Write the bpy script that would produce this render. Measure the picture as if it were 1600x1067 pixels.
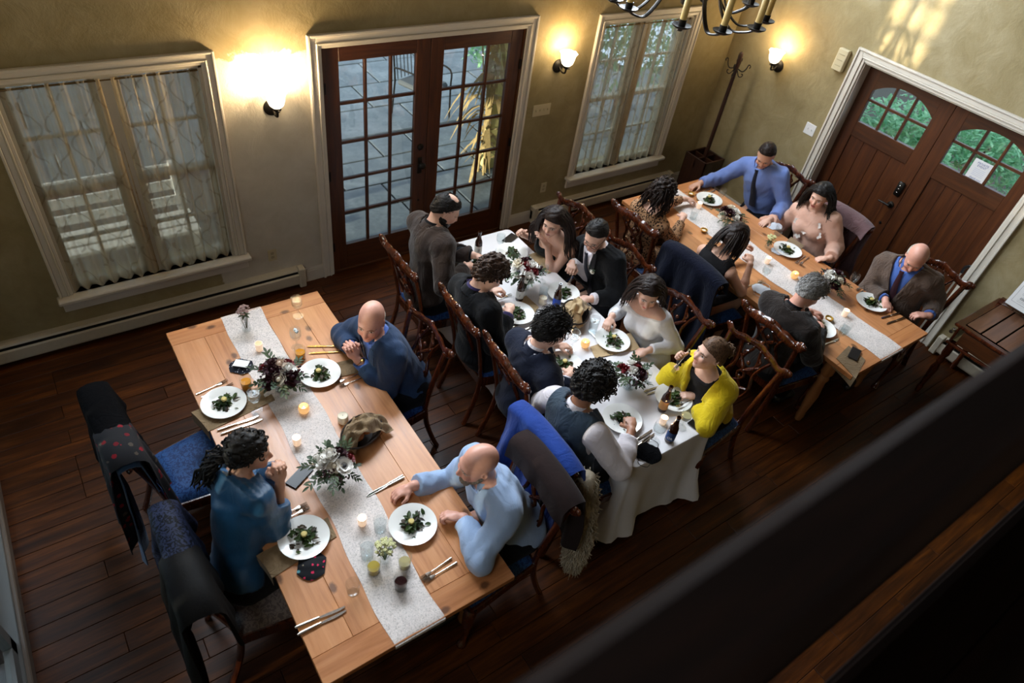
import bpy, math, random
import numpy as np
from mathutils import Vector, Matrix
PI = math.pi
for o in list(bpy.data.objects): bpy.data.objects.remove(o, do_unlink=True)
scene = bpy.context.scene
COL = scene.collection

# ------------------------------------------------------------------ camera
CAM = np.array([0.0, 0.0, 4.0])
RC = np.array([[0.819833, -0.557847, 0.129154], [-0.304052, -0.615242, -0.727344], [0.485208, 0.557031, -0.67401]])
FPX = 1055.2
cam_d = bpy.data.cameras.new('camera'); cam_d.sensor_width = 36.0; cam_d.lens = FPX * 36.0 / 1600.0
cam_d.clip_start = 0.02; cam_d.clip_end = 200
cam = bpy.data.objects.new('camera', cam_d); COL.objects.link(cam)
cam.matrix_world = Matrix(((RC[0][0], -RC[1][0], -RC[2][0], CAM[0]), (RC[0][1], -RC[1][1], -RC[2][1], CAM[1]),
                           (RC[0][2], -RC[1][2], -RC[2][2], CAM[2]), (0, 0, 0, 1)))
scene.camera = cam
cam_d.dof.use_dof = True; cam_d.dof.focus_distance = 4.5; cam_d.dof.aperture_fstop = 1.8
def at(px, py, z):
    "the point of the level plane at height z that the photograph shows at this pixel"
    d = RC.T @ np.array([(px - 800) / FPX, (py - 533.5) / FPX, 1.0])
    p = CAM + d * ((z - CAM[2]) / d[2])
    return Vector((float(p[0]), float(p[1]), float(p[2])))

# ------------------------------------------------------------------ view, world, daylight
scene.view_settings.view_transform = 'Standard'
try: scene.view_settings.look = 'None'
except Exception: pass
scene.view_settings.gamma = 1.0
scene.view_settings.use_curve_mapping = False
scene.view_settings.exposure = 0.25
scene.cycles.use_denoising = True
scene.cycles.max_bounces = 8; scene.cycles.diffuse_bounces = 3
scene.cycles.transparent_max_bounces = 24
scene.cycles.caustics_reflective = False
scene.cycles.caustics_refractive = False
scene.cycles.sample_clamp_indirect = 4.0
world = bpy.data.worlds.new('overcast_sky'); scene.world = world; world.use_nodes = True
bg = world.node_tree.nodes['Background']; bg.inputs[0].default_value = (0.62, 0.78, 1.0, 1); bg.inputs[1].default_value = 2.0

ROOM = dict(x0=-0.89, x1=6.6, y0=-3.0, y1=4.83, h=5.0)
def light(name, kind, loc, energy, color, **kw):
    d = bpy.data.lights.new(name, kind); d.energy = energy; d.color = color
    for k, v in kw.items(): setattr(d, k, v)
    o = bpy.data.objects.new(name, d); COL.objects.link(o); o.location = loc
    return o
# high windows in the back wall above the french door: daylight enters here
UPPER = [(0.35, 1.85), (2.2, 3.7), (4.4, 5.9)]     # x ranges, z 2.95..4.35
for (xa, xb) in UPPER:
    o = light('daylight_upper_window', 'AREA', ((xa + xb) / 2, 5.10, 3.65), 195, (0.80, 0.90, 1.0), shape='RECTANGLE', size=xb - xa, size_y=1.4)
    o.rotation_euler = (math.radians(-60), 0, 0)     # looks into the room, tipped down
# a tall window high in the left wall, where a little sun comes in
o = light('daylight_side_window', 'AREA', (-1.22, 2.5, 4.3), 8, (0.86, 0.93, 1.0), shape='RECTANGLE', size=.8, size_y=.5)
o.rotation_euler = (0, math.radians(-80), 0)
o = light('fill_loft_window', 'AREA', (-1.16, .55, 3.85), 38, (0.86, 0.93, 1.0), shape='RECTANGLE', size=1.3, size_y=1.4)  # added fill lamp from the left, no window known there
o.rotation_euler = (0, math.radians(-62), math.radians(18))
sun = light('low_sun', 'SUN', (-8, -1, 7), 10.0, (1.0, 0.90, 0.72), angle=math.radians(0.9))
SUN_DIR = Vector((7.5, 0.55, -1.75)).normalized()
sun.rotation_euler = SUN_DIR.to_track_quat('-Z', 'Y').to_euler()

# ------------------------------------------------------------------ mesh helpers
def V(*a): return Vector(a)
def RZ(deg): return Matrix.Rotation(math.radians(deg), 4, 'Z')
def rngf(seed): return random.Random(seed)
class MB:
    "collects shapes; build() links them as one mesh object"
    def __init__(s): s.v = []; s.f = []; s.m = []
    def add(s, vs, fs, mi=0, M=None):
        b = len(s.v)
        if M is not None: vs = [M @ Vector(p) for p in vs]
        s.v += [tuple(p) for p in vs]
        s.f += [tuple(b + i for i in f) for f in fs]; s.m += [mi] * len(fs)
        return s
    def box(s, x0, x1, y0, y1, z0, z1, mi=0, M=None, c=0.0):
        if c <= 0:
            vs = [(x, y, z) for z in (z0, z1) for y in (y0, y1) for x in (x0, x1)]
            fs = [(0, 2, 3, 1), (4, 5, 7, 6), (0, 1, 5, 4), (2, 6, 7, 3), (0, 4, 6, 2), (1, 3, 7, 5)]
            return s.add(vs, fs, mi, M)
        cx, cy, cz = (x0 + x1) / 2, (y0 + y1) / 2, (z0 + z1) / 2
        h = ((x1 - x0) / 2, (y1 - y0) / 2, (z1 - z0) / 2); c = min(c, min(h) * 0.9)
        vs = []; idx = {}
        for sx in (-1, 1):
            for sy in (-1, 1):
                for sz in (-1, 1):
                    sg = (sx, sy, sz)
                    for a in range(3):
                        idx[(sg, a)] = len(vs)
                        p = [sg[k] * (h[k] - (0 if k == a else c)) for k in range(3)]
                        vs.append((cx + p[0], cy + p[1], cz + p[2]))
        fs = []
        def order(ids):
            pts = [Vector(vs[i]) for i in ids]; ctr = sum(pts, Vector()) / len(pts)
            n = (ctr - Vector((cx, cy, cz))).normalized(); u = (pts[0] - ctr).normalized(); w = n.cross(u)
            return tuple(sorted(ids, key=lambda i: math.atan2((Vector(vs[i]) - ctr).dot(w), (Vector(vs[i]) - ctr).dot(u))))
        S = [(a, b, d) for a in (-1, 1) for b in (-1, 1) for d in (-1, 1)]
        for a in range(3):
            for sg in (-1, 1): fs.append(order([idx[(q, a)] for q in S if q[a] == sg]))
        for a in range(3):
            b, d = (a + 1) % 3, (a + 2) % 3
            for sb in (-1, 1):
                for sd in (-1, 1):
                    fs.append(order([idx[(q, k)] for q in S if q[b] == sb and q[d] == sd for k in (b, d)]))
        for q in S: fs.append(order([idx[(q, k)] for k in range(3)]))
        return s.add(vs, fs, mi, M)
    def bar(s, a, b, w, h, up=(0, 0, 1), mi=0, c=0.0):
        a = Vector(a); b = Vector(b); d = (b - a); L = d.length; d = d / L; u = Vector(up)
        x = d.cross(u)
        if x.length < 1e-5: x = d.cross(Vector((1, 0, 0)))
        x.normalize(); u = x.cross(d)
        M = Matrix(((x[0], d[0], u[0], a[0]), (x[1], d[1], u[1], a[1]), (x[2], d[2], u[2], a[2]), (0, 0, 0, 1)))
        return s.box(-w / 2, w / 2, 0, L, -h / 2, h / 2, mi, M, c)
    def tube(s, path, rad, n=8, mi=0, cap=True, flat=None, up=None, M=None):
        "round tube through path; rad number or list; flat=(a,b) scales the section"
        P = [Vector(p) for p in path]; k = len(P)
        R = rad if isinstance(rad, (list, tuple)) else [rad] * k
        t0 = (P[1] - P[0]).normalized(); nrm = Vector(up) if up else Vector((0, 0, 1))
        if abs(nrm.dot(t0)) > 0.95: nrm = Vector((1, 0, 0))
        vs = []; fa, fb = flat or (1, 1)
        for i in range(k):
            t = (P[min(i + 1, k - 1)] - P[max(i - 1, 0)])
            t = t.normalized() if t.length > 1e-9 else t0
            nrm = nrm - t * nrm.dot(t)
            nrm = nrm.normalized() if nrm.length > 1e-6 else t.orthogonal().normalized()
            bn = t.cross(nrm)
            for j in range(n):
                a = 2 * PI * j / n
                vs.append(P[i] + (nrm * math.cos(a) * fa + bn * math.sin(a) * fb) * R[i])
        fs = [(i * n + j, i * n + (j + 1) % n, (i + 1) * n + (j + 1) % n, (i + 1) * n + j) for i in range(k - 1) for j in range(n)]
        if cap: fs += [tuple(reversed(range(n))), tuple((k - 1) * n + j for j in range(n))]
        return s.add(vs, fs, mi, M)
    def lathe(s, prof, n=20, mi=0, M=None, close=False):
        "profile [(r,z)] turned about z"
        vs = [(r * math.cos(2 * PI * j / n), r * math.sin(2 * PI * j / n), z) for r, z in prof for j in range(n)]
        k = len(prof)
        fs = [(i * n + j, i * n + (j + 1) % n, (i + 1) * n + (j + 1) % n, (i + 1) * n + j) for i in range(k - 1) for j in range(n)]
        if close: fs += [((k - 1) * n + j, (k - 1) * n + (j + 1) % n, (j + 1) % n, j) for j in range(n)]
        else: fs += [tuple(reversed(range(n))), tuple((k - 1) * n + j for j in range(n))]
        return s.add(vs, fs, mi, M)
    def ell(s, c, r, n=10, m=6, mi=0, M=None):
        c = Vector(c); r = r if isinstance(r, (tuple, list)) else (r, r, r)
        vs = [(c[0], c[1], c[2] - r[2])]
        for i in range(1, m):
            a = -PI / 2 + PI * i / m
            for j in range(n):
                b = 2 * PI * j / n
                vs.append((c[0] + r[0] * math.cos(a) * math.cos(b), c[1] + r[1] * math.cos(a) * math.sin(b), c[2] + r[2] * math.sin(a)))
        vs.append((c[0], c[1], c[2] + r[2])); e = len(vs) - 1
        fs = [(0, 1 + (j + 1) % n, 1 + j) for j in range(n)]
        for i in range(m - 2):
            fs += [(1 + i * n + j, 1 + i * n + (j + 1) % n, 1 + (i + 1) * n + (j + 1) % n, 1 + (i + 1) * n + j) for j in range(n)]
        fs += [(e, 1 + (m - 2) * n + j, 1 + (m - 2) * n + (j + 1) % n) for j in range(n)]
        return s.add(vs, fs, mi, M)
    def prism(s, pts, z0, z1, mi=0, M=None):
        n = len(pts); vs = [(x, y, z0) for x, y in pts] + [(x, y, z1) for x, y in pts]
        fs = [tuple(reversed(range(n))), tuple(range(n, 2 * n))] + [(i, (i + 1) % n, n + (i + 1) % n, n + i) for i in range(n)]
        return s.add(vs, fs, mi, M)
    def sheet(s, fn, nu, nv, th=0.0, mi=0, M=None, closed_u=False):
        "grid surface fn(u,v); th gives it thickness along its normals"
        P = [[Vector(fn(i / nu, j / nv)) for j in range(nv + 1)] for i in range(nu + 1)]
        w = nv + 1
        vs = [p for row in P for p in row]
        fs = [(i * w + j, (i + 1) * w + j, (i + 1) * w + j + 1, i * w + j + 1) for i in range(nu) for j in range(nv)]
        if th:
            back = []
            for i in range(nu + 1):
                for j in range(nv + 1):
                    du = P[min(i + 1, nu)][j] - P[max(i - 1, 0)][j]; dv = P[i][min(j + 1, nv)] - P[i][max(j - 1, 0)]
                    nn = du.cross(dv); nn = nn.normalized() if nn.length > 1e-12 else Vector((0, 0, 1))
                    back.append(P[i][j] - nn * th)
            b = len(vs); vs += back
            fs += [tuple(b + q for q in reversed(f)) for f in list(fs)]
            def rim(a, c): fs.append((a, b + a, b + c, c))
            for i in range(nu): rim(i * w, (i + 1) * w); rim((i + 1) * w + nv, i * w + nv)
            for j in range(nv): rim(j + 1, j); rim(nu * w + j, nu * w + j + 1)
        return s.add(vs, fs, mi, M)
    def mesh(s, name, mats, smooth=None):
        me = bpy.data.meshes.new(name); me.from_pydata(s.v, [], s.f)
        mats = mats if isinstance(mats, (list, tuple)) else [mats]
        for m in mats: me.materials.append(m)
        if len(mats) > 1: me.polygons.foreach_set('material_index', s.m)
        if smooth is not None:
            me.polygons.foreach_set('use_smooth', [True] * len(me.polygons))
            if smooth < 179: me.set_sharp_from_angle(angle=math.radians(smooth))
        me.update(); return me
    def build(s, name, mats, parent=None, smooth=None, loc=(0, 0, 0), rz=0.0):
        return obj(name, s.mesh(name, mats, smooth), parent, loc, rz)
def obj(name, me, parent=None, loc=(0, 0, 0), rz=0.0):
    o = bpy.data.objects.new(name, me); COL.objects.link(o); o.parent = parent
    o.location = loc; o.rotation_euler = (0, 0, rz); return o
def thing(name, label, cat, loc=(0, 0, 0), rz=0.0, group=None):
    o = bpy.data.objects.new(name, None); COL.objects.link(o); o.empty_display_size = 0.1
    o.location = loc; o.rotation_euler = (0, 0, rz); return tag(o, label, cat, group)
def tag(o, label=None, cat=None, group=None, kind=None):
    for k, v in (('label', label), ('category', cat), ('group', group), ('kind', kind)):
        if v: o[k] = v
    return o
def struct(o): o['kind'] = 'structure'; return o
def copy_tree(o, parent=None):
    c = o.copy(); COL.objects.link(c); c.parent = parent
    for ch in list(o.children): copy_tree(ch, c)
    return c
def place(o, loc, rz=0.0, label=None, group=None):
    o.location = loc; o.rotation_euler = (0, 0, rz)
    if label: o['label'] = label
    if group: o['group'] = group
    return o
def spline(pts, n=6):
    "Catmull-Rom through pts"
    P = [Vector(p) for p in pts]; out = []
    for i in range(len(P) - 1):
        a = P[max(i - 1, 0)]; b = P[i]; c = P[i + 1]; d = P[min(i + 2, len(P) - 1)]
        for k in range(n):
            t = k / n
            out.append(0.5 * ((2 * b) + (c - a) * t + (2 * a - 5 * b + 4 * c - d) * t * t + (3 * b - a - 3 * c + d) * t ** 3))
    out.append(P[-1]); return out

# ------------------------------------------------------------------ materials
def srgb(r, g, b):
    f = lambda c: (c / 12.92 if c <= 0.04045 else ((c + 0.055) / 1.055) ** 2.4)
    return (f(r / 255), f(g / 255), f(b / 255))
MATS = {}
class NT:
    def __init__(s, name):
        s.m = bpy.data.materials.new(name); s.m.use_nodes = True; s.t = s.m.node_tree; s.b = s.t.nodes['Principled BSDF']; s.out = s.t.nodes['Material Output']
    def n(s, typ, **kw):
        x = s.t.nodes.new(typ)
        for k, v in kw.items():
            if k.startswith('i_'):
                key = k[2:]; key = int(key) if key.isdigit() else key
                x.inputs[key].default_value = v
            else: setattr(x, k, v)
        return x
    def l(s, a, b): s.t.links.new(a, b)
    def coord(s, kind='Object', scale=(1, 1, 1), rnd=False, rot=(0, 0, 0)):
        tc = s.n('ShaderNodeTexCoord'); mp = s.n('ShaderNodeMapping'); mp.inputs['Scale'].default_value = scale; mp.inputs['Rotation'].default_value = rot
        if kind == 'World':
            g = s.n('ShaderNodeNewGeometry'); s.l(g.outputs['Position'], mp.inputs[0])
        else: s.l(tc.outputs[kind], mp.inputs[0])
        if rnd:
            oi = s.n('ShaderNodeObjectInfo'); mu = s.n('ShaderNodeMath', operation='MULTIPLY', i_1=37.0); s.l(oi.outputs['Random'], mu.inputs[0])
            s.l(mu.outputs[0], mp.inputs['Location'])
        return mp.outputs[0]
    def noise(s, vec, scale=5.0, detail=4.0, rough=0.6, dist=0.0):
        x = s.n('ShaderNodeTexNoise'); x.inputs['Scale'].default_value = scale; x.inputs['Detail'].default_value = detail
        x.inputs['Roughness'].default_value = rough; x.inputs['Distortion'].default_value = dist
        if vec is not None: s.l(vec, x.inputs['Vector'])
        return x.outputs['Fac']
    def ramp(s, fac, stops):
        x = s.n('ShaderNodeValToRGB'); e = x.color_ramp.elements
        e[0].position, e[0].color = stops[0][0], (*stops[0][1], 1)
        e[1].position, e[1].color = stops[-1][0], (*stops[-1][1], 1)
        for p, c in stops[1:-1]: q = e.new(p); q.color = (*c, 1)
        s.l(fac, x.inputs[0]); return x.outputs[0]
    def mix(s, fac, a, b, mode='MIX'):
        x = s.n('ShaderNodeMix', data_type='RGBA', blend_type=mode)
        for sock, val in ((x.inputs[0], fac), (x.inputs[6], a), (x.inputs[7], b)):
            if isinstance(val, (int, float)): sock.default_value = val
            elif isinstance(val, tuple): sock.default_value = (*val, 1)
            else: s.l(val, sock)
        return x.outputs[2]
    def math(s, op, a, b=None):
        x = s.n('ShaderNodeMath', operation=op)
        for sock, val in ((x.inputs[0], a), (x.inputs[1], b)):
            if val is None: continue
            if isinstance(val, (int, float)): sock.default_value = val
            else: s.l(val, sock)
        return x.outputs[0]
    def base(s, c):
        if isinstance(c, tuple): s.b.inputs['Base Color'].default_value = (*c, 1)
        else: s.l(c, s.b.inputs['Base Color'])
    def set(s, rough=None, metal=None, spec=None, coat=None, sheen=None, trans=None, alpha=None, sss=None):
        for k, v in (('Roughness', rough), ('Metallic', metal), ('Specular IOR Level', spec), ('Coat Weight', coat), ('Sheen Weight', sheen), ('Transmission Weight', trans), ('Alpha', alpha), ('Subsurface Weight', sss)):
            if v is None: continue
            if isinstance(v, (int, float)): s.b.inputs[k].default_value = v
            else: s.l(v, s.b.inputs[k])
    def bump(s, h, strength=0.3, dist=0.01):
        x = s.n('ShaderNodeBump'); x.inputs['Strength'].default_value = strength; x.inputs['Distance'].default_value = dist
        s.l(h, x.inputs['Height']); s.l(x.outputs[0], s.b.inputs['Normal'])
def plain(name, col, rough=0.5, metal=0.0, spec=0.5, var=0.0, vscale=30.0, bump=0.0, bscale=200.0, coat=None, sheen=None, emit=None, es=0.0):
    if name in MATS: return MATS[name]
    t = NT(name); t.set(rough, metal, spec, coat, sheen)
    if var:
        f = t.noise(t.coord(), vscale); k = tuple(c * (1 - var) for c in col); h = tuple(min(1, c * (1 + var)) for c in col)
        t.base(t.ramp(f, [(0.3, k), (0.7, h)]))
    else: t.base(col)
    if bump: t.bump(t.noise(t.coord(), bscale, 3), bump, 0.004)
    if emit: t.b.inputs['Emission Color'].default_value = (*emit, 1); t.b.inputs['Emission Strength'].default_value = es
    MATS[name] = t.m; return t.m
def wood(name, lo, mid, hi, scale=1.0, axis=0, rough=0.35, rnd=True, knots=False, spec=0.5, var=0.35, coat=None):
    "grain runs along axis"
    if name in MATS: return MATS[name]
    t = NT(name); sc = [9.0 * scale] * 3; sc[axis] = 0.7 * scale
    c = t.coord('Object', tuple(sc), rnd)
    a = t.noise(c, 2.2, 6, 0.62, 0.6); b = t.noise(c, 9.0, 3, 0.6, 0.2)
    f = t.math('ADD', t.math('MULTIPLY', a, 0.75), t.math('MULTIPLY', b, 0.25))
    col = t.ramp(f, [(0.30, lo), (0.5, mid), (0.70, hi)])
    if rnd:
        oi = t.n('ShaderNodeObjectInfo'); v = t.math('ADD', t.math('MULTIPLY', oi.outputs['Random'], 2 * var), 1 - var)
        cc = t.n('ShaderNodeCombineColor')
        for i in range(3): t.l(v, cc.inputs[i])
        col = t.mix(1.0, col, cc.outputs[0], 'MULTIPLY')
    if knots:
        k = [4.3] * 3; k[axis] = 2.7; k[2] = 0.01
        vo = t.n('ShaderNodeTexVoronoi', voronoi_dimensions='2D'); vo.inputs['Scale'].default_value = 1.0; t.l(t.coord('World', tuple(k)), vo.inputs['Vector'])
        wob = t.math('ADD', vo.outputs['Distance'], t.math('MULTIPLY', t.noise(t.coord('World'), 40, 2), 0.06))
        m = t.ramp(wob, [(0.075, (1, 1, 1)), (0.13, (0, 0, 0))])
        sel = t.n('ShaderNodeSeparateColor'); t.l(vo.outputs['Color'], sel.inputs[0])
        g = t.math('GREATER_THAN', sel.outputs[0], 0.12)
        col = t.mix(t.math('MULTIPLY', m, t.math('MULTIPLY', g, 0.85)), col, tuple(q * 0.28 for q in lo))
    t.base(col); t.set(rough=t.math('ADD', t.math('MULTIPLY', b, 0.25), rough - 0.12), spec=spec, coat=coat); t.bump(f, 0.12, 0.004)
    MATS[name] = t.m; return t.m
def glass(name, tint=(0.92, 0.96, 0.95), refl=0.10, rough=0.03):
    "thin clear glass: see-through with a mirror sheen"
    if name in MATS: return MATS[name]
    t = NT(name); tr = t.n('ShaderNodeBsdfTransparent'); tr.inputs[0].default_value = (*tint, 1)
    gl = t.n('ShaderNodeBsdfGlossy'); gl.inputs['Roughness'].default_value = rough
    lw = t.n('ShaderNodeLayerWeight', i_Blend=0.5); p3 = t.math('POWER', lw.outputs['Facing'], 3.5)
    mx = t.n('ShaderNodeMixShader'); t.l(t.math('ADD', t.math('MULTIPLY', p3, 0.32), refl * 0.4), mx.inputs[0]); t.l(tr.outputs[0], mx.inputs[1]); t.l(gl.outputs[0], mx.inputs[2])
    t.l(mx.outputs[0], t.out.inputs[0]); MATS[name] = t.m; return t.m
def emis(name, col, s):
    if name in MATS: return MATS[name]
    t = NT(name); t.base(tuple(min(1, c) for c in col)); t.b.inputs['Emission Color'].default_value = (*col, 1); t.b.inputs['Emission Strength'].default_value = s
    MATS[name] = t.m; return t.m
def plaster():
    t = NT('wall_plaster'); c = t.coord('World')
    big = t.noise(c, 0.9, 5, 0.6, 0.4); mid = t.noise(c, 5.0, 5, 0.65, 0.5); fine = t.noise(c, 60, 3)
    f = t.math('ADD', t.math('MULTIPLY', big, 0.6), t.math('MULTIPLY', mid, 0.4))
    col = t.ramp(f, [(0.32, srgb(130, 115, 80)), (0.5, srgb(152, 137, 100)), (0.68, srgb(172, 158, 124))])
    # whiter wall colour between the left window and the french door, with an uneven arched top
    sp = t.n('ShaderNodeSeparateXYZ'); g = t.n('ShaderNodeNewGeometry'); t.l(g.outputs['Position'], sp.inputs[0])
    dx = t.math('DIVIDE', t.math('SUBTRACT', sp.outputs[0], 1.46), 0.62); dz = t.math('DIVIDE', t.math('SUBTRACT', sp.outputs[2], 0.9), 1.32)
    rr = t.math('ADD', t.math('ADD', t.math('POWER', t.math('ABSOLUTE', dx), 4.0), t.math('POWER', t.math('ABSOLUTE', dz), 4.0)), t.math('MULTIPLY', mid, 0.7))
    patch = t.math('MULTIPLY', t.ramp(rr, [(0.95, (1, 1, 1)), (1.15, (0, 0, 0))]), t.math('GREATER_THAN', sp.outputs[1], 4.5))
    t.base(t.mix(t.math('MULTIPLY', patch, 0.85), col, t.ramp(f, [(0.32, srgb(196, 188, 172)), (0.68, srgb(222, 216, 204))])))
    t.set(rough=0.85, spec=0.25); t.bump(t.math('ADD', t.math('MULTIPLY', mid, 0.9), t.math('MULTIPLY', fine, 0.12)), 0.35, 0.03)
    return t.m
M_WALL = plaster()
M_TRIM = plain('trim_paint', srgb(214, 206, 192), 0.42, var=0.05, vscale=3, bump=0.06, bscale=60)
M_HEATER = plain('heater_enamel', srgb(200, 190, 170), 0.4, var=0.04)
M_DARKGAP = plain('dark_gap', (0.01, 0.008, 0.006), 0.8)
M_FLOOR = wood('floor_oak', srgb(30, 11, 1), srgb(66, 30, 3), srgb(98, 51, 7), 1.0, 0, 0.42, True, spec=0.28, var=0.28)
M_PINE = wood('pine_top', srgb(160, 100, 58), srgb(192, 130, 82), srgb(206, 146, 98), 0.8, 1, 0.36, True, knots=True, spec=0.5, var=0.07)
M_PINEX = wood('pine_end', srgb(152, 92, 50), srgb(184, 120, 72), srgb(198, 138, 88), 0.8, 0, 0.36, True, knots=True, spec=0.5, var=0.07)
M_PINELEG = wood('pine_leg', srgb(120, 74, 40), srgb(150, 98, 56), srgb(168, 114, 68), 1.0, 2, 0.5, False)
M_DOOR = wood('door_cherry', srgb(50, 23, 8), srgb(76, 38, 13), srgb(98, 53, 20), 1.2, 2, 0.42, False)
M_DOORX = wood('door_cherry_rail', srgb(50, 23, 8), srgb(76, 38, 13), srgb(98, 53, 20), 1.2, 0, 0.42, False)
M_DOORY = wood('entry_rail', srgb(46, 21, 7), srgb(70, 36, 12), srgb(92, 49, 18), 1.2, 1, 0.42, False)
M_MAHOG = wood('mahogany', srgb(38, 14, 6), srgb(70, 29, 11), srgb(106, 50, 19), 1.6, 2, 0.22, False, coat=0.4)
M_DARKWOOD = wood('dark_walnut', srgb(30, 14, 9), srgb(48, 24, 14), srgb(64, 34, 20), 1.4, 2, 0.4, False)
M_RAIL = wood('loft_rail', srgb(12, 6, 4), srgb(20, 10, 6), srgb(30, 15, 8), 1.2, 0, 0.8, False, spec=0.08)
M_IRON = plain('black_iron', (0.02, 0.017, 0.014), 0.45, 0.7)
M_BLACK = plain('black_plastic', (0.012, 0.012, 0.013), 0.35)
M_PLATE = plain('white_china', srgb(238, 236, 230), 0.18, spec=0.5)
M_SILVER = plain('silver', srgb(205, 200, 190), 0.22, 1.0)
M_GOLDW = plain('gold_flatware', srgb(196, 158, 92), 0.25, 1.0)
M_IVORY = plain('ivory_plastic', srgb(200, 186, 150), 0.5)
M_PANE = glass('pane_glass')
M_GLASS = glass('table_glass', (0.965, 0.975, 0.975), 0.10, 0.16)
M_WHITE = plain('white_paper', srgb(232, 230, 228), 0.7)
M_INK = plain('ink', (0.03, 0.03, 0.035), 0.7)
# ------------------------------------------------------------------ the room
X0, X1, Y0, Y1, HC = ROOM['x0'], ROOM['x1'], ROOM['y0'], ROOM['y1'], ROOM['h']
def wall_boxes(a0, a1, z0, z1, holes, put):
    "cells of a wall around its openings; put(a0,a1,z0,z1)"
    A = sorted({a0, a1, *[h[0] for h in holes], *[h[1] for h in holes]}); 
    for i in range(len(A) - 1):
        zs = sorted({z0, z1, *[q for h in holes if h[0] < A[i + 1] - 1e-6 and h[1] > A[i] + 1e-6 for q in (h[2], h[3])]})
        for j in range(len(zs) - 1):
            ca, cz = (A[i] + A[i + 1]) / 2, (zs[j] + zs[j + 1]) / 2
            if any(h[0] < ca < h[1] and h[2] < cz < h[3] for h in holes): continue
            put(A[i], A[i + 1], zs[j], zs[j + 1])
W1 = (-0.13, 1.05, 0.46, 2.03)      # left window opening x0,x1,z0,z1
W2 = (4.65, 5.88, 0.46, 2.03)
FD = (1.89, 3.75, 0.0, 2.06)        # french door
mb = MB()
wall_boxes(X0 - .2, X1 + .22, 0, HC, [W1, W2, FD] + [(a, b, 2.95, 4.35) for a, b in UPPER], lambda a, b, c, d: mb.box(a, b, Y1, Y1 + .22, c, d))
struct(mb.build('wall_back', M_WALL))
ED = (1.50, 3.30, 0.0, 2.06)        # entry doors y0,y1
mb = MB()
wall_boxes(Y0 - .2, Y1, 0, HC, [ED], lambda a, b, c, d: mb.box(X1, X1 + .22, a, b, c, d))
struct(mb.build('wall_right', M_WALL))
LG = (1.1, 3.75, 0.06, 2.06)       # glass door in the left wall
LW = (2.26, 2.74, 3.92, 4.72)       # high window, left wall
mb = MB()
LW_FILL = (-0.2, 1.3, 3.2, 4.5)  # opening added for the fill lamp
wall_boxes(Y0 - .2, Y1, 0, HC, [LG, LW, LW_FILL], lambda a, b, c, d: mb.box(X0 - .2, X0, a, b, c, d))
struct(mb.build('wall_left', M_WALL))
struct(MB().box(X0 - .2, X1 + .22, Y0 - .2, Y0, 0, HC).build('wall_front', M_WALL))
struct(MB().box(X0 - .2, X1 + .22, Y0 - .2, Y1 + .22, HC, HC + .15).build('ceiling', wood('ceiling_boards', srgb(52, 34, 22), srgb(74, 50, 33), srgb(90, 62, 42), 1.0, 0, .6, False)))
floor = struct(MB().box(X0 - .2, X1 + .22, Y0 - .2, Y1 + .22, -0.12, -0.014).build('floor', plain('subfloor', srgb(30, 16, 8), 0.8)))
r = rngf(11); PW = 0.126; plank_me = {}
y = Y1 - PW / 2
while y > -0.25:
    x = X0 + 0.0; first = True
    while x < X1 - 0.02:
        L = r.choice([0.9, 1.2, 1.5, 1.8]) if not first else r.choice([0.45, 0.8, 1.1, 1.4]); first = False
        if x + L > X1 - .25: L = X1 - x
        L = round(L, 2)
        if L not in plank_me: plank_me[L] = MB().box(0.0012, L - 0.0012, -PW / 2 + .0012, PW / 2 - .0012, -0.014, 0, c=0.0022).mesh('plank', M_FLOOR)
        p = obj('plank', plank_me[L], floor, (x, y, 0)); x += L
    y -= PW
struct(MB().box(X0, X1, Y0, y + PW / 2, -0.014, -0.001).build('trim_9', M_FLOOR))
# loft the photographer stands on
loft = struct(MB().box(X0, X1, Y0, -0.02, 2.30, 2.44).build('trim_10', M_RAIL))
for i in range(12): MB().box(X0 + .01, X1 - .01, -0.03 - (i + 1) * .14, -0.03 - i * .14 - .003, 2.44, 2.46, c=.003).build('floor_board', M_RAIL, loft)
rail = thing('loft_railing', 'dark wooden loft railing crossing the lower right foreground', 'railing', (0, 0.08, 2.46))
MB().box(X0 + .02, X1 - .02, -.058, .058, 0.90, 0.965, c=.02).build('handrail', M_RAIL, rail, 40)
MB().box(X0 + .02, X1 - .02, -.03, .03, 0.06, 0.11, c=.008).build('bottom_rail', M_RAIL, rail)
bal = MB().box(-.018, .018, -.018, .018, 0.11, 0.90, c=.004).mesh('baluster', M_RAIL)
for i in range(62): obj('baluster', bal, rail, (X0 + .1 + i * .12, 0, 0))
MB().box(X0, X1, -.13, -.11, -.17, 0.03).build('fascia', M_RAIL, rail)

# -------- baseboards
def base_run(name, pts):
    mb = MB()
    for (a, b, nrm) in pts:
        a = Vector((a[0], a[1], 0)); b = Vector((b[0], b[1], 0)); n = Vector((nrm[0], nrm[1], 0))
        for (h0, h1, d) in ((0, .11, .016), (.11, .128, .012), (.128, .14, .006)):
            c = (a + b) / 2 + n * d / 2; L = (b - a).length
            mb.bar(a + n * d / 2 + V(0, 0, (h0 + h1) / 2), b + n * d / 2 + V(0, 0, (h0 + h1) / 2), d, h1 - h0)
    return struct(mb.build(name, M_TRIM))
base_run('baseboard_back', [((1.60, Y1), (1.785, Y1), (0, -1)), ((3.855, Y1), (4.13, Y1), (0, -1)), ((6.25, Y1), (X1, Y1), (0, -1))])
base_run('baseboard_right', [((X1, 3.42), (X1, Y1), (-1, 0))])
base_run('baseboard_left', [((X0, 3.88), (X0, Y1), (1, 0))])

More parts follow.
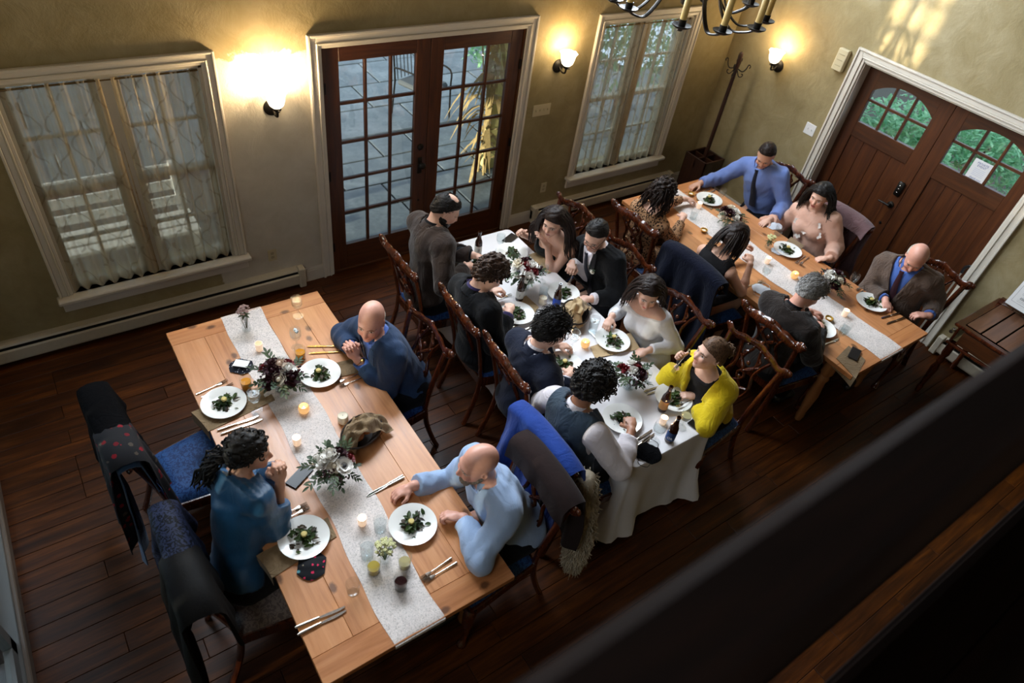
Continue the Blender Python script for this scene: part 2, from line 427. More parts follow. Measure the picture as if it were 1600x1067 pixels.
def heater(x0, x1, label, along='x', wallpos=Y1):
    L = x1 - x0
    if along == 'x': t = thing('baseboard_heater', label, 'heater', (x0, wallpos, 0))
    else: t = thing('baseboard_heater', label, 'heater', (wallpos, x1, 0), -PI / 2)
    # local: x along, -y into the room
    mb = MB(); mb.box(0, L, -.012, 0, 0.02, .19)
    mb.build('back_plate', M_HEATER, t)
    MB().prism([(-.065, .035), (-.072, .05), (-.072, .135), (-.062, .145), (-.058, .145), (-.066, .133), (-.066, .05), (-.06, .035)], 0, L, M=Matrix(((0, 0, 1, 0), (1, 0, 0, 0), (0, 1, 0, 0), (0, 0, 0, 1)))).build('front_cover', M_HEATER, t)
    MB().prism([(0, .195), (-.05, .185), (-.058, .172), (-.055, .168), (-.048, .178), (0, .188)], 0, L, M=Matrix(((0, 0, 1, 0), (1, 0, 0, 0), (0, 1, 0, 0), (0, 0, 0, 1)))).build('top_cover', M_HEATER, t)
    MB().box(0, L, -.05, -.014, .05, .15).build('fins', M_DARKGAP, t)
    for xa in (0, L - .06): MB().box(xa, xa + .06, -.08, -.0, .0, .2, c=.008).build('end_cap', M_HEATER, t)
    return t
heater(X0 + .02, 1.60, 'long cream baseboard heater under the wide left window')
heater(4.13, 6.25, 'cream baseboard heater under the window nearest the corner')
heater(0.2, 1.36, 'short grey baseboard heater beside the entry doors behind the wooden stand', 'y', X1)

# -------- casings: stepped moulding built of bars
def casing(mb, horiz, a0, a1, z0, z1, w, place_fn, sill=False):
    "picture-frame casing around opening a0..a1,z0..z1; place_fn(a,z,d)->point, d towards the room"
    prof = [(0.0, .26, .018), (.26, .40, .030), (.40, .80, .022), (.80, 1.0, .034)]
    def seg(A, B, d, hw):
        pass
    for (f0, f1, d) in prof:
        o0, o1 = w * f0, w * f1
        # left, right, top as boxes given by corner coordinates
        for (aa, ab, za, zb) in ((a0 - o1, a0 - o0, z0, z1 + o1), (a1 + o0, a1 + o1, z0, z1 + o1), (a0 - o0, a1 + o0, z1 + o0, z1 + o1)):
            P = place_fn(aa, za, 0); Q = place_fn(ab, zb, d)
            mb.box(min(P[0], Q[0]), max(P[0], Q[0]), min(P[1], Q[1]), max(P[1], Q[1]), min(P[2], Q[2]), max(P[2], Q[2]), c=.004)
back_pl = lambda a, z, d: (a, Y1 - d, z)
right_pl = lambda a, z, d: (X1 - d, a, z)

# -------- windows
def curtain_mat():
    t = NT('sheer_curtain')
    uv = t.n('ShaderNodeTexCoord'); sp = t.n('ShaderNodeSeparateXYZ'); t.l(uv.outputs['Object'], sp.inputs[0])
    x, z = sp.outputs[0], sp.outputs[2]
    sv = t.math('SINE', t.math('MULTIPLY', z, 2 * PI / 0.30)); sh = t.math('MULTIPLY', sv, 1.25)
    u = t.math('MULTIPLY', x, 2 * PI / 0.22)
    a = t.math('ABSOLUTE', t.math('SINE', t.math('ADD', t.math('MULTIPLY', u, .5), t.math('MULTIPLY', sh, .5))))
    b = t.math('ABSOLUTE', t.math('COSINE', t.math('SUBTRACT', t.math('MULTIPLY', u, .5), t.math('MULTIPLY', sh, .5))))
    br = t.noise(t.coord('Object', (14, 14, 14)), 1.0, 1)
    w = t.math('MULTIPLY', t.math('GREATER_THAN', br, 0.42), 0.10)
    line = t.math('MAXIMUM', t.math('LESS_THAN', a, w), t.math('LESS_THAN', b, w))
    col = t.mix(line, srgb(216, 198, 166), srgb(176, 158, 128))
    weave = t.noise(t.coord('Object', (1, 1, 1)), 9, 3)
    tr = t.n('ShaderNodeBsdfTransparent'); tr.inputs[0].default_value = (0.93, 0.93, 0.93, 1)
    df = t.n('ShaderNodeBsdfDiffuse'); tl = t.n('ShaderNodeBsdfTranslucent'); t.l(col, df.inputs[0]); t.l(col, tl.inputs[0])
    m1 = t.n('ShaderNodeMixShader', i_0=0.45); t.l(df.outputs[0], m1.inputs[1]); t.l(tl.outputs[0], m1.inputs[2])
    lw = t.n('ShaderNodeLayerWeight', i_Blend=0.25)
    op = t.math('ADD', t.math('ADD', t.math('MULTIPLY', lw.outputs['Facing'], 0.55), 0.44), t.math('MULTIPLY', line, 0.16))
    op = t.math('ADD', op, t.math('MULTIPLY', weave, 0.12))
    m2 = t.n('ShaderNodeMixShader'); t.l(t.math('MINIMUM', op, 0.97), m2.inputs[0]); t.l(tr.outputs[0], m2.inputs[1]); t.l(m1.outputs[0], m2.inputs[2])
    t.l(m2.outputs[0], t.out.inputs[0]); return t.m
M_SHEER = curtain_mat()
M_SASH = plain('sash_paint', srgb(188, 180, 162), 0.5)
def window(n, x0, x1, z0, z1, words):
    w = struct(bpy.data.objects.new('window_%d' % n, None)); COL.objects.link(w); w.location = (0, 0, 0)
    mb = MB(); casing(mb, True, x0, x1, z0 - .0, z1, .09, back_pl); mb.build('casing', M_TRIM, w)
    MB().box(x0 - .11, x1 + .11, Y1 - .085, Y1 + .10, z0 - .035, z0, c=.008).build('window_sill', M_TRIM, w)
    MB().box(x0 - .09, x1 + .09, Y1 - .022, Y1, z0 - .14, z0 - .035, c=.005).build('apron', M_TRIM, w)
    mb = MB()
    for (a, b, c, d) in ((x0, x0 + .02, z0, z1), (x1 - .02, x1, z0, z1), (x0, x1, z1 - .02, z1)): mb.box(a, b, Y1, Y1 + .2, c, d)
    mb.build('jamb', M_SASH, w)
    xm = (x0 + x1) / 2
    MB().box(xm - .05, xm + .05, Y1 + .03, Y1 + .15, z0, z1).build('mullion', M_SASH, w)
    for (a, b) in ((x0 + .02, xm - .05), (xm + .05, x1 - .02)):
        zm = (z0 + z1) / 2
        for (c, d, yy) in ((z0, zm + .02, Y1 + .07), (zm - .02, z1 - .02, Y1 + .105)):
            s = MB(); fw = .04
            s.box(a, a + fw, yy, yy + .035, c, d); s.box(b - fw, b, yy, yy + .035, c, d); s.box(a, b, yy, yy + .035, c, c + fw); s.box(a, b, yy, yy + .035, d - fw, d)
            sash = s.build('sash', M_SASH, w)
            mx, mz = (a + b) / 2, (c + d) / 2
            MB().box(mx - .011, mx + .011, yy + .005, yy + .03, c + fw, d - fw).build('muntin', M_SASH, sash)
            MB().box(a + fw, b - fw, yy + .005, yy + .03, mz - .011, mz + .011).build('muntin', M_SASH, sash)
            for (pa, pb) in ((a + fw, mx), (mx, b - fw)):
                for (pc, pd) in ((c + fw, mz), (mz, d - fw)): MB().box(pa, pb, yy + .015, yy + .019, pc, pd).build('pane', M_PANE, sash)
    rodm = MB().tube([(x0 + .0, Y1 + .035, z1 - .05), (x1, Y1 + .035, z1 - .05)], .007, 8)
    rod = tag(rodm.build('curtain_rod', plain('rod_brass', srgb(120, 96, 60), .4, .8), None, 40), 'thin metal curtain rod across the %s' % words, 'curtain rod')
    rr = rngf(n * 7)
    for k, (a, b) in enumerate(((x0 + .01, xm + .02), (xm - .0, x1 - .01))):
        ph = [rr.uniform(0, 6) for _ in range(4)]; nf = 6.5
        def fn(u, v, a=a, b=b, ph=ph):
            zz = z1 - .035 - v * (z1 - .035 - z0 - .012); sp_ = 0.55 + 0.45 * min(1, v * 3)
            q = u * nf * 2 * PI
            amp = (.010 + .016 * v)
            d = amp * math.sin(q + ph[0] + .8 * math.sin(v * 3 + ph[1])) + .006 * math.sin(2.3 * q + ph[2]) * (1 - .5 * v)
            x = a + (b - a) * (u + .012 * math.sin(q * .5 + ph[3]) * v)
            zb = zz + (.004 * math.sin(u * 21 + ph[1]) if v > .97 else 0)
            return (x, Y1 + .035 - .012 * 0 - d - .02 * v, zb)
        c = MB().sheet(fn, 96, 22).build('sheer_curtain', M_SHEER, None, 180)
        tag(c, 'sheer beige embroidered curtain, %s half of the %s' % (('left', 'right')[k], words), 'curtain', 'sheer window curtains')
    return w
window(1, *W1, 'wide left window')
window(2, *W2, 'window nearest the corner')
# high windows that bring the daylight in
n = 3
for (a, b) in UPPER:
    w = struct(bpy.data.objects.new('window_%d' % n, None)); COL.objects.link(w); n += 1
    mb = MB(); casing(mb, True, a, b, 2.95, 4.35, .09, back_pl); mb.box(a - .1, b + .1, Y1 - .06, Y1 + .05, 2.91, 2.95); mb.build('casing', M_TRIM, w)
    s = MB()
    for k in range(4): xx = a + (b - a) * k / 3; s.box(xx - .015, xx + .015, Y1 + .1, Y1 + .14, 2.95, 4.35)
    for k in range(4): zz = 2.95 + 1.4 * k / 3; s.box(a, b, Y1 + .1, Y1 + .14, zz - .015, zz + .015)
    s.build('sash', M_SASH, w)
w = struct(bpy.data.objects.new('window_6', None)); COL.objects.link(w)
s = MB()
for k in range(4): yy = LW[0] + (LW[1] - LW[0]) * k / 3; s.box(X0 - .13, X0 - .09, yy - .022, yy + .022, LW[2], LW[3])
for k in range(4): zz = LW[2] + (LW[3] - LW[2]) * k / 3; s.box(X0 - .13, X0 - .09, LW[0], LW[1], zz - .03, zz + .03)
s.build('sash', M_SASH, w)

w = struct(bpy.data.objects.new('window_7', None)); COL.objects.link(w)  # sash of the opening added for fill light
s = MB()
for k in range(4): yy = LW_FILL[0] + (LW_FILL[1] - LW_FILL[0]) * k / 3; s.box(X0 - .13, X0 - .09, yy - .02, yy + .02, LW_FILL[2], LW_FILL[3])
for k in range(4): zz = LW_FILL[2] + (LW_FILL[3] - LW_FILL[2]) * k / 3; s.box(X0 - .13, X0 - .09, LW_FILL[0], LW_FILL[1], zz - .02, zz + .02)
s.build('sash', M_SASH, w)
# -------- french door
def french():
    d = struct(bpy.data.objects.new('door_1', None)); COL.objects.link(d)
    mb = MB(); casing(mb, True, FD[0], FD[1], 0, FD[3], .105, back_pl); mb.build('casing', M_TRIM, d)
    mb = MB(); mb.box(FD[0], FD[0] + .015, Y1, Y1 + .22, 0, FD[3]); mb.box(FD[1] - .015, FD[1], Y1, Y1 + .22, 0, FD[3]); mb.box(FD[0], FD[1], Y1, Y1 + .22, FD[3] - .012, FD[3]); mb.build('jamb', M_DOOR, d)
    MB().box(FD[0], FD[1], Y1, Y1 + .22, -.005, .018, c=.004).build('threshold', M_DOORX, d)
    xm = (FD[0] + FD[1]) / 2; y0, y1 = Y1 + .012, Y1 + .055
    for k, (a, b) in enumerate(((FD[0] + .015, xm - .002), (xm + .002, FD[1] - .015))):
        lf = bpy.data.objects.new('door_leaf', None); COL.objects.link(lf); lf.parent = d
        z0, z1 = .02, FD[3] - .014; sw = .125
        MB().box(a, a + sw, y0, y1, z0, z1, c=.003).build('stile', M_DOOR, lf); MB().box(b - sw, b, y0, y1, z0, z1, c=.003).build('stile', M_DOOR, lf)
        MB().box(a + sw, b - sw, y0, y1, z1 - .105, z1, c=.003).build('rail', M_DOORX, lf); MB().box(a + sw, b - sw, y0, y1, z0, .275, c=.003).build('rail', M_DOORX, lf)
        ga, gb, gc, gd = a + sw, b - sw, .275, z1 - .105
        for i in (1, 2): xx = ga + (gb - ga) * i / 3; MB().box(xx - .012, xx + .012, y0 + .006, y1 - .006, gc, gd, c=.004).build('muntin', M_DOOR, lf)
        for j in range(1, 5): zz = gc + (gd - gc) * j / 5; MB().box(ga, gb, y0 + .007, y1 - .007, zz - .012, zz + .012, c=.004).build('muntin', M_DOORX, lf)
        for i in range(3):
            for j in range(5):
                MB().box(ga + (gb - ga) * i / 3, ga + (gb - ga) * (i + 1) / 3, y0 + .02, y0 + .024, gc + (gd - gc) * j / 5, gc + (gd - gc) * (j + 1) / 5).build('pane', M_PANE, lf)
        hx = a if k == 0 else b
        for hz in (.28, 1.0, 1.75): MB().box(hx - .012, hx + .012, y0 - .012, y0, hz - .045, hz + .045, c=.003).build('hinge', M_IRON, lf)
        if k == 0:
            kx = b - .06
            MB().lathe([(.03, 0), (.03, .008), (.022, .014), (.0, .016)], 16, M=Matrix.Translation((kx, y0, 1.12)) @ Matrix.Rotation(PI / 2, 4, 'X')).build('deadbolt', M_IRON, lf, 50)
            m = MB(); m.box(kx - .022, kx + .022, y0 - .008, y0, .86, 1.02, c=.006); m.lathe([(.012, .0), (.012, .03), (.028, .04), (.03, .055), (.02, .068), (0, .07)], 16, M=Matrix.Translation((kx, y0 - .008, .96)) @ Matrix.Rotation(PI / 2, 4, 'X'))
            m.build('door_knob', M_IRON, lf, 50)
            MB().lathe([(.012, 0), (.012, .004), (0, .005)], 12, M=Matrix.Translation((kx, y0, .58)) @ Matrix.Rotation(PI / 2, 4, 'X')).build('peg', M_IRON, lf, 50)
french()

# -------- entry doors with arched six-light windows
def entry():
    d = struct(bpy.data.objects.new('door_2', None)); COL.objects.link(d)
    mb = MB(); casing(mb, True, ED[0], ED[1], 0, ED[3], .105, right_pl); mb.build('casing', M_TRIM, d)
    mb = MB(); xj = X1 + .125
    mb.box(X1, xj, ED[0], ED[0] + .012, 0, ED[3]); mb.box(X1, xj, ED[1] - .012, ED[1], 0, ED[3]); mb.box(X1, xj, ED[0], ED[1], ED[3] - .012, ED[3]); mb.build('jamb', M_TRIM, d)
    MB().box(X1, X1 + .22, ED[0], ED[1], -.005, .02, c=.004).build('threshold', M_DARKWOOD, d)
    ym = (ED[0] + ED[1]) / 2; x0, x1 = X1 + .12, X1 + .165
    for k, (a, b) in enumerate(((ED[0] + .012, ym - .002), (ym + .002, ED[1] - .012))):
        lf = bpy.data.objects.new('door_leaf', None); COL.objects.link(lf); lf.parent = d
        ga, gb, gc, gs, gt = a + .135, b - .125, 1.52, 1.83, 1.945    # glass: sill, spring, crown
        z0, z1 = .02, ED[3] - .014
        def arch(u): return gs + (gt - gs) * math.sqrt(max(0, 1 - (2 * u - 1) ** 2)) ** 1.0 if True else gs
        ar = [(ga + (gb - ga) * i / 16, gs + (gt - gs) * (1 - abs(2 * i / 16 - 1) ** 2.2)) for i in range(17)]
        MB().box(x0, x1, a, ga, z0, z1, c=.003).build('stile', M_DOOR, lf); MB().box(x0, x1, gb, b, z0, z1, c=.003).build('stile', M_DOOR, lf)
        m = MB()
        for i in range(16):
            (ya, za), (yb, zb) = ar[i], ar[i + 1]
            vs = [(x0, ya, za), (x0, yb, zb), (x0, yb, z1), (x0, ya, z1), (x1, ya, za), (x1, yb, zb), (x1, yb, z1), (x1, ya, z1)]
            m.add(vs, [(0, 3, 2, 1), (4, 5, 6, 7), (0, 1, 5, 4), (2, 3, 7, 6)])
        m.build('arched_rail', M_DOORY, lf)
        MB().box(x0, x1, ga, gb, 1.37, gc, c=.003).build('lock_rail', M_DOORY, lf); MB().box(x0, x1, ga, gb, z0, .30, c=.003).build('rail', M_DOORY, lf)
        for i in range(4):
            pa = ga + (gb - ga) * i / 4; pb = ga + (gb - ga) * (i + 1) / 4
            MB().box(x0 + .014, x1 - .01, pa + .001, pb - .001, .30, 1.37, c=.004).build('panel_board', M_DOOR, lf)
        for i in (1, 2): yy = ga + (gb - ga) * i / 3; MB().box(x0 + .005, x1 - .008, yy - .012, yy + .012, gc, gt, c=.004).build('muntin', M_DOOR, lf)
        MB().box(x0 + .006, x1 - .009, ga, gb, 1.725, 1.75, c=.004).build('muntin', M_DOORY, lf)
        for i in range(3):
            pa, pb = ga + (gb - ga) * i / 3, ga + (gb - ga) * (i + 1) / 3
            MB().box(x0 + .02, x0 + .024, pa, pb, gc, 1.738).build('pane', M_PANE, lf)
            MB().box(x0 + .02, x0 + .024, pa, pb, 1.738, gt).build('pane', M_PANE, lf)
        if k == 1:
            yy = a + .062
            m = MB(); m.box(x0 - .025, x0, yy - .034, yy + .034, 1.07, 1.22, c=.015); m.build('keypad', M_IRON, lf, 50)
            for i in range(3): MB().ell((x0 - .027, yy, 1.11 + i * .035), (.004, .009, .007)).build('key_button', M_SILVER, lf, 180)
            m = MB(); m.lathe([(.032, 0), (.032, .01), (.014, .016), (.012, .045)], 16, M=Matrix.Translation((x0, yy, .97)) @ Matrix.Rotation(-PI / 2, 4, 'Y'))
            m.tube([(x0 - .045, yy - .005, .97), (x0 - .05, yy + .05, .972), (x0 - .045, yy + .11, .966)], [.011, .01, .008]); m.build('lever_handle', M_IRON, lf, 50)
            MB().lathe([(.014, 0), (.014, .005), (0, .007)], 12, M=Matrix.Translation((x0, yy, .76)) @ Matrix.Rotation(-PI / 2, 4, 'Y')).build('bolt_plate', M_IRON, lf, 50)
entry()

# -------- glass door in the left wall
def leftdoor():
    d = struct(bpy.data.objects.new('door_3', None)); COL.objects.link(d)
    g = plain('grey_frame', srgb(92, 90, 86), .45); x0, x1 = X0 - .14, X0 - .02
    MB().box(X0 - .0, X0 + .028, LG[0] - .1, LG[1] + .1, 0, .085, c=.006).build('sill_board', plain('brown_board', srgb(92, 76, 62), .5), d)
    MB().box(x0, X0 + .006, LG[0], LG[1], .0, .10, c=.004).build('track', g, d)
    for (a, b, xx) in ((LG[0], (LG[0] + LG[1]) / 2 + .04, X0 - .05), ((LG[0] + LG[1]) / 2 - .04, LG[1], X0 - .11)):
        f = MB(); f.box(xx, xx + .04, a, a + .07, .1, LG[3]); f.box(xx, xx + .04, b - .07, b, .1, LG[3]); f.box(xx, xx + .04, a, b, .1, .19); f.box(xx, xx + .04, a, b, LG[3] - .07, LG[3])
        lf = f.build('sliding_panel', g, d); MB().box(xx + .018, xx + .022, a + .07, b - .07, .19, LG[3] - .07).build('pane', M_PANE, lf)
leftdoor()

# -------- lettering
def text(body, size, mat, M, parent=None, name='lettering', align='CENTER', shear=0.0):
    c = bpy.data.curves.new('lettering', 'FONT'); c.body = body; c.size = size; c.align_x = align; c.align_y = 'CENTER'; c.extrude = 0.0004; c.shear = shear
    c.resolution_u = 2
    o = bpy.data.objects.new('lettering', c); COL.objects.link(o); bpy.context.view_layer.update()
    me = bpy.data.meshes.new_from_object(o.evaluated_get(bpy.context.evaluated_depsgraph_get()))
    bpy.data.objects.remove(o); me.transform(M); me.materials.clear(); me.materials.append(mat)
    return obj(name, me, parent)
def basis(o, x, y, z):
    return Matrix(((x[0], y[0], z[0], o[0]), (x[1], y[1], z[1], o[1]), (x[2], y[2], z[2], o[2]), (0, 0, 0, 1)))

# -------- switches, outlets, wall boxes
def plate_back(x, z, w, h, kind, label):
    t = thing('wall_' + ('switch' if kind[0] == 's' else 'outlet'), label, 'switch' if kind[0] == 's' else 'outlet', (x, Y1, z))
    MB().box(-w / 2, w / 2, -.007, 0, -h / 2, h / 2, c=.003).build('cover_plate', M_IVORY, t)
    if kind == 'outlet':
        for dz in (-.02, .02): MB().box(-.014, .014, -.009, -.006, dz - .013, dz + .013, c=.002).build('socket', plain('ivory_dark', srgb(170, 156, 124), .5), t)
    else:
        k = int(kind[1:])
        for i in range(k):
            xx = (i - (k - 1) / 2) * .046; MB().box(xx - .004, xx + .004, -.017, -.006, -.008, .012, c=.002).build('toggle', M_IVORY, t)
    return t
plate_back(1.35, .37, .075, .115, 'outlet', 'cream power outlet low on the wall beside the left window')
plate_back(4.26, .39, .075, .115, 'outlet', 'cream power outlet between the french door and corner window')
plate_back(4.06, 1.28, .21, .115, 's4', 'four-gang cream light switch right of the french door')
t = thing('wall_switch', 'white light switch plate left of the entry doors', 'switch', (X1, 3.53, 1.28))
MB().box(-.007, 0, -.06, .06, -.058, .058, c=.003).build('cover_plate', M_WHITE, t)
for yy in (-.023, .023): MB().box(-.017, -.006, yy - .004, yy + .004, -.008, .012, c=.002).build('toggle', M_WHITE, t)
t = thing('door_chime', 'pale chime box on the wall beside the entry door casing', 'chime', (X1, 3.52, 2.0))
MB().box(-.05, 0, -.055, .055, -.1, .1, c=.006).build('housing', M_IVORY, t)
for zz in (-.05, 0, .05): MB().box(-.053, -.05, -.03, .03, zz - .004, zz + .004).build('grille_slot', plain('ivory_dark', srgb(170, 156, 124), .5), t)

# -------- sconces
M_SHADE = emis('lit_frosted_glass', (1.0, 0.78, 0.48), 14.0)
def sconce(loc, rz, label, power):
    t = thing('wall_sconce', label, 'sconce', loc, rz)     # local -y into the room
    Rm = Matrix.Rotation(PI / 2, 4, 'X')
    MB().lathe([(.062, 0), (.062, .008), (.05, .018), (.03, .026), (0, .028)], 24, M=Rm).build('back_plate', M_IRON, t, 40)
    MB().tube(spline([(0, -.02, 0), (0, -.07, -.03), (0, -.115, -.02), (0, -.12, .03)], 5), .009, 8).build('arm', M_IRON, t, 60)
    m = MB(); m.lathe([(.012, .015), (.03, .03), (.032, .05), (.02, .055)], 16, M=Matrix.Translation((0, -.12, 0))); m.ell((0, -.155, .035), (.008, .016, .008)); m.build('lamp_holder', M_IRON, t, 50)
    m = MB(); nn = 32; prof = [(.03, .05), (.05, .07), (.062, .105), (.066, .14), (.078, .165)]
    vs = [((rr + (.006 * math.cos(8 * 2 * PI * j / nn) if i == 4 else 0)) * math.cos(2 * PI * j / nn), (rr + (.006 * math.cos(8 * 2 * PI * j / nn) if i == 4 else 0)) * math.sin(2 * PI * j / nn) - .12, z) for i, (rr, z) in enumerate(prof) for j in range(nn)]
    m.add(vs, [(i * nn + j, i * nn + (j + 1) % nn, (i + 1) * nn + (j + 1) % nn, (i + 1) * nn + j) for i in range(4) for j in range(nn)])
    m.build('lamp_shade', M_SHADE, t, 180)
    l = light('sconce_bulb', 'POINT', (0, -.12, .19), power, (1.0, 0.74, 0.42), shadow_soft_size=.05); l.parent = t
sconce((1.49, Y1, 1.67), 0, 'lit wall sconce between the left window and french door', 40)
sconce((4.17, Y1, 1.69), 0, 'lit wall sconce between the french door and corner window', 11)
sconce((X1, 4.16, 1.69), -PI / 2, 'lit wall sconce on the entry wall beside the coat stand', 11)

# -------- chandelier, mostly above the frame
def chandelier():
    c = V(3.37, 2.87, 2.90); Rr = .47
    t = thing('chandelier', 'black iron candle chandelier hanging at the top of the picture', 'chandelier', c)
    m = MB(); m.lathe([(0, -.02), (.03, 0), (.045, .06), (.025, .12), (.02, .4), (.035, .46), (.02, .52), (0, .54)], 16); m.build('stem', M_IRON, t, 40)
    for i in range(12): 
        z0 = .53 + i * .13; MB().tube([(0.012 * (i % 2), .012 * (1 - i % 2), z0), (0.012 * (i % 2), .012 * (1 - i % 2), z0 + .15)], .008, 6).build('chain_link', M_IRON, t)
    for a in (164, 182, 222, 250, 283, 308, 346, 22, 58, 94, 130):
        r_ = math.radians(a); ca, sa = math.cos(r_), math.sin(r_)
        pts = [(ca * .03, sa * .03, .30), (ca * .15, sa * .15, .22), (ca * .22, sa * .22, .05), (ca * .32, sa * .32, -.045), (ca * .42, sa * .42, -.03), (ca * Rr, sa * Rr, .0)]
        arm = MB().tube(spline(pts, 5), .011, 6, flat=(.6, 1.3)).build('arm', M_IRON, t, 60)
        T = Matrix.Translation((ca * Rr, sa * Rr, 0))
        MB().lathe([(0, -.012), (.03, -.006), (.052, .006), (.054, .012), (.02, .006), (.022, .04), (.018, .04), (0, .02)], 20, M=T).build('drip_pan', M_IRON, arm, 40)
        MB().lathe([(.0185, .03), (.0185, .17), (.014, .175), (0, .175)], 12, M=T).build('candle', plain('aged_candle', srgb(190, 160, 92), .5, var=.1), arm, 50)
        MB().lathe([(.004, .175), (.013, .195), (.012, .21), (.003, .24), (0, .242)], 10, M=T).build('bulb', emis('warm_bulb', (1.0, .7, .35), 7.0), arm, 180)
chandelier()

# -------- coat stand with umbrella box
def coat_stand():
    t = thing('coat_stand', 'dark wooden coat stand with umbrella box in the corner', 'coat stand', (6.27, 4.42, 0))
    hw, hh = .16, .60
    for (a, b, c, d) in ((-hw, hw, -hw, -hw + .018), (-hw, hw, hw - .018, hw), (-hw, -hw + .018, -hw, hw), (hw - .018, hw, -hw, hw)):
        MB().box(a, b, c, d, .02, hh, c=.004).build('box_panel', M_DARKWOOD, t)
    MB().box(-hw, hw, -hw, hw, .0, .04, c=.006).build('base', M_DARKWOOD, t)
    MB().box(-.008, .008, -hw, hw, hh - .12, hh - .02).build('divider', M_DARKWOOD, t); MB().box(-hw, hw, -.008, .008, hh - .12, hh - .02).build('divider', M_DARKWOOD, t)
    MB().lathe([(.024, .04), (.024, .6), (.022, 1.2), (.019, 1.66), (.026, 1.68), (.022, 1.70), (.026, 1.73), (.02, 1.76), (0, 1.775)], 14).build('post', M_DARKWOOD, t, 40)
    for k in range(4):
        a = k * PI / 2 + .4; ca, sa = math.cos(a), math.sin(a)
        P = spline([(.02, 1.60), (.07, 1.585), (.10, 1.62), (.115, 1.67), (.135, 1.66), (.13, 1.64)], 4)
        MB().tube([(ca * p[0], sa * p[0], p[1]) for p in [(q[0], q[1]) for q in [(v[0], v[1]) for v in spline([(.02, 1.60, 0), (.07, 1.585, 0), (.10, 1.62, 0), (.115, 1.67, 0), (.135, 1.66, 0), (.13, 1.64, 0)], 4)]]], .006, 6).build('hook', M_IRON, t, 60)
        MB().tube([(ca * v[0], sa * v[0], v[1]) for v in spline([(.02, 1.58, 0), (.05, 1.53, 0), (.08, 1.535, 0), (.085, 1.56, 0), (.07, 1.56, 0)], 4)], .005, 6).build('hook', M_IRON, t, 60)
coat_stand()

# -------- wooden stand beside the entry doors, seating chart, notices
def stand():
    t = thing('wooden_stand', 'small wooden stand with slatted top and drawer beside entry doors', 'stand', (6.20, 0.72, 0), 0)
    # local: back at +x (wall); spans y -.42...42
    w, d, h = .42, .36, .80
    MB().box(-d - .03, d + .03, -w - .03, w + .03, h - .03, h, c=.008).build('top_frame', M_MAHOG, t)
    for i in range(6):
        a = -w + .03 + i * (2 * w - .06) / 6; MB().box(-d + .04, d - .06, a + .006, a + (2 * w - .06) / 6 - .006, h - .004, h + .004, c=.003).build('slat', wood('stand_slat', srgb(86, 54, 38), srgb(112, 76, 56), srgb(132, 94, 72), 1.2, 0, .35, True, var=.12), t)
    MB().box(-d + .02, d - .02, -w + .03, w - .03, h - .005, h + .0).build('slat_bed', M_DARKGAP, t)
    MB().box(-d + .02, d, -w, -w + .02, h - .2, h - .03).build('side', M_MAHOG, t); MB().box(-d + .02, d, w - .02, w, h - .2, h - .03).build('side', M_MAHOG, t)
    MB().box(d - .02, d, -w, w, h - .2, h - .03).build('back', M_MAHOG, t)
    dr = MB().box(-d, -d + .02, -w + .06, w - .06, h - .18, h - .05, c=.004).build('drawer', M_DOORY, t)
    MB().lathe([(.008, 0), (.008, .012), (.018, .02), (.016, .03), (0, .034)], 14, M=Matrix.Translation((-d, 0, h - .115)) @ Matrix.Rotation(-PI / 2, 4, 'Y')).build('knob', M_IRON, dr, 50)
    MB().box(-d - .012, -d + .015, -w - .01, w + .01, h - .215, h - .19, c=.006).build('moulding', M_MAHOG, t)
    for sx in (-1, 1):
        for sy in (-1, 1):
            T = Matrix.Translation((sx * (d - .04), sy * (w - .04), 0))
            MB().lathe([(.018, 0), (.026, .06), (.02, .1), (.034, .3), (.022, .36), (.036, .40), (.024, .44), (.034, .47), (.034, h - .2)], 12, M=T).build('leg', M_MAHOG, t, 40)
    MB().box(d - .08, d - .03, -w, w, h, h + .05, c=.006).build('gallery_rail', M_MAHOG, t)
stand()
t = thing('seating_chart', 'printed seating chart in a clear sign holder on the stand', 'sign', (6.46, .97, .85))
th = math.radians(74)
O = V(-.03, .0, 0); xx = V(0, -1, 0); yy = V(math.cos(th), 0, math.sin(th)); zz = xx.cross(yy)
Mx = basis(O, xx, yy, zz)
M_ACR = glass('acrylic', (.93, .95, .96), .12)
MB().box(-.12, .12, 0, .33, -.004, .0, M=Mx).build('holder', M_ACR, t)
MB().box(-.12, .12, -.004, .0, -.0, .07, M=Mx).build('holder_foot', M_ACR, t)
MB().box(-.115, .115, .012, .325, .0005, .0015, M=Mx).build('sheet', M_WHITE, t)
sh = MB()
for (a, b, c, d) in ((-.09, .09, .052, .0535), (-.09, .09, .268, .2695), (-.09, -.0885, .052, .2695), (.0885, .09, .052, .2695)): sh.box(a, b, c, d, .0016, .002, M=Mx)
sh.build('border', M_INK, t)
for k, s_ in enumerate(('table 1', 'table 2', 'table 3')):
    text(s_, .036, M_INK, Mx @ Matrix.Translation((0, .235 - k * .066, .0018)), t, shear=.35)
    lines = MB()
    for j in range(2): lines.box(-.055, .055, .212 - k * .066 - j * .011, .2135 - k * .066 - j * .011, .0016, .002, M=Mx)
    lines.build('fine_print', plain('grey_ink', (.25, .25, .27), .7), t)
t = thing('wall_notice', 'white printed notice on the wall above the seating chart', 'notice', (X1, .93, 1.36))
MB().box(-.004, 0, -.11, .11, -.14, .14).build('sheet', M_WHITE, t)
Mw = basis(V(-.0045, 0, 0), V(0, -1, 0), V(0, 0, 1), V(-1, 0, 0))
sh = MB()
for j in range(7): sh.box(-.08, .08, .08 - j * .028, .083 - j * .028, 0, .0005, M=Mw)
sh.build('fine_print', plain('grey_ink', (.25, .25, .27), .7), t)
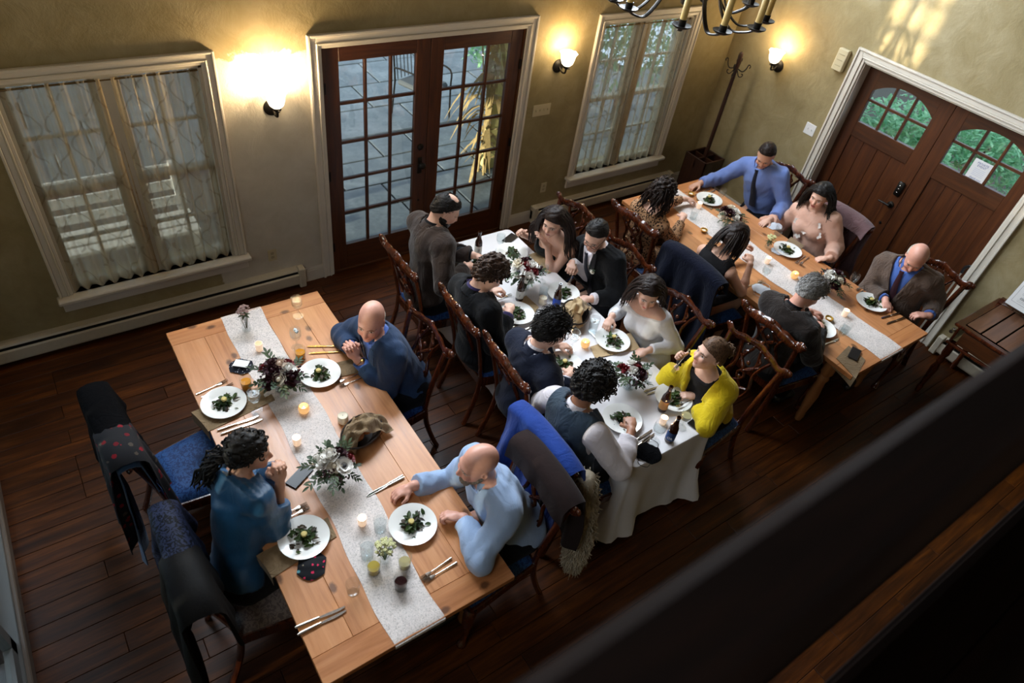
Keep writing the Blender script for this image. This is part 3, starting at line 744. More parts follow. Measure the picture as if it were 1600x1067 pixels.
t = thing('door_notice', 'white paper notice taped to a pane of the right entry door', 'notice', (X1 + .138, 1.945, 1.60))
MB().box(-.001, 0, -.085, .085, -.095, .095).build('sheet', M_WHITE, t)
Mw = basis(V(-.0012, 0, 0), V(0, -1, 0), V(0, 0, 1), V(-1, 0, 0))
bl = plain('blue_ink', srgb(90, 96, 150), .7)
text('PRIVATE', .027, bl, Mw @ Matrix.Translation((.0, .065, 0)), t); text('EVENT', .027, bl, Mw @ Matrix.Translation((-.0, .042, 0)), t)
sh = MB()
for j in range(5): sh.box(-.05, .05, .015 - j * .014, .017 - j * .014, 0, .0004, M=Mw)
sh.build('fine_print', plain('pale_ink', srgb(170, 176, 205), .7), t)
text('thank you', .026, bl, Mw @ Matrix.Translation((0, -.068, 0)), t, shear=.3)
t = thing('walking_cane', 'thin pale cane with black grip leaning by the entry door casing', 'cane', (X1 + .05, 1.56, 0))
MB().tube([(-.02, 0, .02), (.04, .005, .78)], .008, 8).build('shaft', plain('cane_steel', srgb(190, 186, 176), .3, .6), t, 60)
MB().tube(spline([(.04, .005, .76), (.045, .005, .82), (.035, -.03, .86), (.02, -.07, .855)], 4), .014, 8).build('grip', M_BLACK, t, 60)
t = thing('door_stop', 'small round door stop on the baseboard by entry casing', 'door stop', (X1, 1.30, .30))
MB().lathe([(.02, 0), (.02, .01), (.01, .014), (.01, .05), (.018, .055), (.018, .07), (0, .074)], 14, M=Matrix.Rotation(-PI / 2, 4, 'Y')).build('bumper', M_SILVER, t, 50)

# ------------------------------------------------------------------ outside
M_STONE = None
def stone_mat():
    t = NT('bluestone'); c = t.coord('Object', (1, 1, 1), True); a = t.noise(c, 3.0, 6, .6, .4); b = t.noise(c, 22, 4)
    f = t.math('ADD', t.math('MULTIPLY', a, .7), t.math('MULTIPLY', b, .3))
    col = t.ramp(f, [(.3, srgb(58, 65, 70)), (.5, srgb(84, 91, 95)), (.7, srgb(116, 123, 127))])
    oi = t.n('ShaderNodeObjectInfo'); v = t.math('ADD', t.math('MULTIPLY', oi.outputs['Random'], .35), .8); cc = t.n('ShaderNodeCombineColor')
    for i in range(3): t.l(v, cc.inputs[i])
    t.base(t.mix(1.0, col, cc.outputs[0], 'MULTIPLY')); t.set(rough=.45, spec=.5); t.bump(f, .5, .01); return t.m
M_STONE = stone_mat()
patio = struct(MB().box(-2.5, 8.5, Y1 + .22, 12.0, -.20, -.075).build('trim_11', plain('mortar', srgb(46, 48, 50), .9)))
patio['label'] = 'bluestone patio outside'
r = rngf(5); y = Y1 + .23; row = 0
while y < 9.6:
    h = r.choice([.42, .55, .7]); x = -2.4 + r.uniform(0, .5)
    while x < 7.6:
        w = r.choice([.5, .7, .95, 1.25])
        cx, cy = x + w / 2, y + h / 2
        if y < 9.6: MB().box(-w / 2 + .008, w / 2 - .008, -h / 2 + .008, h / 2 - .008, 0, .045 + r.uniform(-.004, .004), c=.008).build('flagstone', M_STONE, patio, None, (cx, cy, -.085), )
        x += w
    y += h
M_PORCH = plain('porch_white', srgb(205, 206, 204), .6)
proof = struct(MB().box(-3.2, 5.2, Y1 + .22, 8.6, 2.62, 2.78).build('trim_13', plain('porch_ceiling', srgb(196, 198, 200), .8)))
deck = struct(MB().box(-2.4, 1.5, Y1 + .23, 7.15, -.04, .0).build('trim_14', M_DARKWOOD))
for i in range(13): MB().box(-2.4, 1.5, Y1 + .235 + i * .146, Y1 + .235 + i * .146 + .14, 0, .02, c=.003).build('deck_board', wood('deck_board', srgb(30, 23, 20), srgb(44, 35, 30), srgb(56, 46, 40), 1.0, 0, .6, True), deck)
# porch wall with white boards and dark openings seen behind the left window
t = thing('porch_bench', 'white slatted porch bench seen through the left window', 'bench', (-.15, 5.5, .02))
for k, (yy, zz) in enumerate(((0, .28), (.13, .28), (.26, .28))): MB().box(-.9, 1.1, yy, yy + .1, zz, zz + .03).build('seat_slat', M_PORCH, t)
for k in range(3): MB().box(-.9, 1.1, .38 + k * .03, .40 + k * .03, .36 + k * .14, .45 + k * .14).build('back_slat', M_PORCH, t)
for xx in (-.85, 1.05):
    for yy in (.02, .42): MB().box(xx - .03, xx + .03, yy - .03, yy + .03, 0, .76 if yy > .2 else .28).build('leg', M_PORCH, t)
t = thing('garden_wall', 'dark clapboard building wall seen through the left window', 'wall', (-1.2, 9.9, -.1))
for k in range(18): MB().box(-1.4, 3.2, 0, .06, k * .14, k * .14 + .136).build('clapboard', plain('clapboard', srgb(96, 90, 84), .7), t)
t = thing('sun_block_fence', 'tall board fence added to block sun outside the sliding glass door', 'fence', (-3.0, -2.5, -.1))  # unseen, added to keep the low sun out of the left wall openings
for k in range(26): MB().box(0, .03, k * .25, k * .25 + .24, 0, 5.8 if k < 17 else 2.75).build('sun_block_board', plain('clapboard', srgb(96, 90, 84), .7), t)  # the taller boards shade the added fill opening
struct(MB().box(-3.0, X0 - .2, -3.0, 4.8, -.1, -.04).build('trim_15', plain('side_paving', srgb(196, 204, 200), .8, var=.1)))
# patio chair, post with corn stalks
t = thing('patio_chair', 'black metal patio chair with grey cushion outside the french door', 'chair', (4.3, 7.55, -.04), math.radians(200))
m = MB().box(-.24, .24, -.24, .24, .40, .47, c=.03).build('cushion', plain('grey_cushion', srgb(78, 82, 86), .8), t, 40)
for sx in (-1, 1): MB().tube(spline([(sx * .26, .26, 0), (sx * .26, .25, .4), (sx * .27, .22, .62), (sx * .27, -.1, .64), (sx * .26, -.25, .62)], 4), .012, 6).build('leg', M_IRON, t, 60); MB().tube([(sx * .25, -.3, 0), (sx * .25, -.25, .45), (sx * .24, -.3, .95)], .012, 6).build('leg', M_IRON, t, 60)
for k in range(7): xx = -.2 + k * .066; MB().tube([(xx, -.25, .46), (xx, -.30, .93)], .006, 6).build('back_rod', M_IRON, t)
MB().tube([(-.25, -.3, .95), (.25, -.3, .95)], .013, 6).build('top_rail', M_IRON, t)
t = thing('porch_post', 'pale yellow porch post outside the right french door leaf', 'post', (4.42, 6.1, -.04))
MB().box(-.06, .06, -.06, .06, 0, 2.6, c=.01).build('shaft', plain('post_yellow', srgb(200, 190, 128), .6), t); MB().box(-.085, .085, -.085, .085, 0, .14, c=.01).build('plinth', plain('post_yellow', srgb(200, 190, 128), .6), t)
M_HUSK = plain('corn_husk', srgb(150, 128, 84), .8, var=.2)
def leaf_strip(mb, p0, d, L, w, droop, rr, mi=0, n=5, curl=0.0):
    d = Vector(d).normalized(); side = d.cross(V(0, 0, 1)); side = side.normalized() if side.length > 1e-4 else V(1, 0, 0)
    vs = []
    for i in range(n + 1):
        t_ = i / n; c = Vector(p0) + d * L * t_ + V(0, 0, -droop * t_ * t_ * L); ww = w * (math.sin(PI * (.12 + .86 * t_)) if i < n else .08) 
        vs += [c - side * ww / 2 + V(0, 0, curl * w), c, c + side * ww / 2 + V(0, 0, curl * w)]
    fs = []
    for i in range(n):
        b = i * 3; fs += [(b, b + 1, b + 4, b + 3), (b + 1, b + 2, b + 5, b + 4)]
    mb.add(vs, fs, mi)
r = rngf(3); st = thing('corn_stalk_bundle', 'dry corn stalk bundle tied to the porch post', 'corn stalks', (4.28, 6.0, -.04))
for k in range(6):
    x, y = r.uniform(-.1, .1), r.uniform(-.1, .1); h = r.uniform(1.3, 1.9)
    m = MB(); m.tube([(x, y, 0), (x * .6, y * .6, h * .5), (x * 1.6, y * 1.6, h)], [.014, .012, .006], 6)
    for q in range(9):
        z = h * (.15 + .85 * q / 9); a = r.uniform(0, 6.28); leaf_strip(m, (x * .8, y * .8, z), (math.cos(a), math.sin(a), .6), r.uniform(.3, .5), .05, 1.3, r)
    m.build('stalk', M_HUSK, st)
# greenery: hedges of real leaves outside entry doors and corner window
def leaf_mat(name, lo, hi):
    t = NT(name); f = t.noise(t.coord('World'), 9, 3); col = t.ramp(f, [(.35, lo), (.65, hi)])
    t.base(col); t.set(rough=.5, spec=.4); tl = t.n('ShaderNodeBsdfTranslucent'); t.l(col, tl.inputs[0]); mx = t.n('ShaderNodeMixShader', i_0=.35)
    t.l(t.b.outputs[0], mx.inputs[1]); t.l(tl.outputs[0], mx.inputs[2]); t.l(mx.outputs[0], t.out.inputs[0]); return t.m
M_LEAF = leaf_mat('hedge_leaf', srgb(92, 160, 112), srgb(176, 220, 172))
def hedge(loc, size, n, seed, label, mat=None):
    r = rngf(seed); m = MB()
    for i in range(n):
        a = r.uniform(0, 6.28); u = r.random() ** .4; ph = math.acos(r.uniform(-.3, 1))
        p = V(size[0] * u * math.sin(ph) * math.cos(a), size[1] * u * math.sin(ph) * math.sin(a), size[2] * (.45 + .55 * u * math.cos(ph)))
        d = V(r.uniform(-1, 1), r.uniform(-1, 1), r.uniform(-.6, .8)); leaf_strip(m, p, d, r.uniform(.07, .13), .045, .3, r, n=2)
    t = thing('hedge_shrub', label, 'shrub', loc)
    tag(m.build('foliage', mat or M_LEAF, t), kind='stuff')
    MB().tube([(0, 0, -.1), (0.02, 0, size[2] * .6)], [.05, .03], 8).build('stem', M_DARKWOOD, t)
# the approach outside the entry doors
path = struct(MB().box(X1 + .22, 16, -4, 8, -.25, -.075).build('trim_12', plain('garden_soil', srgb(70, 62, 50), .9, var=.2)))
bm_ = MB().box(-.098, .098, -.048, .048, 0, .05, c=.006).mesh('brick', None)
M_BRICK = NT('path_brick'); oi = M_BRICK.n('ShaderNodeObjectInfo'); M_BRICK.base(M_BRICK.ramp(oi.outputs['Random'], [(0, srgb(168, 128, 116)), (1, srgb(214, 180, 168))])); M_BRICK.set(rough=.8); M_BRICK = M_BRICK.m
bm_.materials.clear(); bm_.materials.append(M_BRICK)
k = 0
for i in range(17):
    for j in range(17):
        x = 8.6 + i * .104 ; y = .0 + j * .206 + (.1 if i % 2 else 0)
        if y > 3.3: continue
        o = obj('brick', bm_, path, (x, y, -.085), PI / 2); k += 1
tag(MB().box(6.83, 8.54, .0, 3.4, -.08, -.03).build('paving', plain('path_paving', srgb(196, 160, 148), .8, var=.15, vscale=9), path), kind=None)
hedge((8.5, 3.45, -.08), (.75, .7, 1.5), 2600, 1, 'leafy green shrub outside the left entry door')
hedge((10.1, 3.0, -.08), (.9, .7, 1.3), 2600, 2, 'broad green shrub behind the one outside the left entry door')
hedge((8.0, 4.6, -.08), (.8, .8, 1.9), 2200, 3, 'tall green shrub beside the outer corner of the house')
hedge((5.9, 7.6, -.08), (.9, .6, 2.0), 2200, 4, 'green garden shrub seen through the corner window')
hedge((6.9, 6.6, -.08), (.8, .7, 2.3), 2200, 8, 'taller green shrub right of the corner window view')
t = thing('white_planter', 'white porch planter box seen through the corner window', 'planter', (5.1, 6.5, -.04))
for (a, b, c, d) in ((-.3, .3, -.2, -.17), (-.3, .3, .17, .2), (-.3, -.27, -.2, .2), (.27, .3, -.2, .2)): MB().box(a, b, c, d, 0, .55).build('side_board', M_PORCH, t)
MB().box(-.27, .27, -.17, .17, .40, .5).build('soil', plain('garden_soil', srgb(70, 62, 50), .9, var=.2), t)
# ------------------------------------------------------------------ tables
TZ = 0.76
def pine_table(x0, x1, y0, y1, label):
    cx, cy = (x0 + x1) / 2, (y0 + y1) / 2; hx, hy = (x1 - x0) / 2, (y1 - y0) / 2
    t = thing('farm_table', label, 'table', (cx, cy, 0))
    ws = [.20, .23, .18, .22, .20]; tot = sum(ws); x = -hx; e = .14
    for w in ws:
        w = w / tot * 2 * hx
        MB().box(x + .0006, x + w - .0006, -hy + e, hy - e, TZ - .036, TZ, c=.0016).build('board', M_PINE, t); x += w
    for s in (-1, 1): MB().box(-hx, hx, s * hy - (e if s > 0 else 0) + .0006, s * hy + (e if s < 0 else 0) - .0006, TZ - .036, TZ, c=.0022).build('breadboard_end', M_PINEX, t)
    for s in (-1, 1):
        MB().box(s * (hx - .11) - .012, s * (hx - .11) + .012, -hy + .2, hy - .2, TZ - .14, TZ - .036).build('apron', M_PINELEG, t)
        MB().box(-hx + .11, hx - .11, s * (hy - .2) - .012, s * (hy - .2) + .012, TZ - .14, TZ - .036).build('apron', M_PINELEG, t)
        for u in (-1, 1):
            T = Matrix.Translation((u * (hx - .12), s * (hy - .21), 0))
            MB().lathe([(.025, 0), (.036, .05), (.03, .1), (.046, .3), (.034, .46), (.046, .5), (.034, .53), (.05, .56), (.05, TZ - .036)], 14, M=T).build('leg', M_PINELEG, t, 40)
    return t
T1 = (.305, 1.34, 1.19, 3.77); T2 = (2.36, 3.12, 1.40, 3.88); T3 = (4.42, 5.50, 1.22, 3.85)
pine_table(*T1, 'nearest pine farm table with lace runner, by the left window')
pine_table(*T3, 'pine farm table with lace runner in front of the entry doors')
t = thing('banquet_table', 'long folding banquet table hidden under the white tablecloth', 'table', ((T2[0] + T2[1]) / 2, (T2[2] + T2[3]) / 2, 0))
hx, hy = (T2[1] - T2[0]) / 2 - .012, (T2[3] - T2[2]) / 2 - .012
MB().box(-hx, hx, -hy, hy, TZ - .04, TZ - .006, c=.006).build('tabletop', M_PINELEG, t)
for s in (-1, 1):
    for u in (-1, 1): MB().tube([(u * (hx - .08), s * (hy - .25), 0), (u * (hx - .08), s * (hy - .25), TZ - .04)], .014, 8).build('leg', M_IRON, t)
def fabric(name, col, rough=.85, wscale=900, bs=.15, var=.12, sheen=.2, spec=.2, crease=2.4):
    if name in MATS: return MATS[name]
    t = NT(name); c = t.coord('Object'); f = t.noise(c, 6, 3); w = t.noise(c, wscale, 1)
    k = tuple(q * (1 - var) for q in col); h = tuple(min(1, q * (1 + var)) for q in col)
    t.base(t.ramp(t.math('ADD', t.math('MULTIPLY', f, .7), t.math('MULTIPLY', w, .3)), [(.35, k), (.65, h)])); t.set(rough=rough, spec=spec, sheen=sheen)
    cr = t.math('ABSOLUTE', t.math('SUBTRACT', t.noise(t.coord('Object', (1, 1, .55), rot=(.5, .4, 0)), 8.5, 2, .5, 2.2), .5))
    t.bump(t.math('ADD', t.math('MULTIPLY', cr, crease), t.math('ADD', t.math('MULTIPLY', t.noise(c, 24, 3), .5), t.math('MULTIPLY', w, .15))), bs * 2.2, .014); MATS[name] = t.m; return t.m
M_CLOTH = fabric('white_linen', srgb(226, 222, 222), .8, 700, .06, .03, .1, crease=.6)
def tablecloth():
    x0, x1, y0, y1 = T2; rc = .05; per = []
    def corner(cx, cy, a0):
        for i in range(9): a = a0 + PI / 2 * i / 8; per.append((cx + rc * math.cos(a), cy + rc * math.sin(a), math.cos(a), math.sin(a), 1.0))
    def edge(ax, ay, bx, by, nx, ny, n):
        for i in range(1, n): u = i / n; per.append((ax + (bx - ax) * u, ay + (by - ay) * u, nx, ny, max(0, 1 - min(u, 1 - u) * 2 * (abs(bx - ax) + abs(by - ay)) * 2.2)))
    corner(x1 - rc, y0 + rc, -PI / 2); edge(x1, y0 + rc, x1, y1 - rc, 1, 0, 50)
    corner(x1 - rc, y1 - rc, 0); edge(x1 - rc, y1, x0 + rc, y1, 0, 1, 18)
    corner(x0 + rc, y1 - rc, PI / 2); edge(x0, y1 - rc, x0, y0 + rc, -1, 0, 50)
    corner(x0 + rc, y0 + rc, PI); edge(x0 + rc, y0, x1 - rc, y0, 0, -1, 18)
    n = len(per); vs = []; rows = [(0, 0.0), (.004, .0), (.015, .008), (.06, .06), (.2, .2), (.4, .45), (.55, .7), (.70, 1.0)]
    for (dz, k) in rows:
        for i, (x, y, nx, ny, cw) in enumerate(per):
            s = i / n * 2 * PI
            fold = (.018 * math.sin(s * 19) + .013 * math.sin(s * 31 + 1)) * k * (.4 + cw)
            o = .004 + .01 * k + .10 * cw * k * k + fold if dz > 0 else 0
            vs.append((x + nx * o, y + ny * o, TZ - dz + (0.015 * math.sin(s * 7) * k)))
    fs = [(r * n + i, r * n + (i + 1) % n, (r + 1) * n + (i + 1) % n, (r + 1) * n + i) for r in range(len(rows) - 1) for i in range(n)]
    m = MB(); m.add(vs, [tuple(reversed(f)) for f in fs])
    # gently wavy top
    nu, nv = 16, 44; b = len(m.v)
    def top(u, v):
        x = x0 + .0 + (x1 - x0) * u; y = y0 + (y1 - y0) * v
        return (x, y, TZ + .0004 + .0016 * (math.sin(v * 37 + u * 5) * math.sin(u * 9 + 1)) * (1 if .02 < u < .98 and .02 < v < .98 else 0))
    cv = [(x, y, TZ) for (x, y, a, c, d) in per]
    m.add(cv, [tuple(range(n))])
    o = m.build('tablecloth', M_CLOTH, None, 50)
    tag(o, 'white floor-length tablecloth on the middle table', 'tablecloth')
tablecloth()
def lace_mat():
    t = NT('lace'); c = t.coord('Object')
    vo = t.n('ShaderNodeTexVoronoi', feature='DISTANCE_TO_EDGE'); vo.inputs['Scale'].default_value = 60; t.l(c, vo.inputs['Vector'])
    n1 = t.noise(c, 110, 2, .6, 1.2); n2 = t.noise(c, 30, 2, .5, 1.6)
    thread = t.math('LESS_THAN', vo.outputs['Distance'], 0.10)
    blob = t.math('GREATER_THAN', n1, 0.47); rose = t.math('GREATER_THAN', n2, 0.53)
    rose = t.ramp(t.noise(c, 52, 2, .5, 2.6), [(.42, (0, 0, 0)), (.56, (1, 1, 1))]); f = t.math('MAXIMUM', t.math('MULTIPLY', thread, .7), t.math('ADD', t.math('MULTIPLY', rose, .75), t.math('MULTIPLY', n1, .4)))
    op = t.math('ADD', t.math('MULTIPLY', f, .46), .42)
    t.base(srgb(236, 226, 220)); t.set(rough=.85, spec=.2, alpha=op); t.bump(f, .25, .003); return t.m
M_LACE = lace_mat()
def runner(x0, x1, tab, label, h0=.03, h1=.05):
    y0, y1 = tab[2], tab[3]; L = (y1 - y0) + h0 + h1; r = rngf(int(x0 * 100))
    ph = [r.uniform(0, 6) for _ in range(6)]
    def fn(u, v):
        s = v * L - h0; w = .006 * math.sin(s * 7 + ph[0]) + .004 * math.sin(s * 17 + ph[1])
        x = x0 + (x1 - x0) * u + w + .010 * math.sin(s * 2.3 + ph[2])
        if s < 0: return (x, y0 - .006, TZ + .003 + s)
        if s > y1 - y0: return (x, y1 + .006, TZ + .003 - (s - (y1 - y0)))
        return (x, y0 + s, TZ + .0028 + .0012 * math.sin(s * 31 + u * 6 + ph[3]))
    m = MB().sheet(fn, 14, 120, .0012); o = m.build('lace_runner', M_LACE, None, 60); tag(o, label, 'table runner', 'lace runners')
runner(.655, .925, T1, 'white lace runner on the nearest pine table'); runner(4.80, 5.10, T3, 'white lace runner on the table before the entry doors')

# ------------------------------------------------------------------ chairs
def damask(name, lo, hi, spec=.3, sheen=.12):
    t = NT(name); c = t.coord('Object'); f = t.noise(c, 34, 2, .5, 2.2); g = t.noise(c, 9, 2)
    m = t.math('GREATER_THAN', f, .5); t.base(t.mix(m, lo, hi)); t.set(rough=.6, spec=spec, sheen=sheen); t.bump(t.math('ADD', m, t.math('MULTIPLY', g, 2)), .15, .003); return t.m
M_DAMASK = damask('blue_damask', srgb(18, 52, 104), srgb(40, 84, 142)); M_TAPESTRY = damask('pale_tapestry', srgb(96, 84, 80), srgb(128, 114, 106))
CH = {}
def chair_meshes():
    m = MB()
    def seatpt(u, v):
        y = -.225 + .465 * v; w = .205 + .07 * v; x = (2 * u - 1) * w
        e = min(1, 7 * min(u, 1 - u)) ** .5 * min(1, 7 * min(v, 1 - v)) ** .5
        return (x, y + .025 * math.sin(PI * u) * v, .445 + .05 * e + .012 * math.sin(PI * u) * math.sin(PI * v))
    m.sheet(seatpt, 20, 20); CH['cushion'] = m.mesh('cushion', M_DAMASK, 180)
    m = MB(); F = [(-.275, .24), (.275, .24)]; 
    m.bar((-.272, .245, .41), (.272, .245, .41), .024, .08, c=.006); m.bar((-.2, -.225, .41), (.2, -.225, .41), .024, .08, c=.006)
    for s in (-1, 1): m.bar((s * .205, -.225, .41), (s * .275, .245, .41), .024, .08, c=.006)
    CH['seat_frame'] = m.mesh('seat_frame', M_MAHOG)
    for s in (-1, 1):
        CH['fl%d' % s] = MB().tube(spline([(s * .268, .235, .445), (s * .285, .262, .36), (s * .272, .25, .25), (s * .258, .232, .13), (s * .262, .25, .05), (s * .268, .268, .012)], 5), [.034 - .0] * 1 + [.036] * 2 + [.036, .035, .033, .031, .029, .027, .025, .023, .021, .019, .018, .017, .016, .016, .017, .018, .02, .024, .028, .03, .031, .03, .026], 8).mesh('leg', M_MAHOG, 60)
        CH['rl%d' % s] = MB().tube(spline([(s * .2, -.225, .45), (s * .202, -.24, .3), (s * .208, -.29, .12), (s * .212, -.335, 0)], 5), .021, 6, flat=(1.15, .9)).mesh('leg', M_MAHOG, 60)
        CH['st%d' % s] = MB().tube(spline([(s * .198, -.222, .43), (s * .205, -.245, .6), (s * .222, -.285, .8), (s * .236, -.325, .965)], 5), .019, 6, flat=(1.1, .9)).mesh('stile', M_MAHOG, 60)
    pts = [(-.285, -.35, .992), (-.262, -.342, .985), (-.235, -.338, .968), (-.18, -.345, .966), (-.13, -.352, .982), (-.09, -.356, .986), (-.05, -.36, .998), (0, -.362, 1.004),
           (.05, -.36, .998), (.09, -.356, .986), (.13, -.352, .982), (.18, -.345, .966), (.235, -.338, .968), (.262, -.342, .985), (.285, -.35, .992)]
    P = spline(pts, 3); nP = len(P); rad = [.026 + .006 * abs(math.sin(i / nP * PI * 5)) for i in range(nP)]; rad[0] = .018; rad[-1] = .018
    m = MB().tube(P, rad, 8, flat=(1.25, .55), up=(0, 0, 1))
    for x, z, rr in ((-.285, .995, .024), (.285, .995, .024), (-.21, .968, .02), (.21, .968, .02), (-.11, .99, .02), (.11, .99, .02), (0, 1.022, .026), (-.045, 1.01, .018), (.045, 1.01, .018), (-.16, .972, .016), (.16, .972, .016)):
        m.ell((x, -.345 - .017 * (1 - abs(x) / .29), z), (rr, rr * .62, rr), 8, 5)
    for s in (-1, 1):
        for k in range(5): a = s * (.03 + .05 * k); m.ell((a, -.352 + .02 * abs(a), .975 - .012 * (k % 2)), (.012, .012, .008), 6, 4)
    CH['crest'] = m.mesh('crest_rail', M_MAHOG, 60)
    # pierced splat: vase outline with interlaced ribbons
    def bz(z): t_ = (z - .45) / .52; return -.225 - .045 * t_ - .09 * t_ * t_ + .0
    m = MB()
    def rib(pts2, r0=.013):
        m.tube(spline([(x, bz(z), z) for x, z in pts2], 4), r0, 6, flat=(1.0, .8), up=(0, 1, 0))
    for s in (-1, 1):
        rib([(s * .05, .46), (s * .05, .52), (s * .085, .6), (s * .115, .7), (s * .085, .8), (s * .10, .88), (s * .14, .965)], .015)
        rib([(s * .018, .46), (-s * .02, .56), (s * .05, .66), (-s * .03, .76), (s * .06, .85), (s * .03, .96)])
        rib([(s * .1, .7), (s * .03, .66), (0, .6)]); rib([(s * .085, .88), (s * .02, .82), (0, .78)])
        rib([(s * .04, .93), (s * .075, .91), (s * .06, .87)], .009)
    for z in (.62, .74, .86): m.ell((0, bz(z) + .002, z), (.018, .012, .018), 8, 5)
    m.box(-.07, .07, -.245, -.215, .44, .475, c=.008)
    CH['splat'] = m.mesh('splat', M_MAHOG, 60)
chair_meshes()
def chair(x, y, yaw, label, seat=None):
    "yaw: direction the sitter faces, degrees from +x"
    t = thing('dining_chair', label, 'chair', (x, y, 0), math.radians(yaw - 90), 'carved mahogany dining chairs')
    obj('cushion', CH['cushion'], t); obj('seat_frame', CH['seat_frame'], t); obj('crest_rail', CH['crest'], t); obj('splat', CH['splat'], t)
    for s in (-1, 1): obj('leg', CH['fl%d' % s], t); obj('leg', CH['rl%d' % s], t); obj('stile', CH['st%d' % s], t)
    if seat:
        c = [q for q in t.children if q.name.startswith('cushion')][0]; c.data = c.data.copy(); c.data.materials[0] = seat
    return t

# ------------------------------------------------------------------ tableware
M_LEAFY = leaf_mat('salad_leaf', srgb(28, 46, 18), srgb(74, 96, 40)); M_DKLEAF = leaf_mat('dark_salad_leaf', srgb(38, 30, 22), srgb(84, 66, 40))
PLATE = MB().lathe([(0, .004), (.055, .003), (.06, 0), (.072, .0), (.076, .006), (.118, .017), (.129, .021), (.130, .024), (.118, .0215), (.08, .0115), (.07, .0075), (0, .007)], 40).mesh('china_plate', M_PLATE, 40)
SALAD = []
for k in range(4):
    r = rngf(20 + k); m = MB()
    for i in range(64):
        a = r.uniform(0, 6.28); u = abs(r.gauss(0, .032)); p = (u * math.cos(a) * 1.2, u * math.sin(a), .008 + max(0, .034 - u * .5) * r.random())
        b = r.uniform(0, 6.28); leaf_strip(m, p, (math.cos(b), math.sin(b), r.uniform(-.1, .7)), r.uniform(.03, .055), r.uniform(.014, .024), r.uniform(.1, .8), r, r.choice([0, 0, 0, 1]), 4, .25)
    for i in range(14): a = r.uniform(0, 6.28); u = r.uniform(.02, .065); m.ell((u * math.cos(a), u * math.sin(a), .012), (.005, .004, .004), 6, 4, 1)
    g = m.mesh('greens', [M_LEAFY, M_DKLEAF], 180)
    m = MB().lathe([(0, 0), (.014, .0), (.0165, .005), (.0165, .011), (.014, .015), (0, .016)], 14, M=Matrix.Translation((r.uniform(-.006, .01), r.uniform(-.006, .01), .040)))
    SALAD.append((g, m.mesh('cheese_round', plain('goat_cheese', srgb(206, 186, 112), .7, var=.15, vscale=90), 40)))
def plate(px, py, who, rot=0, salad=True, z=TZ + .003, eaten=False):
    p = at(px, py, z + .012); p.z = z
    o = obj('china_plate', PLATE, None, p); tag(o, 'round white china plate %s' % who, 'plate', 'white dinner plates')
    if salad:
        t = thing('salad', 'green salad on the plate %s' % who, 'salad', p, rot, 'plated salads')
        g, c = SALAD[int(px) % 4]; o = obj('greens', g, t); tag(o, kind='stuff')
        if not eaten: obj('cheese_round', c, t)
    return p
def fork_mesh(mat):
    m = MB(); m.tube([(0, -.10, .004), (0, -.06, .004), (0, .0, .004), (0, .03, .006)], [.0065, .0045, .003, .003], 6, flat=(.45, 1))
    m.tube([(0, .03, .006), (0, .045, .004), (0, .06, .003)], [.003, .010, .012], 6, flat=(.2, 1))
    for k in range(4): x = -.0095 + k * .0063; m.tube([(x, .058, .003), (x, .085, .006), (x, .1, .009)], [.0021, .0019, .001], 5)
    return m.mesh('dinner_fork', mat, 60)
def knife_mesh(mat):
    m = MB(); m.tube([(0, -.115, .005), (0, -.10, .005), (0, -.03, .005), (0, .0, .005)], [.005, .008, .0065, .005], 6, flat=(.55, 1))
    m.prism([(-.004, 0), (.006, 0), (.010, .06), (.009, .10), (.003, .125), (-.003, .125), (-.005, .05)], .002, .0045)
    return m.mesh('table_knife', mat, 40)
FORK = {'s': fork_mesh(M_SILVER), 'g': fork_mesh(M_GOLDW)}; KNIFE = {'s': knife_mesh(M_SILVER), 'g': knife_mesh(M_GOLDW)}
def cutlery(kind, px0, py0, px1, py1, label, mat='s', z=TZ + .003):
    "laid with its handle at the first pixel, tip towards the second"
    a, b = at(px0, py0, z), at(px1, py1, z); d = b - a; c = (a + b) / 2
    o = obj('dinner_fork' if kind == 'f' else 'table_knife', (FORK if kind == 'f' else KNIFE)[mat], None, (c.x, c.y, z), math.atan2(d.y, d.x) - PI / 2)
    tag(o, label, 'fork' if kind == 'f' else 'knife', 'forks' if kind == 'f' else 'knives'); return o
M_WATER = glass('drinking_water', (.93, .96, .97), .08, .2); M_ICE = plain('ice', srgb(205, 214, 218), .55, spec=.2)
M_BEER = plain('amber_drink', srgb(214, 140, 36), .12); M_WINE = plain('pale_wine', srgb(206, 178, 84), .12); M_RED = plain('red_wine', srgb(34, 8, 12), .1)
GOB = [(.0, .0), (.036, .001), (.037, .003), (.012, .008), (.006, .02), (.0055, .055), (.008, .065), (.026, .085), (.036, .11), (.037, .135), (.034, .165)]
TUM = [(.0, .0), (.028, .0), (.031, .003), (.034, .05), (.037, .095)]
TALL = [(.0, .0), (.03, .0), (.032, .004), (.035, .07), (.038, .14)]
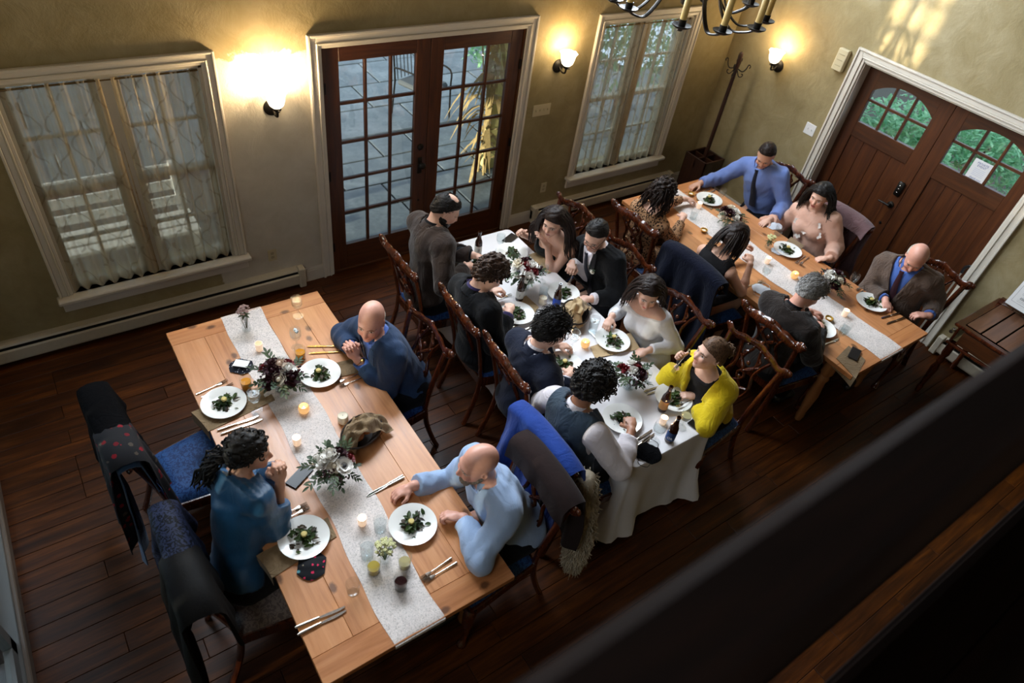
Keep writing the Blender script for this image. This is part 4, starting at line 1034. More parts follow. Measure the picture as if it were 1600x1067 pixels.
def glassware(kind, px, py, label, drink=None, z=TZ + .002, sc=1.0, lvl=.62, ice=False):
    p = at(px, py, z); prof = {'goblet': GOB, 'tumbler': TUM, 'tall': TALL}[kind]; prof = [(a * sc, b * sc) for a, b in prof]
    name = {'goblet': 'water_goblet', 'tumbler': 'tumbler', 'tall': 'drinking_glass'}[kind]
    t = thing(name, label, 'glass', p, 0, 'table glasses')
    inner = [(max(0, a - .0022), b) for a, b in reversed(prof) if b > (.065 * sc if kind == 'goblet' else -.1)]
    inner[-1] = (0, inner[-1][1] + .004)
    m = MB(); n = 24; full = prof + inner
    vs = [(r_ * math.cos(2 * PI * j / n), r_ * math.sin(2 * PI * j / n), q) for r_, q in full for j in range(n)]
    m.add(vs, [(i * n + j, i * n + (j + 1) % n, (i + 1) * n + (j + 1) % n, (i + 1) * n + j) for i in range(len(full) - 1) for j in range(n)])
    m.build('bowl', M_GLASS, t, 60)
    if drink:
        zs = [q for q in prof if q[1] >= (.07 * sc if kind == 'goblet' else .003)]; top = zs[0][1] + (zs[-1][1] - zs[0][1]) * lvl
        lp = [(0, zs[0][1] + .003)] + [(max(.002, a - .003), b + .002) for a, b in zs if b < top]
        q = [i for i in range(len(zs) - 1) if zs[i][1] <= top <= zs[i + 1][1]][0]; f = (top - zs[q][1]) / (zs[q + 1][1] - zs[q][1]); rt = zs[q][0] + (zs[q + 1][0] - zs[q][0]) * f - .003
        lp += [(rt, top), (0, top)]
        MB().lathe(lp, 20).build('drink', drink, t, 40)
    if ice:
        for k in range(2): a = k * 2.1 + px; MB().box(-.009, .009, -.009, .009, -.008, .008, M=Matrix.Translation((.012 * math.cos(a), .012 * math.sin(a), (zs[0][1] + (zs[-1][1] - zs[0][1]) * lvl))) @ Matrix.Rotation(a, 4, 'Z') @ Matrix.Rotation(.4, 4, 'X'), c=.002).build('ice_cube', M_ICE, t)
    return t
M_FLAME = emis('candle_flame', (1.0, .62, .25), 22.0); M_WAX = plain('candle_wax', srgb(244, 232, 206), .5)
M_MERC = plain('amber_votive_glass', srgb(214, 160, 96), .3, emit=(1.0, .55, .2), es=.55); M_CLEARV = plain('frosted_votive', srgb(232, 214, 200), .35, emit=(1.0, .66, .4), es=.45)
def votive(px, py, label, kind='amber', z=TZ + .003, lit=True):
    p = at(px, py, z + .02); p.z = z; t = thing('votive_candle', label, 'candle', p, 0, 'candles')
    if kind == 'amber': MB().lathe([(0, 0), (.02, 0), (.03, .012), (.034, .03), (.03, .05), (.026, .056), (.023, .056), (.027, .048), (.03, .03), (.022, .016), (0, .012)], 20).build('cup', M_MERC, t, 60); h = .018
    elif kind == 'clear': MB().lathe([(0, 0), (.02, 0), (.022, .004), (.025, .06), (.022, .06), (.019, .01), (0, .008)], 20).build('cup', M_CLEARV, t, 60); h = .018
    else: MB().lathe([(0, 0), (.03, 0), (.032, .003), (.032, .052), (.029, .056), (.024, .053), (0, .051)], 24).build('pillar', M_WAX, t, 40); h = .052
    if kind != 'pillar': MB().lathe([(0, .01), (.018, .01), (.018, .02), (0, .021)], 14).build('wax', M_WAX, t, 40)
    MB().tube([(0, 0, h), (0, 0, h + .01)], .001, 5).build('wick', M_INK, t)
    if lit:
        MB().lathe([(0, h + .006), (.005, h + .012), (.0055, h + .018), (.002, h + .032), (0, h + .036)], 10).build('flame', M_FLAME, t, 180)
        l = light('candle_glow', 'POINT', (0, 0, h + .03), .55, (1.0, .55, .22), shadow_soft_size=.01); l.parent = t
    return t
M_BROWNGLASS = plain('brown_bottle', srgb(44, 20, 8), .08, spec=.6)
def bottle(px, py, label, lab_col, marks, z=TZ + .002, rz=0.0):
    p = at(px, py, z); t = thing('beer_bottle', label, 'bottle', p, rz, 'beer bottles')
    MB().lathe([(0, .003), (.028, 0), (.0305, .004), (.0305, .115), (.028, .135), (.018, .16), (.0135, .185), (.0125, .215), (.0145, .217), (.0145, .226), (.0125, .229), (.009, .229), (.009, .2), (0, .198)], 24).build('bottle_body', M_BROWNGLASS, t, 50)
    n = 24; R_ = .0311; m = MB(); vs = [(R_ * math.cos(-.1 + 5.0 * j / n), R_ * math.sin(-.1 + 5.0 * j / n), q) for q in (.028, .098) for j in range(n + 1)]
    m.add(vs, [(j, j + 1, n + 2 + j, n + 1 + j) for j in range(n)]); lb = m.build('paper_label', lab_col, t, 180)
    for (body, size, a, zz, mat) in marks:
        Mx = Matrix.Rotation(a, 4, 'Z') @ basis(V(R_ + .0006, 0, zz), V(0, 1, 0), V(0, 0, 1), V(1, 0, 0))
        text(body, size, mat, Mx, lb)
    return t
def slab_phone(px, py, label, tip, screen, z=TZ + .003, rest=None):
    p = at(px, py, z); q = at(tip[0], tip[1], z); rz = math.atan2(q.y - p.y, q.x - p.x) - PI / 2; t = thing('smartphone', label, 'phone', p, rz)
    MB().box(-.037, .037, -.076, .076, 0, .008, c=.0025).build('phone_body', M_BLACK, t)
    MB().box(-.033, .033, -.070, .070, .0081, .0086).build('screen', screen, t); return t
M_SCREEN = plain('dark_screen', (.006, .006, .008), .3, spec=.25)
M_BURLAP = fabric('burlap', srgb(134, 112, 84), .95, 500, .3, .18, .1); M_KRAFT = fabric('kraft_cloth', srgb(176, 150, 112), .85, 700, .12, .1)
def napkin(quad, label, hang=None, z=TZ + .0045, mat=None):
    "quad: four pixels on the table; hang: length over the table edge past the first side"
    A, B, Cc, D = [at(px, py, z) for px, py in quad]; hl = hang or 0; d0 = ((A - D) + (B - Cc)).normalized()
    L0 = (A - D).length
    def fn(u, v):
        s = v * (L0 + hl) - hl; r0 = max(s, 0) / L0; p = (A.lerp(B, u)).lerp(D.lerp(Cc, u), r0)
        if s < 0: p = A.lerp(B, u) + V(d0.x, d0.y, 0) * (.012 + .02 * (u - .5) ** 2) ; p.z = z + s + .003
        return (p.x, p.y, p.z + (.0015 * math.sin(9 * u + 13 * v) if s > 0 else 0))
    o = MB().sheet(fn, 10, 24, .0025).build('napkin', mat or M_BURLAP, None, 50); return tag(o, label, 'napkin', 'burlap napkins')
def bread_basket(px, py, label, mat, seed, rz=0.0):
    p = at(px, py, TZ + .04); p.z = TZ + .002; t = thing('bread_basket', label, 'bread basket', p, rz); r = rngf(seed)
    m = MB(); 
    for k in range(6): a = .075 + .010 * k; m.tube([(a * 1.15 * math.cos(2 * PI * j / 20), a * .8 * math.sin(2 * PI * j / 20), .008 + k * .012) for j in range(21)], .0065, 6)
    m.lathe([(0, .002), (.07, .002), (.07, .008), (0, .008)], 20, M=Matrix.Diagonal((1.15, .8, 1, 1))); m.build('basket', plain('dark_wicker', srgb(40, 26, 16), .7), t, 60)
    M_CR = plain('bread_crust', srgb(170, 100, 42), .55, var=.25, vscale=40)
    for k in range(4): a = k * 1.57 + .4; MB().ell((.05 * math.cos(a), .032 * math.sin(a), .075 + .012 * (k % 2)), (.042, .032, .028), 12, 8).build('bread_roll', M_CR, t, 180)
    ph = [r.uniform(0, 6) for _ in range(4)]
    for k, (ox, oy, ang) in enumerate(((-.035, .03, .3), (.04, -.035, -.4))):
        def fn(u, v, ox=ox, oy=oy, ang=ang, k=k):
            a, b = (u - .5) * .25, (v - .5) * .11; ca, sa = math.cos(ang), math.sin(ang)
            x, y = ox + a * ca - b * sa, oy + a * sa + b * ca; rr = math.hypot(x / 1.15, y / .8)
            zz = .136 + .020 * k - 1.0 * max(0, rr - .05) + .008 * math.sin(11 * v + 5 * u) + .016 * math.sin(14 * u + ph[k]) * math.sin(11 * v + ph[k + 2]); 
            return (x, y, max(.03, zz))
        MB().sheet(fn, 16, 14, .003).build('wrapping_cloth', mat, t, 60)
    return t
def mask(px, py, label, mat, rz, z=TZ + .003, loops=True, sc=1.0):
    p = at(px, py, z); t = thing('face_mask', label, 'face mask', p, rz)
    def fn(u, v):
        x = (u - .5) * .15 * sc; w = (.055 + .045 * math.sin(PI * u)) * sc; y = (v - .5) * 2 * w * .9
        return (x, y, .004 + .022 * math.sin(PI * u) * math.sin(PI * v) * sc + .002 * math.sin(v * 18))
    MB().sheet(fn, 14, 12, .002).build('mask_panel', mat, t, 60)
    if loops:
        for s in (-1, 1): MB().tube(spline([(s * .074 * sc, -.04 * sc, .004), (s * .11 * sc, -.03 * sc, .004), (s * .115 * sc, .02 * sc, .004), (s * .074 * sc, .04 * sc, .004)], 5), .0018, 5).build('ear_loop', mat, t, 60)
    return t
# ------------------------------------------------------------------ flowers
def petal_ring(m, n, r0, L, tilt, cup, z0, rr, mi=0, w=1.0):
    for k in range(n):
        a = 2 * PI * k / n + rr.uniform(-.15, .15); ca, sa = math.cos(a), math.sin(a); nu, nv = 4, 3; vs = []
        for i in range(nu + 1):
            t_ = i / nu; out = r0 + L * t_ * math.cos(tilt) - cup * t_ * t_ * L * .3; zz = z0 + L * t_ * math.sin(tilt) - .0 ; wd = L * .62 * w * math.sin(PI * (.22 + .62 * t_))
            for j in range(nv + 1):
                s = (j / nv - .5) * 2; x = out - cup * .18 * L * s * s; y = wd * s * .8; vs.append((x * ca - y * sa, x * sa + y * ca, zz + .15 * L * s * s * math.sin(tilt + .5)))
        m.add(vs, [(i * (nv + 1) + j, (i + 1) * (nv + 1) + j, (i + 1) * (nv + 1) + j + 1, i * (nv + 1) + j + 1) for i in range(nu) for j in range(nv)], mi)
def rose_mesh(name, mat, s=1.0):
    rr = rngf(4); m = MB(); m.ell((0, 0, .012 * s), (.010 * s, .010 * s, .016 * s), 8, 6)
    petal_ring(m, 4, .003 * s, .022 * s, 1.25, .9, .004 * s, rr); petal_ring(m, 5, .006 * s, .026 * s, 1.0, .8, .002 * s, rr); petal_ring(m, 6, .008 * s, .03 * s, .65, .5, 0, rr); petal_ring(m, 6, .008 * s, .032 * s, .3, .2, -.003 * s, rr)
    return m.mesh(name, mat, 60)
def anemone_mesh():
    rr = rngf(9); m = MB(); petal_ring(m, 7, .006, .034, .28, .1, 0, rr, 0, 1.15); petal_ring(m, 5, .004, .026, .5, .2, .002, rr, 0, 1.1)
    m.ell((0, 0, .008), (.0085, .0085, .006), 10, 6, 1)
    for k in range(18): a = k * .35; m.ell((.013 * math.cos(a), .013 * math.sin(a), .008), .0016, 5, 3, 1)
    return m.mesh('anemone', [plain('white_petal', srgb(236, 232, 224), .6), M_INK], 60)
def sprig_mesh(name, mats, seed, n=9, L=.14, lw=.022, ll=.045):
    rr = rngf(seed); m = MB(); P = spline([(0, 0, 0), (L * .35, .005, L * .12), (L * .7, -.004, L * .12), (L, .0, L * .02)], 4); m.tube(P, .0014, 5, 1)
    for k in range(n):
        t_ = .2 + .8 * k / n; p = P[int(t_ * (len(P) - 1))]; s = 1 if k % 2 else -1
        leaf_strip(m, p, (.75, s * rr.uniform(.5, 1.0), rr.uniform(-.1, .4)), ll * rr.uniform(.7, 1.1), lw, .3, rr, 0, 4, .12)
    leaf_strip(m, P[-1], (1, 0, .1), ll, lw, .3, rr, 0, 4, .12); return m.mesh(name, mats, 180)
M_OLIVE = leaf_mat('olive_leaf', srgb(38, 54, 34), srgb(92, 108, 76)); M_EUC = leaf_mat('eucalyptus_leaf', srgb(52, 70, 52), srgb(98, 116, 92)); M_STEM = plain('green_stem', srgb(60, 72, 40), .7)
FL = {'cream': rose_mesh('rose', plain('cream_petal', srgb(236, 226, 208), .6)), 'white': rose_mesh('rose', plain('white_petal', srgb(236, 232, 224), .6), 1.0), 'blush': rose_mesh('rose', plain('blush_petal', srgb(222, 200, 182), .6)),
      'red': rose_mesh('rose', plain('red_petal', srgb(112, 16, 24), .55), .8), 'burg': rose_mesh('dahlia', plain('burgundy_petal', srgb(52, 10, 22), .55), 1.0), 'anemone': anemone_mesh()}
SPR = [sprig_mesh('olive_sprig', [M_OLIVE, M_STEM], 1), sprig_mesh('eucalyptus_sprig', [M_EUC, M_STEM], 2, 8, .11, .03, .034), sprig_mesh('olive_sprig', [M_OLIVE, M_STEM], 3, 11, .17, .018, .05)]
def berries():
    rr = rngf(6); m = MB()
    for k in range(16): m.ell((rr.gauss(0, .013), rr.gauss(0, .013), rr.gauss(.01, .008)), rr.uniform(.004, .0065), 7, 5)
    return m.mesh('berry_cluster', plain('dark_berry', srgb(64, 34, 42), .4), 180)
BERRY = berries()
def bouquet(px, py, label, kinds, seed, z=TZ + .003, vh=.10, sc=1.0, stretch=1.0, nsp=20):
    p = at(px, py, z + .02); p.z = z; t = thing('flower_arrangement', label, 'flowers', p, 0, 'flower arrangements'); r = rngf(seed)
    MB().lathe([(0, .002), (.036, 0), (.042, .006), (.046, .05), (.04, vh), (.037, vh), (.042, .05), (.038, .01), (0, .008)], 24).build('vase', M_GLASS, t, 60)
    MB().lathe([(0, .01), (.037, .01), (.041, .05), (.039, .075), (0, .075)], 20).build('water', M_WATER, t, 60)
    m = MB()
    for k in range(9): a = k * .7; m.tube([(.02 * math.cos(a), .02 * math.sin(a), .012), (-.018 * math.cos(a), -.02 * math.sin(a), vh)], .0022, 5)
    m.build('stems', M_STEM, t)
    n = len(kinds)
    for k, kd in enumerate(kinds):
        a = k * 2.399 + seed; u = math.sqrt((k + .5) / n); R_ = .092 * sc
        q = V(R_ * u * math.cos(a) * stretch, R_ * u * math.sin(a), vh + .075 * sc - .055 * u * u + r.uniform(-.008, .012))
        o = obj({'anemone': 'anemone', 'burg': 'dahlia', 'berry': 'berry_cluster'}.get(kd, 'rose'), BERRY if kd == 'berry' else FL[kd], t, q)
        o.rotation_euler = (Vector((math.cos(a) * u * .9, math.sin(a) * u * .9, 1)).normalized().to_track_quat('Z', 'Y').to_euler()); s = sc * r.uniform(1.2, 1.5); o.scale = (s, s, s)
    for k in range(nsp):
        a = k * 2 * PI / nsp + r.uniform(-.2, .2); o = obj(('olive_sprig', 'eucalyptus_sprig', 'olive_sprig')[k % 3], SPR[k % 3], t, (.03 * math.cos(a), .03 * math.sin(a), vh + r.uniform(-.015, .03)))
        o.rotation_euler = (r.uniform(-.3, .3), -r.uniform(-.35, .55), a); s = sc * r.uniform(.55, .9); o.scale = (s, s, s)
    return t
def bud_vase(px, py, label, mat, seed, z=TZ + .003, h=.10, n=46, spread=.045):
    p = at(px, py, z + .02); p.z = z; t = thing('bud_vase', label, 'flowers', p, 0); r = rngf(seed)
    MB().lathe([(0, .002), (.026, 0), (.03, .006), (.026, h * .6), (.022, h), (.02, h), (.023, h * .6), (.026, .01), (0, .008)], 20).build('vase', M_GLASS, t, 60)
    m = MB(); s = MB()
    for k in range(n):
        a = r.uniform(0, 6.28); u = r.random() ** .5 * spread; q = (u * math.cos(a), u * math.sin(a), h + .035 + math.sqrt(max(0, spread ** 2 - u * u)) * .8 + r.uniform(-.01, .01))
        for j in range(4): b = j * 1.57 + a; m.ell((q[0] + .005 * math.cos(b), q[1] + .005 * math.sin(b), q[2]), (.0055, .0055, .003), 6, 4)
        if k % 4 == 0: s.tube([(u * .2 * math.cos(a), u * .2 * math.sin(a), .015), q], .0012, 5)
    for k in range(6): a = k * 1.05; leaf_strip(s, (0, 0, h), (math.cos(a), math.sin(a), .5), .05, .018, .5, r, 0, 4)
    o = m.build('flower_head', mat, t, 60); tag(o, kind='stuff'); s.build('stems', M_STEM, t); return t
# ------------------------------------------------------------------ chairs in place
chair(.20, 2.88, 4, 'empty chair with blue damask seat at the nearest table')
chair(.30, 1.95, 0, 'chair under the woman in teal blouse at the nearest table', M_TAPESTRY)
chair(1.40, 2.84, 180, 'chair under the bald man in the blue suit')
chair(1.40, 1.53, 178, 'chair under the bald bearded man in pale blue shirt')
chair(2.26, 3.62, 0, 'chair under the man in brown suit by the french door')
chair(2.36, 2.90, -3, 'chair under the brown-haired man in black suit, carved back showing')
chair(2.37, 2.33, -4, 'chair under the man in navy suit and glasses, carved back showing')
chair(2.22, 1.72, 0, 'chair under the curly-haired man in the vest, blue jacket on it')
chair(3.30, 3.56, 186, 'chair under the tattooed woman at the far end of the white table')
chair(3.30, 2.95, 180, 'chair under the man in black tuxedo')
chair(3.24, 2.26, 180, 'chair under the woman in the white dress')
chair(3.36, 1.66, 178, 'chair under the woman in yellow cardigan')
chair(4.36, 3.32, 2, 'chair under the woman in leopard print')
chair(4.33, 2.55, 0, 'chair under the woman in the black dress')
chair(4.36, 1.77, 0, 'chair under the grey-haired man in dark jacket')
chair(5.86, 3.32, 182, 'chair under the man in blue shirt and tie, near the corner')
chair(5.66, 2.52, 180, 'chair under the woman in blush blouse by the entry doors')
chair(5.76, 1.58, 180, 'chair under the old man in tweed jacket by the entry doors')

# ------------------------------------------------------------------ clothes hung on chairs
def drape(cx, cy, yaw, name, label, cat, mat, front=.45, back=.6, wt=.58, wb=.62, seed=0, off=0.0, shift=0.0, skew=0.0, th=.006, top=1.035, extra=None):
    r = rngf(seed); ph = [r.uniform(0, 6) for _ in range(8)]; t = thing(name, label, cat, (cx, cy, 0), math.radians(yaw - 90)); Lt = front + back + .1
    def fn(u, v):
        s = v * Lt; x0 = 2 * u - 1
        if s < front: side = 0; h = front - s
        elif s < front + .1: side = 1; h = 0
        else: side = 2; h = s - front - .1
        w = wt + (wb - wt) * min(1, h / .5); fold = (.022 * math.sin(u * 15 + ph[0] + h * 2) + .014 * math.sin(u * 27 + ph[1])) * min(1, h * 4)
        z = top + off - h - .04 * abs(x0) ** 3 + .018 * math.sin(u * 9 + ph[2]) * min(1, h * 3) - .03 * abs(x0) * (h > .3)
        yb = -.35 if h <= 0 else 0
        if side == 1: a = (s - front) / .1 * PI; y = -.35 + (.045 + off) * math.cos(a); z += (.02 + off * .5) * math.sin(a)
        elif side == 0: y = -.35 + .045 + off + .25 * max(0, min(h, .45)) * .55 + fold * .5 + .01
        else: y = -.35 - .045 - off - .02 * min(h, .3) + fold - .05 * h * h
        return (x0 * w / 2 + shift + skew * h + .012 * math.sin(h * 9 + ph[3]), y, max(.03, z))
    MB().sheet(fn, 36, 44, th).build('cloth_panel', mat, t, 60)
    if extra: extra(t)
    return t
M_BLACKWOOL = fabric('black_wool', (.0035, .0035, .004), .95, 500, .2, .2, .0, .03); M_DENIM = fabric('denim', srgb(58, 84, 116), .85, 900, .2, .2)
M_BROCADE = damask('navy_brocade', srgb(6, 8, 15), srgb(34, 40, 62), .08, 0.0); M_LEATHER = plain('black_leather', (.0035, .003, .0028), .6, spec=.08, bump=.3, bscale=90)
M_BROWNWOOL = fabric('brown_wool', srgb(38, 28, 27), .95, 400, .12, .2, .05, .1, crease=.8); M_BLUEJKT = fabric('bright_blue_cloth', srgb(26, 58, 134), .85, 800, .15, .12, .1)
M_NAVYCOAT = fabric('navy_coat', srgb(12, 15, 30), .9, 500, .2, .15, .05, .1); M_MAUVE = fabric('mauve_coat', srgb(112, 86, 88), .9, 500, .2, .15)
def flowered(name, ground, cols, scale):
    t = NT(name); vo = t.n('ShaderNodeTexVoronoi'); vo.inputs['Scale'].default_value = scale; t.l(t.coord('Object'), vo.inputs['Vector']); c = t.ramp(t.n('ShaderNodeSeparateColor').outputs[0], [(0, ground), (1, ground)])
    sp = t.n('ShaderNodeSeparateColor'); t.l(vo.outputs['Color'], sp.inputs[0]); pal = t.ramp(sp.outputs[0], [(0, cols[0]), (.4, cols[1]), (.7, cols[2]), (1, cols[0])]); pal.node.color_ramp.interpolation = 'CONSTANT'
    wobn = t.math('ADD', vo.outputs['Distance'], t.math('MULTIPLY', t.noise(t.coord('Object'), scale * 4, 2), .35))
    m = t.math('MULTIPLY', t.math('LESS_THAN', wobn, .48), t.math('GREATER_THAN', sp.outputs[1], .35)); t.base(t.mix(m, ground, pal)); t.set(rough=.85, spec=.2); return t.m
M_FLOWERBLK = flowered('black_floral', (.01, .01, .012), [srgb(120, 16, 28), srgb(70, 62, 54), srgb(96, 14, 24)], 24)
drape(.20, 2.88, 4, 'denim_jacket', 'blue denim jacket hanging under the black coat on the empty chair', 'jacket', M_DENIM, .25, .74, .58, .68, 1, 0.0)
drape(.20, 2.88, 4, 'black_coat', 'black hooded coat over the back of the empty chair', 'coat', M_BLACKWOOL, .2, .50, .60, .70, 2, .018, -.03, -.04, .012, 1.05)
def scarf(t):
    pass
drape(.20, 2.88, 4, 'floral_scarf', 'black scarf with red flowers on the empty chair back', 'scarf', M_FLOWERBLK, .46, .58, .30, .34, 3, .034, .17, .02, .005, 1.04)
drape(.30, 1.95, 0, 'brocade_coat', 'dark navy brocade coat over the chair of the woman in teal', 'coat', M_BROCADE, .30, .50, .50, .56, 4, .008, -.08, -.02, .01, 1.04)
drape(.30, 1.95, 0, 'leather_jacket', 'black leather jacket draped lowest on the teal-blouse woman\'s chair', 'jacket', M_LEATHER, .22, .78, .36, .58, 5, .026, .17, .10, .014, 1.03)
drape(1.40, 1.53, 178, 'wool_jacket', 'dark brown wool jacket over the bald bearded man\'s chair', 'jacket', M_BROWNWOOL, .12, .46, .54, .56, 6, .01, 0, 0, .012, 1.03)
drape(2.22, 1.72, 0, 'blue_jacket', 'bright blue jacket over the chair behind the man in vest', 'jacket', M_BLUEJKT, .1, .60, .58, .66, 7, .008, 0, 0, .01, 1.03)
drape(4.33, 2.55, 0, 'navy_coat', 'dark navy coat over the chair of the woman in black dress', 'coat', M_NAVYCOAT, .1, .80, .62, .74, 8, .01, 0, 0, .012, 1.04)
drape(5.66, 2.52, 180, 'mauve_coat', 'mauve coat over the chair of the woman in blush blouse', 'coat', M_MAUVE, .1, .55, .54, .58, 9, .006, 0, 0, .01, 1.03)
def fur():
    t = thing('fur_stole', 'shaggy cream fur stole hanging from the bearded man\'s chair', 'fur stole', (1.93, 1.33, -.03)); r = rngf(2); M_FUR = plain('cream_fur', srgb(186, 172, 148), .8, var=.2, vscale=60)
    core = spline([(.05, .10, .95), (.05, .09, .82), (.03, .03, .66), (.02, -.01, .50), (.0, -.04, .34), (-.01, -.06, .26)], 5); rad = [.02 + .075 * math.sin(PI * min(1, (.1 + .9 * i / (len(core) - 1)) ** .8)) ** .8 for i in range(len(core))]; rad[0] = .018
    MB().tube(core, [q * .8 for q in rad], 10).build('hide', M_FUR, t, 180); m = MB()
    for k in range(1900):
        x = r.random() ** .8 * (len(core) - 1.01); i = int(x); c = core[i].lerp(core[i + 1], x - i); rr = rad[i]; a = r.uniform(0, 6.28); d = V(math.cos(a), math.sin(a), r.uniform(-.3, .1)); p = c + d * rr * .75; w = V(r.gauss(0, .012), r.gauss(0, .012), 0)
        m.tube([p, p + d * .02 + V(0, 0, -.008) + w, p + d * .026 + V(0, 0, -.03) + w * .3, p + d * .022 + V(0, 0, -.05) + w], [.0034, .0036, .003, .001], 3, cap=False)
    tag(m.build('fur_tufts', M_FUR, t, 180), kind='stuff')
fur()

# ------------------------------------------------------------------ the nearest table
plate(350, 630, 'before the empty chair', .4); plate(500, 584, 'before the bald man in blue suit', 1.2); plate(475, 840, 'before the woman in teal blouse', 2.0); plate(645, 820, 'before the bald bearded man', 3.0)
napkin([(303, 642), (330, 672), (430, 625), (415, 600)], 'burlap napkin under the plate before the empty chair', .09)
napkin([(405, 865), (430, 900), (526, 838), (512, 808)], 'burlap napkin under the plate of the woman in teal', .08)
napkin([(560, 558), (572, 580), (515, 592), (508, 572)], 'burlap napkin beside the plate of the man in blue suit')
for i, (a, b, c, d) in enumerate(((312, 614, 350, 597), (322, 618, 358, 603))): cutlery('f', a, b, c, d, 'silver fork beyond the plate before the empty chair, %s of two' % ('farther', 'nearer')[i])
for i, (a, b, c, d) in enumerate(((345, 671, 396, 653), (350, 677, 402, 658))): cutlery('k', a, b, c, d, 'knife on the near side of the empty place setting, %s of two' % ('farther', 'nearer')[i])
for i, (a, b, c, d) in enumerate(((545, 541, 474, 542), (548, 549, 478, 553))): cutlery('k', a, b, c, d, 'gilt-looking knife by the clasped hands of the man in blue suit, %s of two' % ('farther', 'nearer')[i], 'g')
for i, (a, b, c, d) in enumerate(((562, 584, 527, 598), (568, 590, 536, 602))): cutlery('f', a, b, c, d, 'silver fork at the near side of the blue-suited man\'s plate, %s of two' % ('farther', 'nearer')[i])
for i, (a, b, c, d) in enumerate(((434, 808, 470, 792), (438, 816, 474, 798))): cutlery('f', a, b, c, d, 'silver fork by the elbow of the woman in teal, %s of two' % ('farther', 'nearer')[i])
for i, (a, b, c, d) in enumerate(((467, 979, 530, 952), (470, 990, 533, 958))): cutlery('k', a, b, c, d, 'silver knife alone at the near corner of the pine table, %s of two' % ('farther', 'nearer')[i])
for i, (a, b, c, d) in enumerate(((630, 743, 575, 775), (626, 749, 582, 772))): cutlery('k', a, b, c, d, 'silver knife beyond the bearded man\'s outstretched hand, %s of two' % ('farther', 'nearer')[i])
for i, (a, b, c, d) in enumerate(((700, 876, 662, 902), (706, 884, 670, 905))): cutlery('f', a, b, c, d, 'silver fork by the bearded man\'s elbow, %s of two' % ('farther', 'nearer')[i])
glassware('goblet', 466, 494, 'farther of two water goblets near the far end of the pine table', M_WATER, lvl=.8); glassware('goblet', 464, 543, 'nearer of two water goblets, beside the gilt knives', M_WATER, lvl=.8, ice=True)
glassware('goblet', 401, 641, 'water goblet with ice beside the plate at the empty chair', M_WATER, lvl=.8, ice=True)
glassware('tumbler', 386, 606, 'tumbler of amber drink beside the patterned face mask', M_BEER); glassware('tumbler', 470, 560, 'tumbler of golden drink half hidden behind the flowers', M_BEER)
glassware('tumbler', 594, 828, 'water tumbler behind the small hydrangea vase', M_WATER, lvl=.75); glassware('tall', 574, 870, 'tall water glass left of the hydrangea vase', M_WATER, lvl=.7)
glassware('tumbler', 584, 893, 'tumbler of white wine left of the hydrangea vase', M_WINE, lvl=.55); glassware('tumbler', 632, 884, 'tumbler of pale wine right of the hydrangea vase', plain('faint_wine', srgb(176, 164, 120), .12), lvl=.45)
glassware('tumbler', 626, 918, 'tumbler of red wine on the lace runner', M_RED, lvl=.6); glassware('tumbler', 552, 925, 'small empty cut glass beside the lace runner', None, sc=.95)
bouquet(440, 606, 'burgundy and blush flowers in a glass vase between the blue suit and the empty chair', ['blush', 'burg', 'white', 'burg', 'cream', 'red', 'berry', 'burg', 'white', 'burg', 'berry', 'red'], 1, sc=1.15, stretch=1.0)
bouquet(523, 745, 'white anemones and roses in a glass vase before the woman in teal', ['white', 'cream', 'burg', 'white', 'anemone', 'cream', 'berry', 'red', 'white', 'berry'], 2, sc=1.0)
bud_vase(385, 512, 'dried pink flowers in a clear bottle at the far end of the runner', plain('dusty_pink', srgb(150, 120, 112), .8, var=.2), 1, h=.13, n=46, spread=.04)
bud_vase(602, 872, 'pale green hydrangea in a small glass bottle among the wine tumblers', plain('hydrangea', srgb(206, 204, 150), .75, var=.2), 2, h=.08, n=60, spread=.05)
votive(475, 640, 'amber glass votive on the runner between the two big bouquets'); votive(464, 690, 'clear votive on the runner above the phone', 'clear'); votive(566, 815, 'clear votive on the runner beside the water tumbler', 'clear'); votive(536, 655, 'white pillar candle beside the bread basket', 'pillar', lit=False)
votive(405, 543, 'small clear votive behind the burgundy bouquet', 'clear', lit=False)
bread_basket(565, 678, 'bread basket wrapped in burlap on the nearest table', M_BURLAP, 1, .5)
slab_phone(468, 745, 'black smartphone lying by the hands of the woman in teal', (486, 726), M_SCREEN)
mask(377, 573, 'black and white patterned face mask under a folded paper', flowered('paisley', srgb(28, 30, 40), [srgb(170, 170, 176), srgb(90, 96, 110), srgb(200, 200, 204)], 70), .8, loops=False, sc=.85)
o = MB().box(-.03, .03, -.045, .045, 0, .003, c=.001).build('folded_paper', M_WHITE, None, None, at(377, 568, TZ + .032), .9); tag(o, 'small folded white paper on the patterned face mask', 'paper')
mask(487, 884, 'black face mask with pink flowers beside the plate of the woman in teal', flowered('pink_floral', (.012, .013, .016), [srgb(214, 50, 90), srgb(226, 206, 170), srgb(90, 150, 160)], 36), -.5, loops=False, sc=.9)

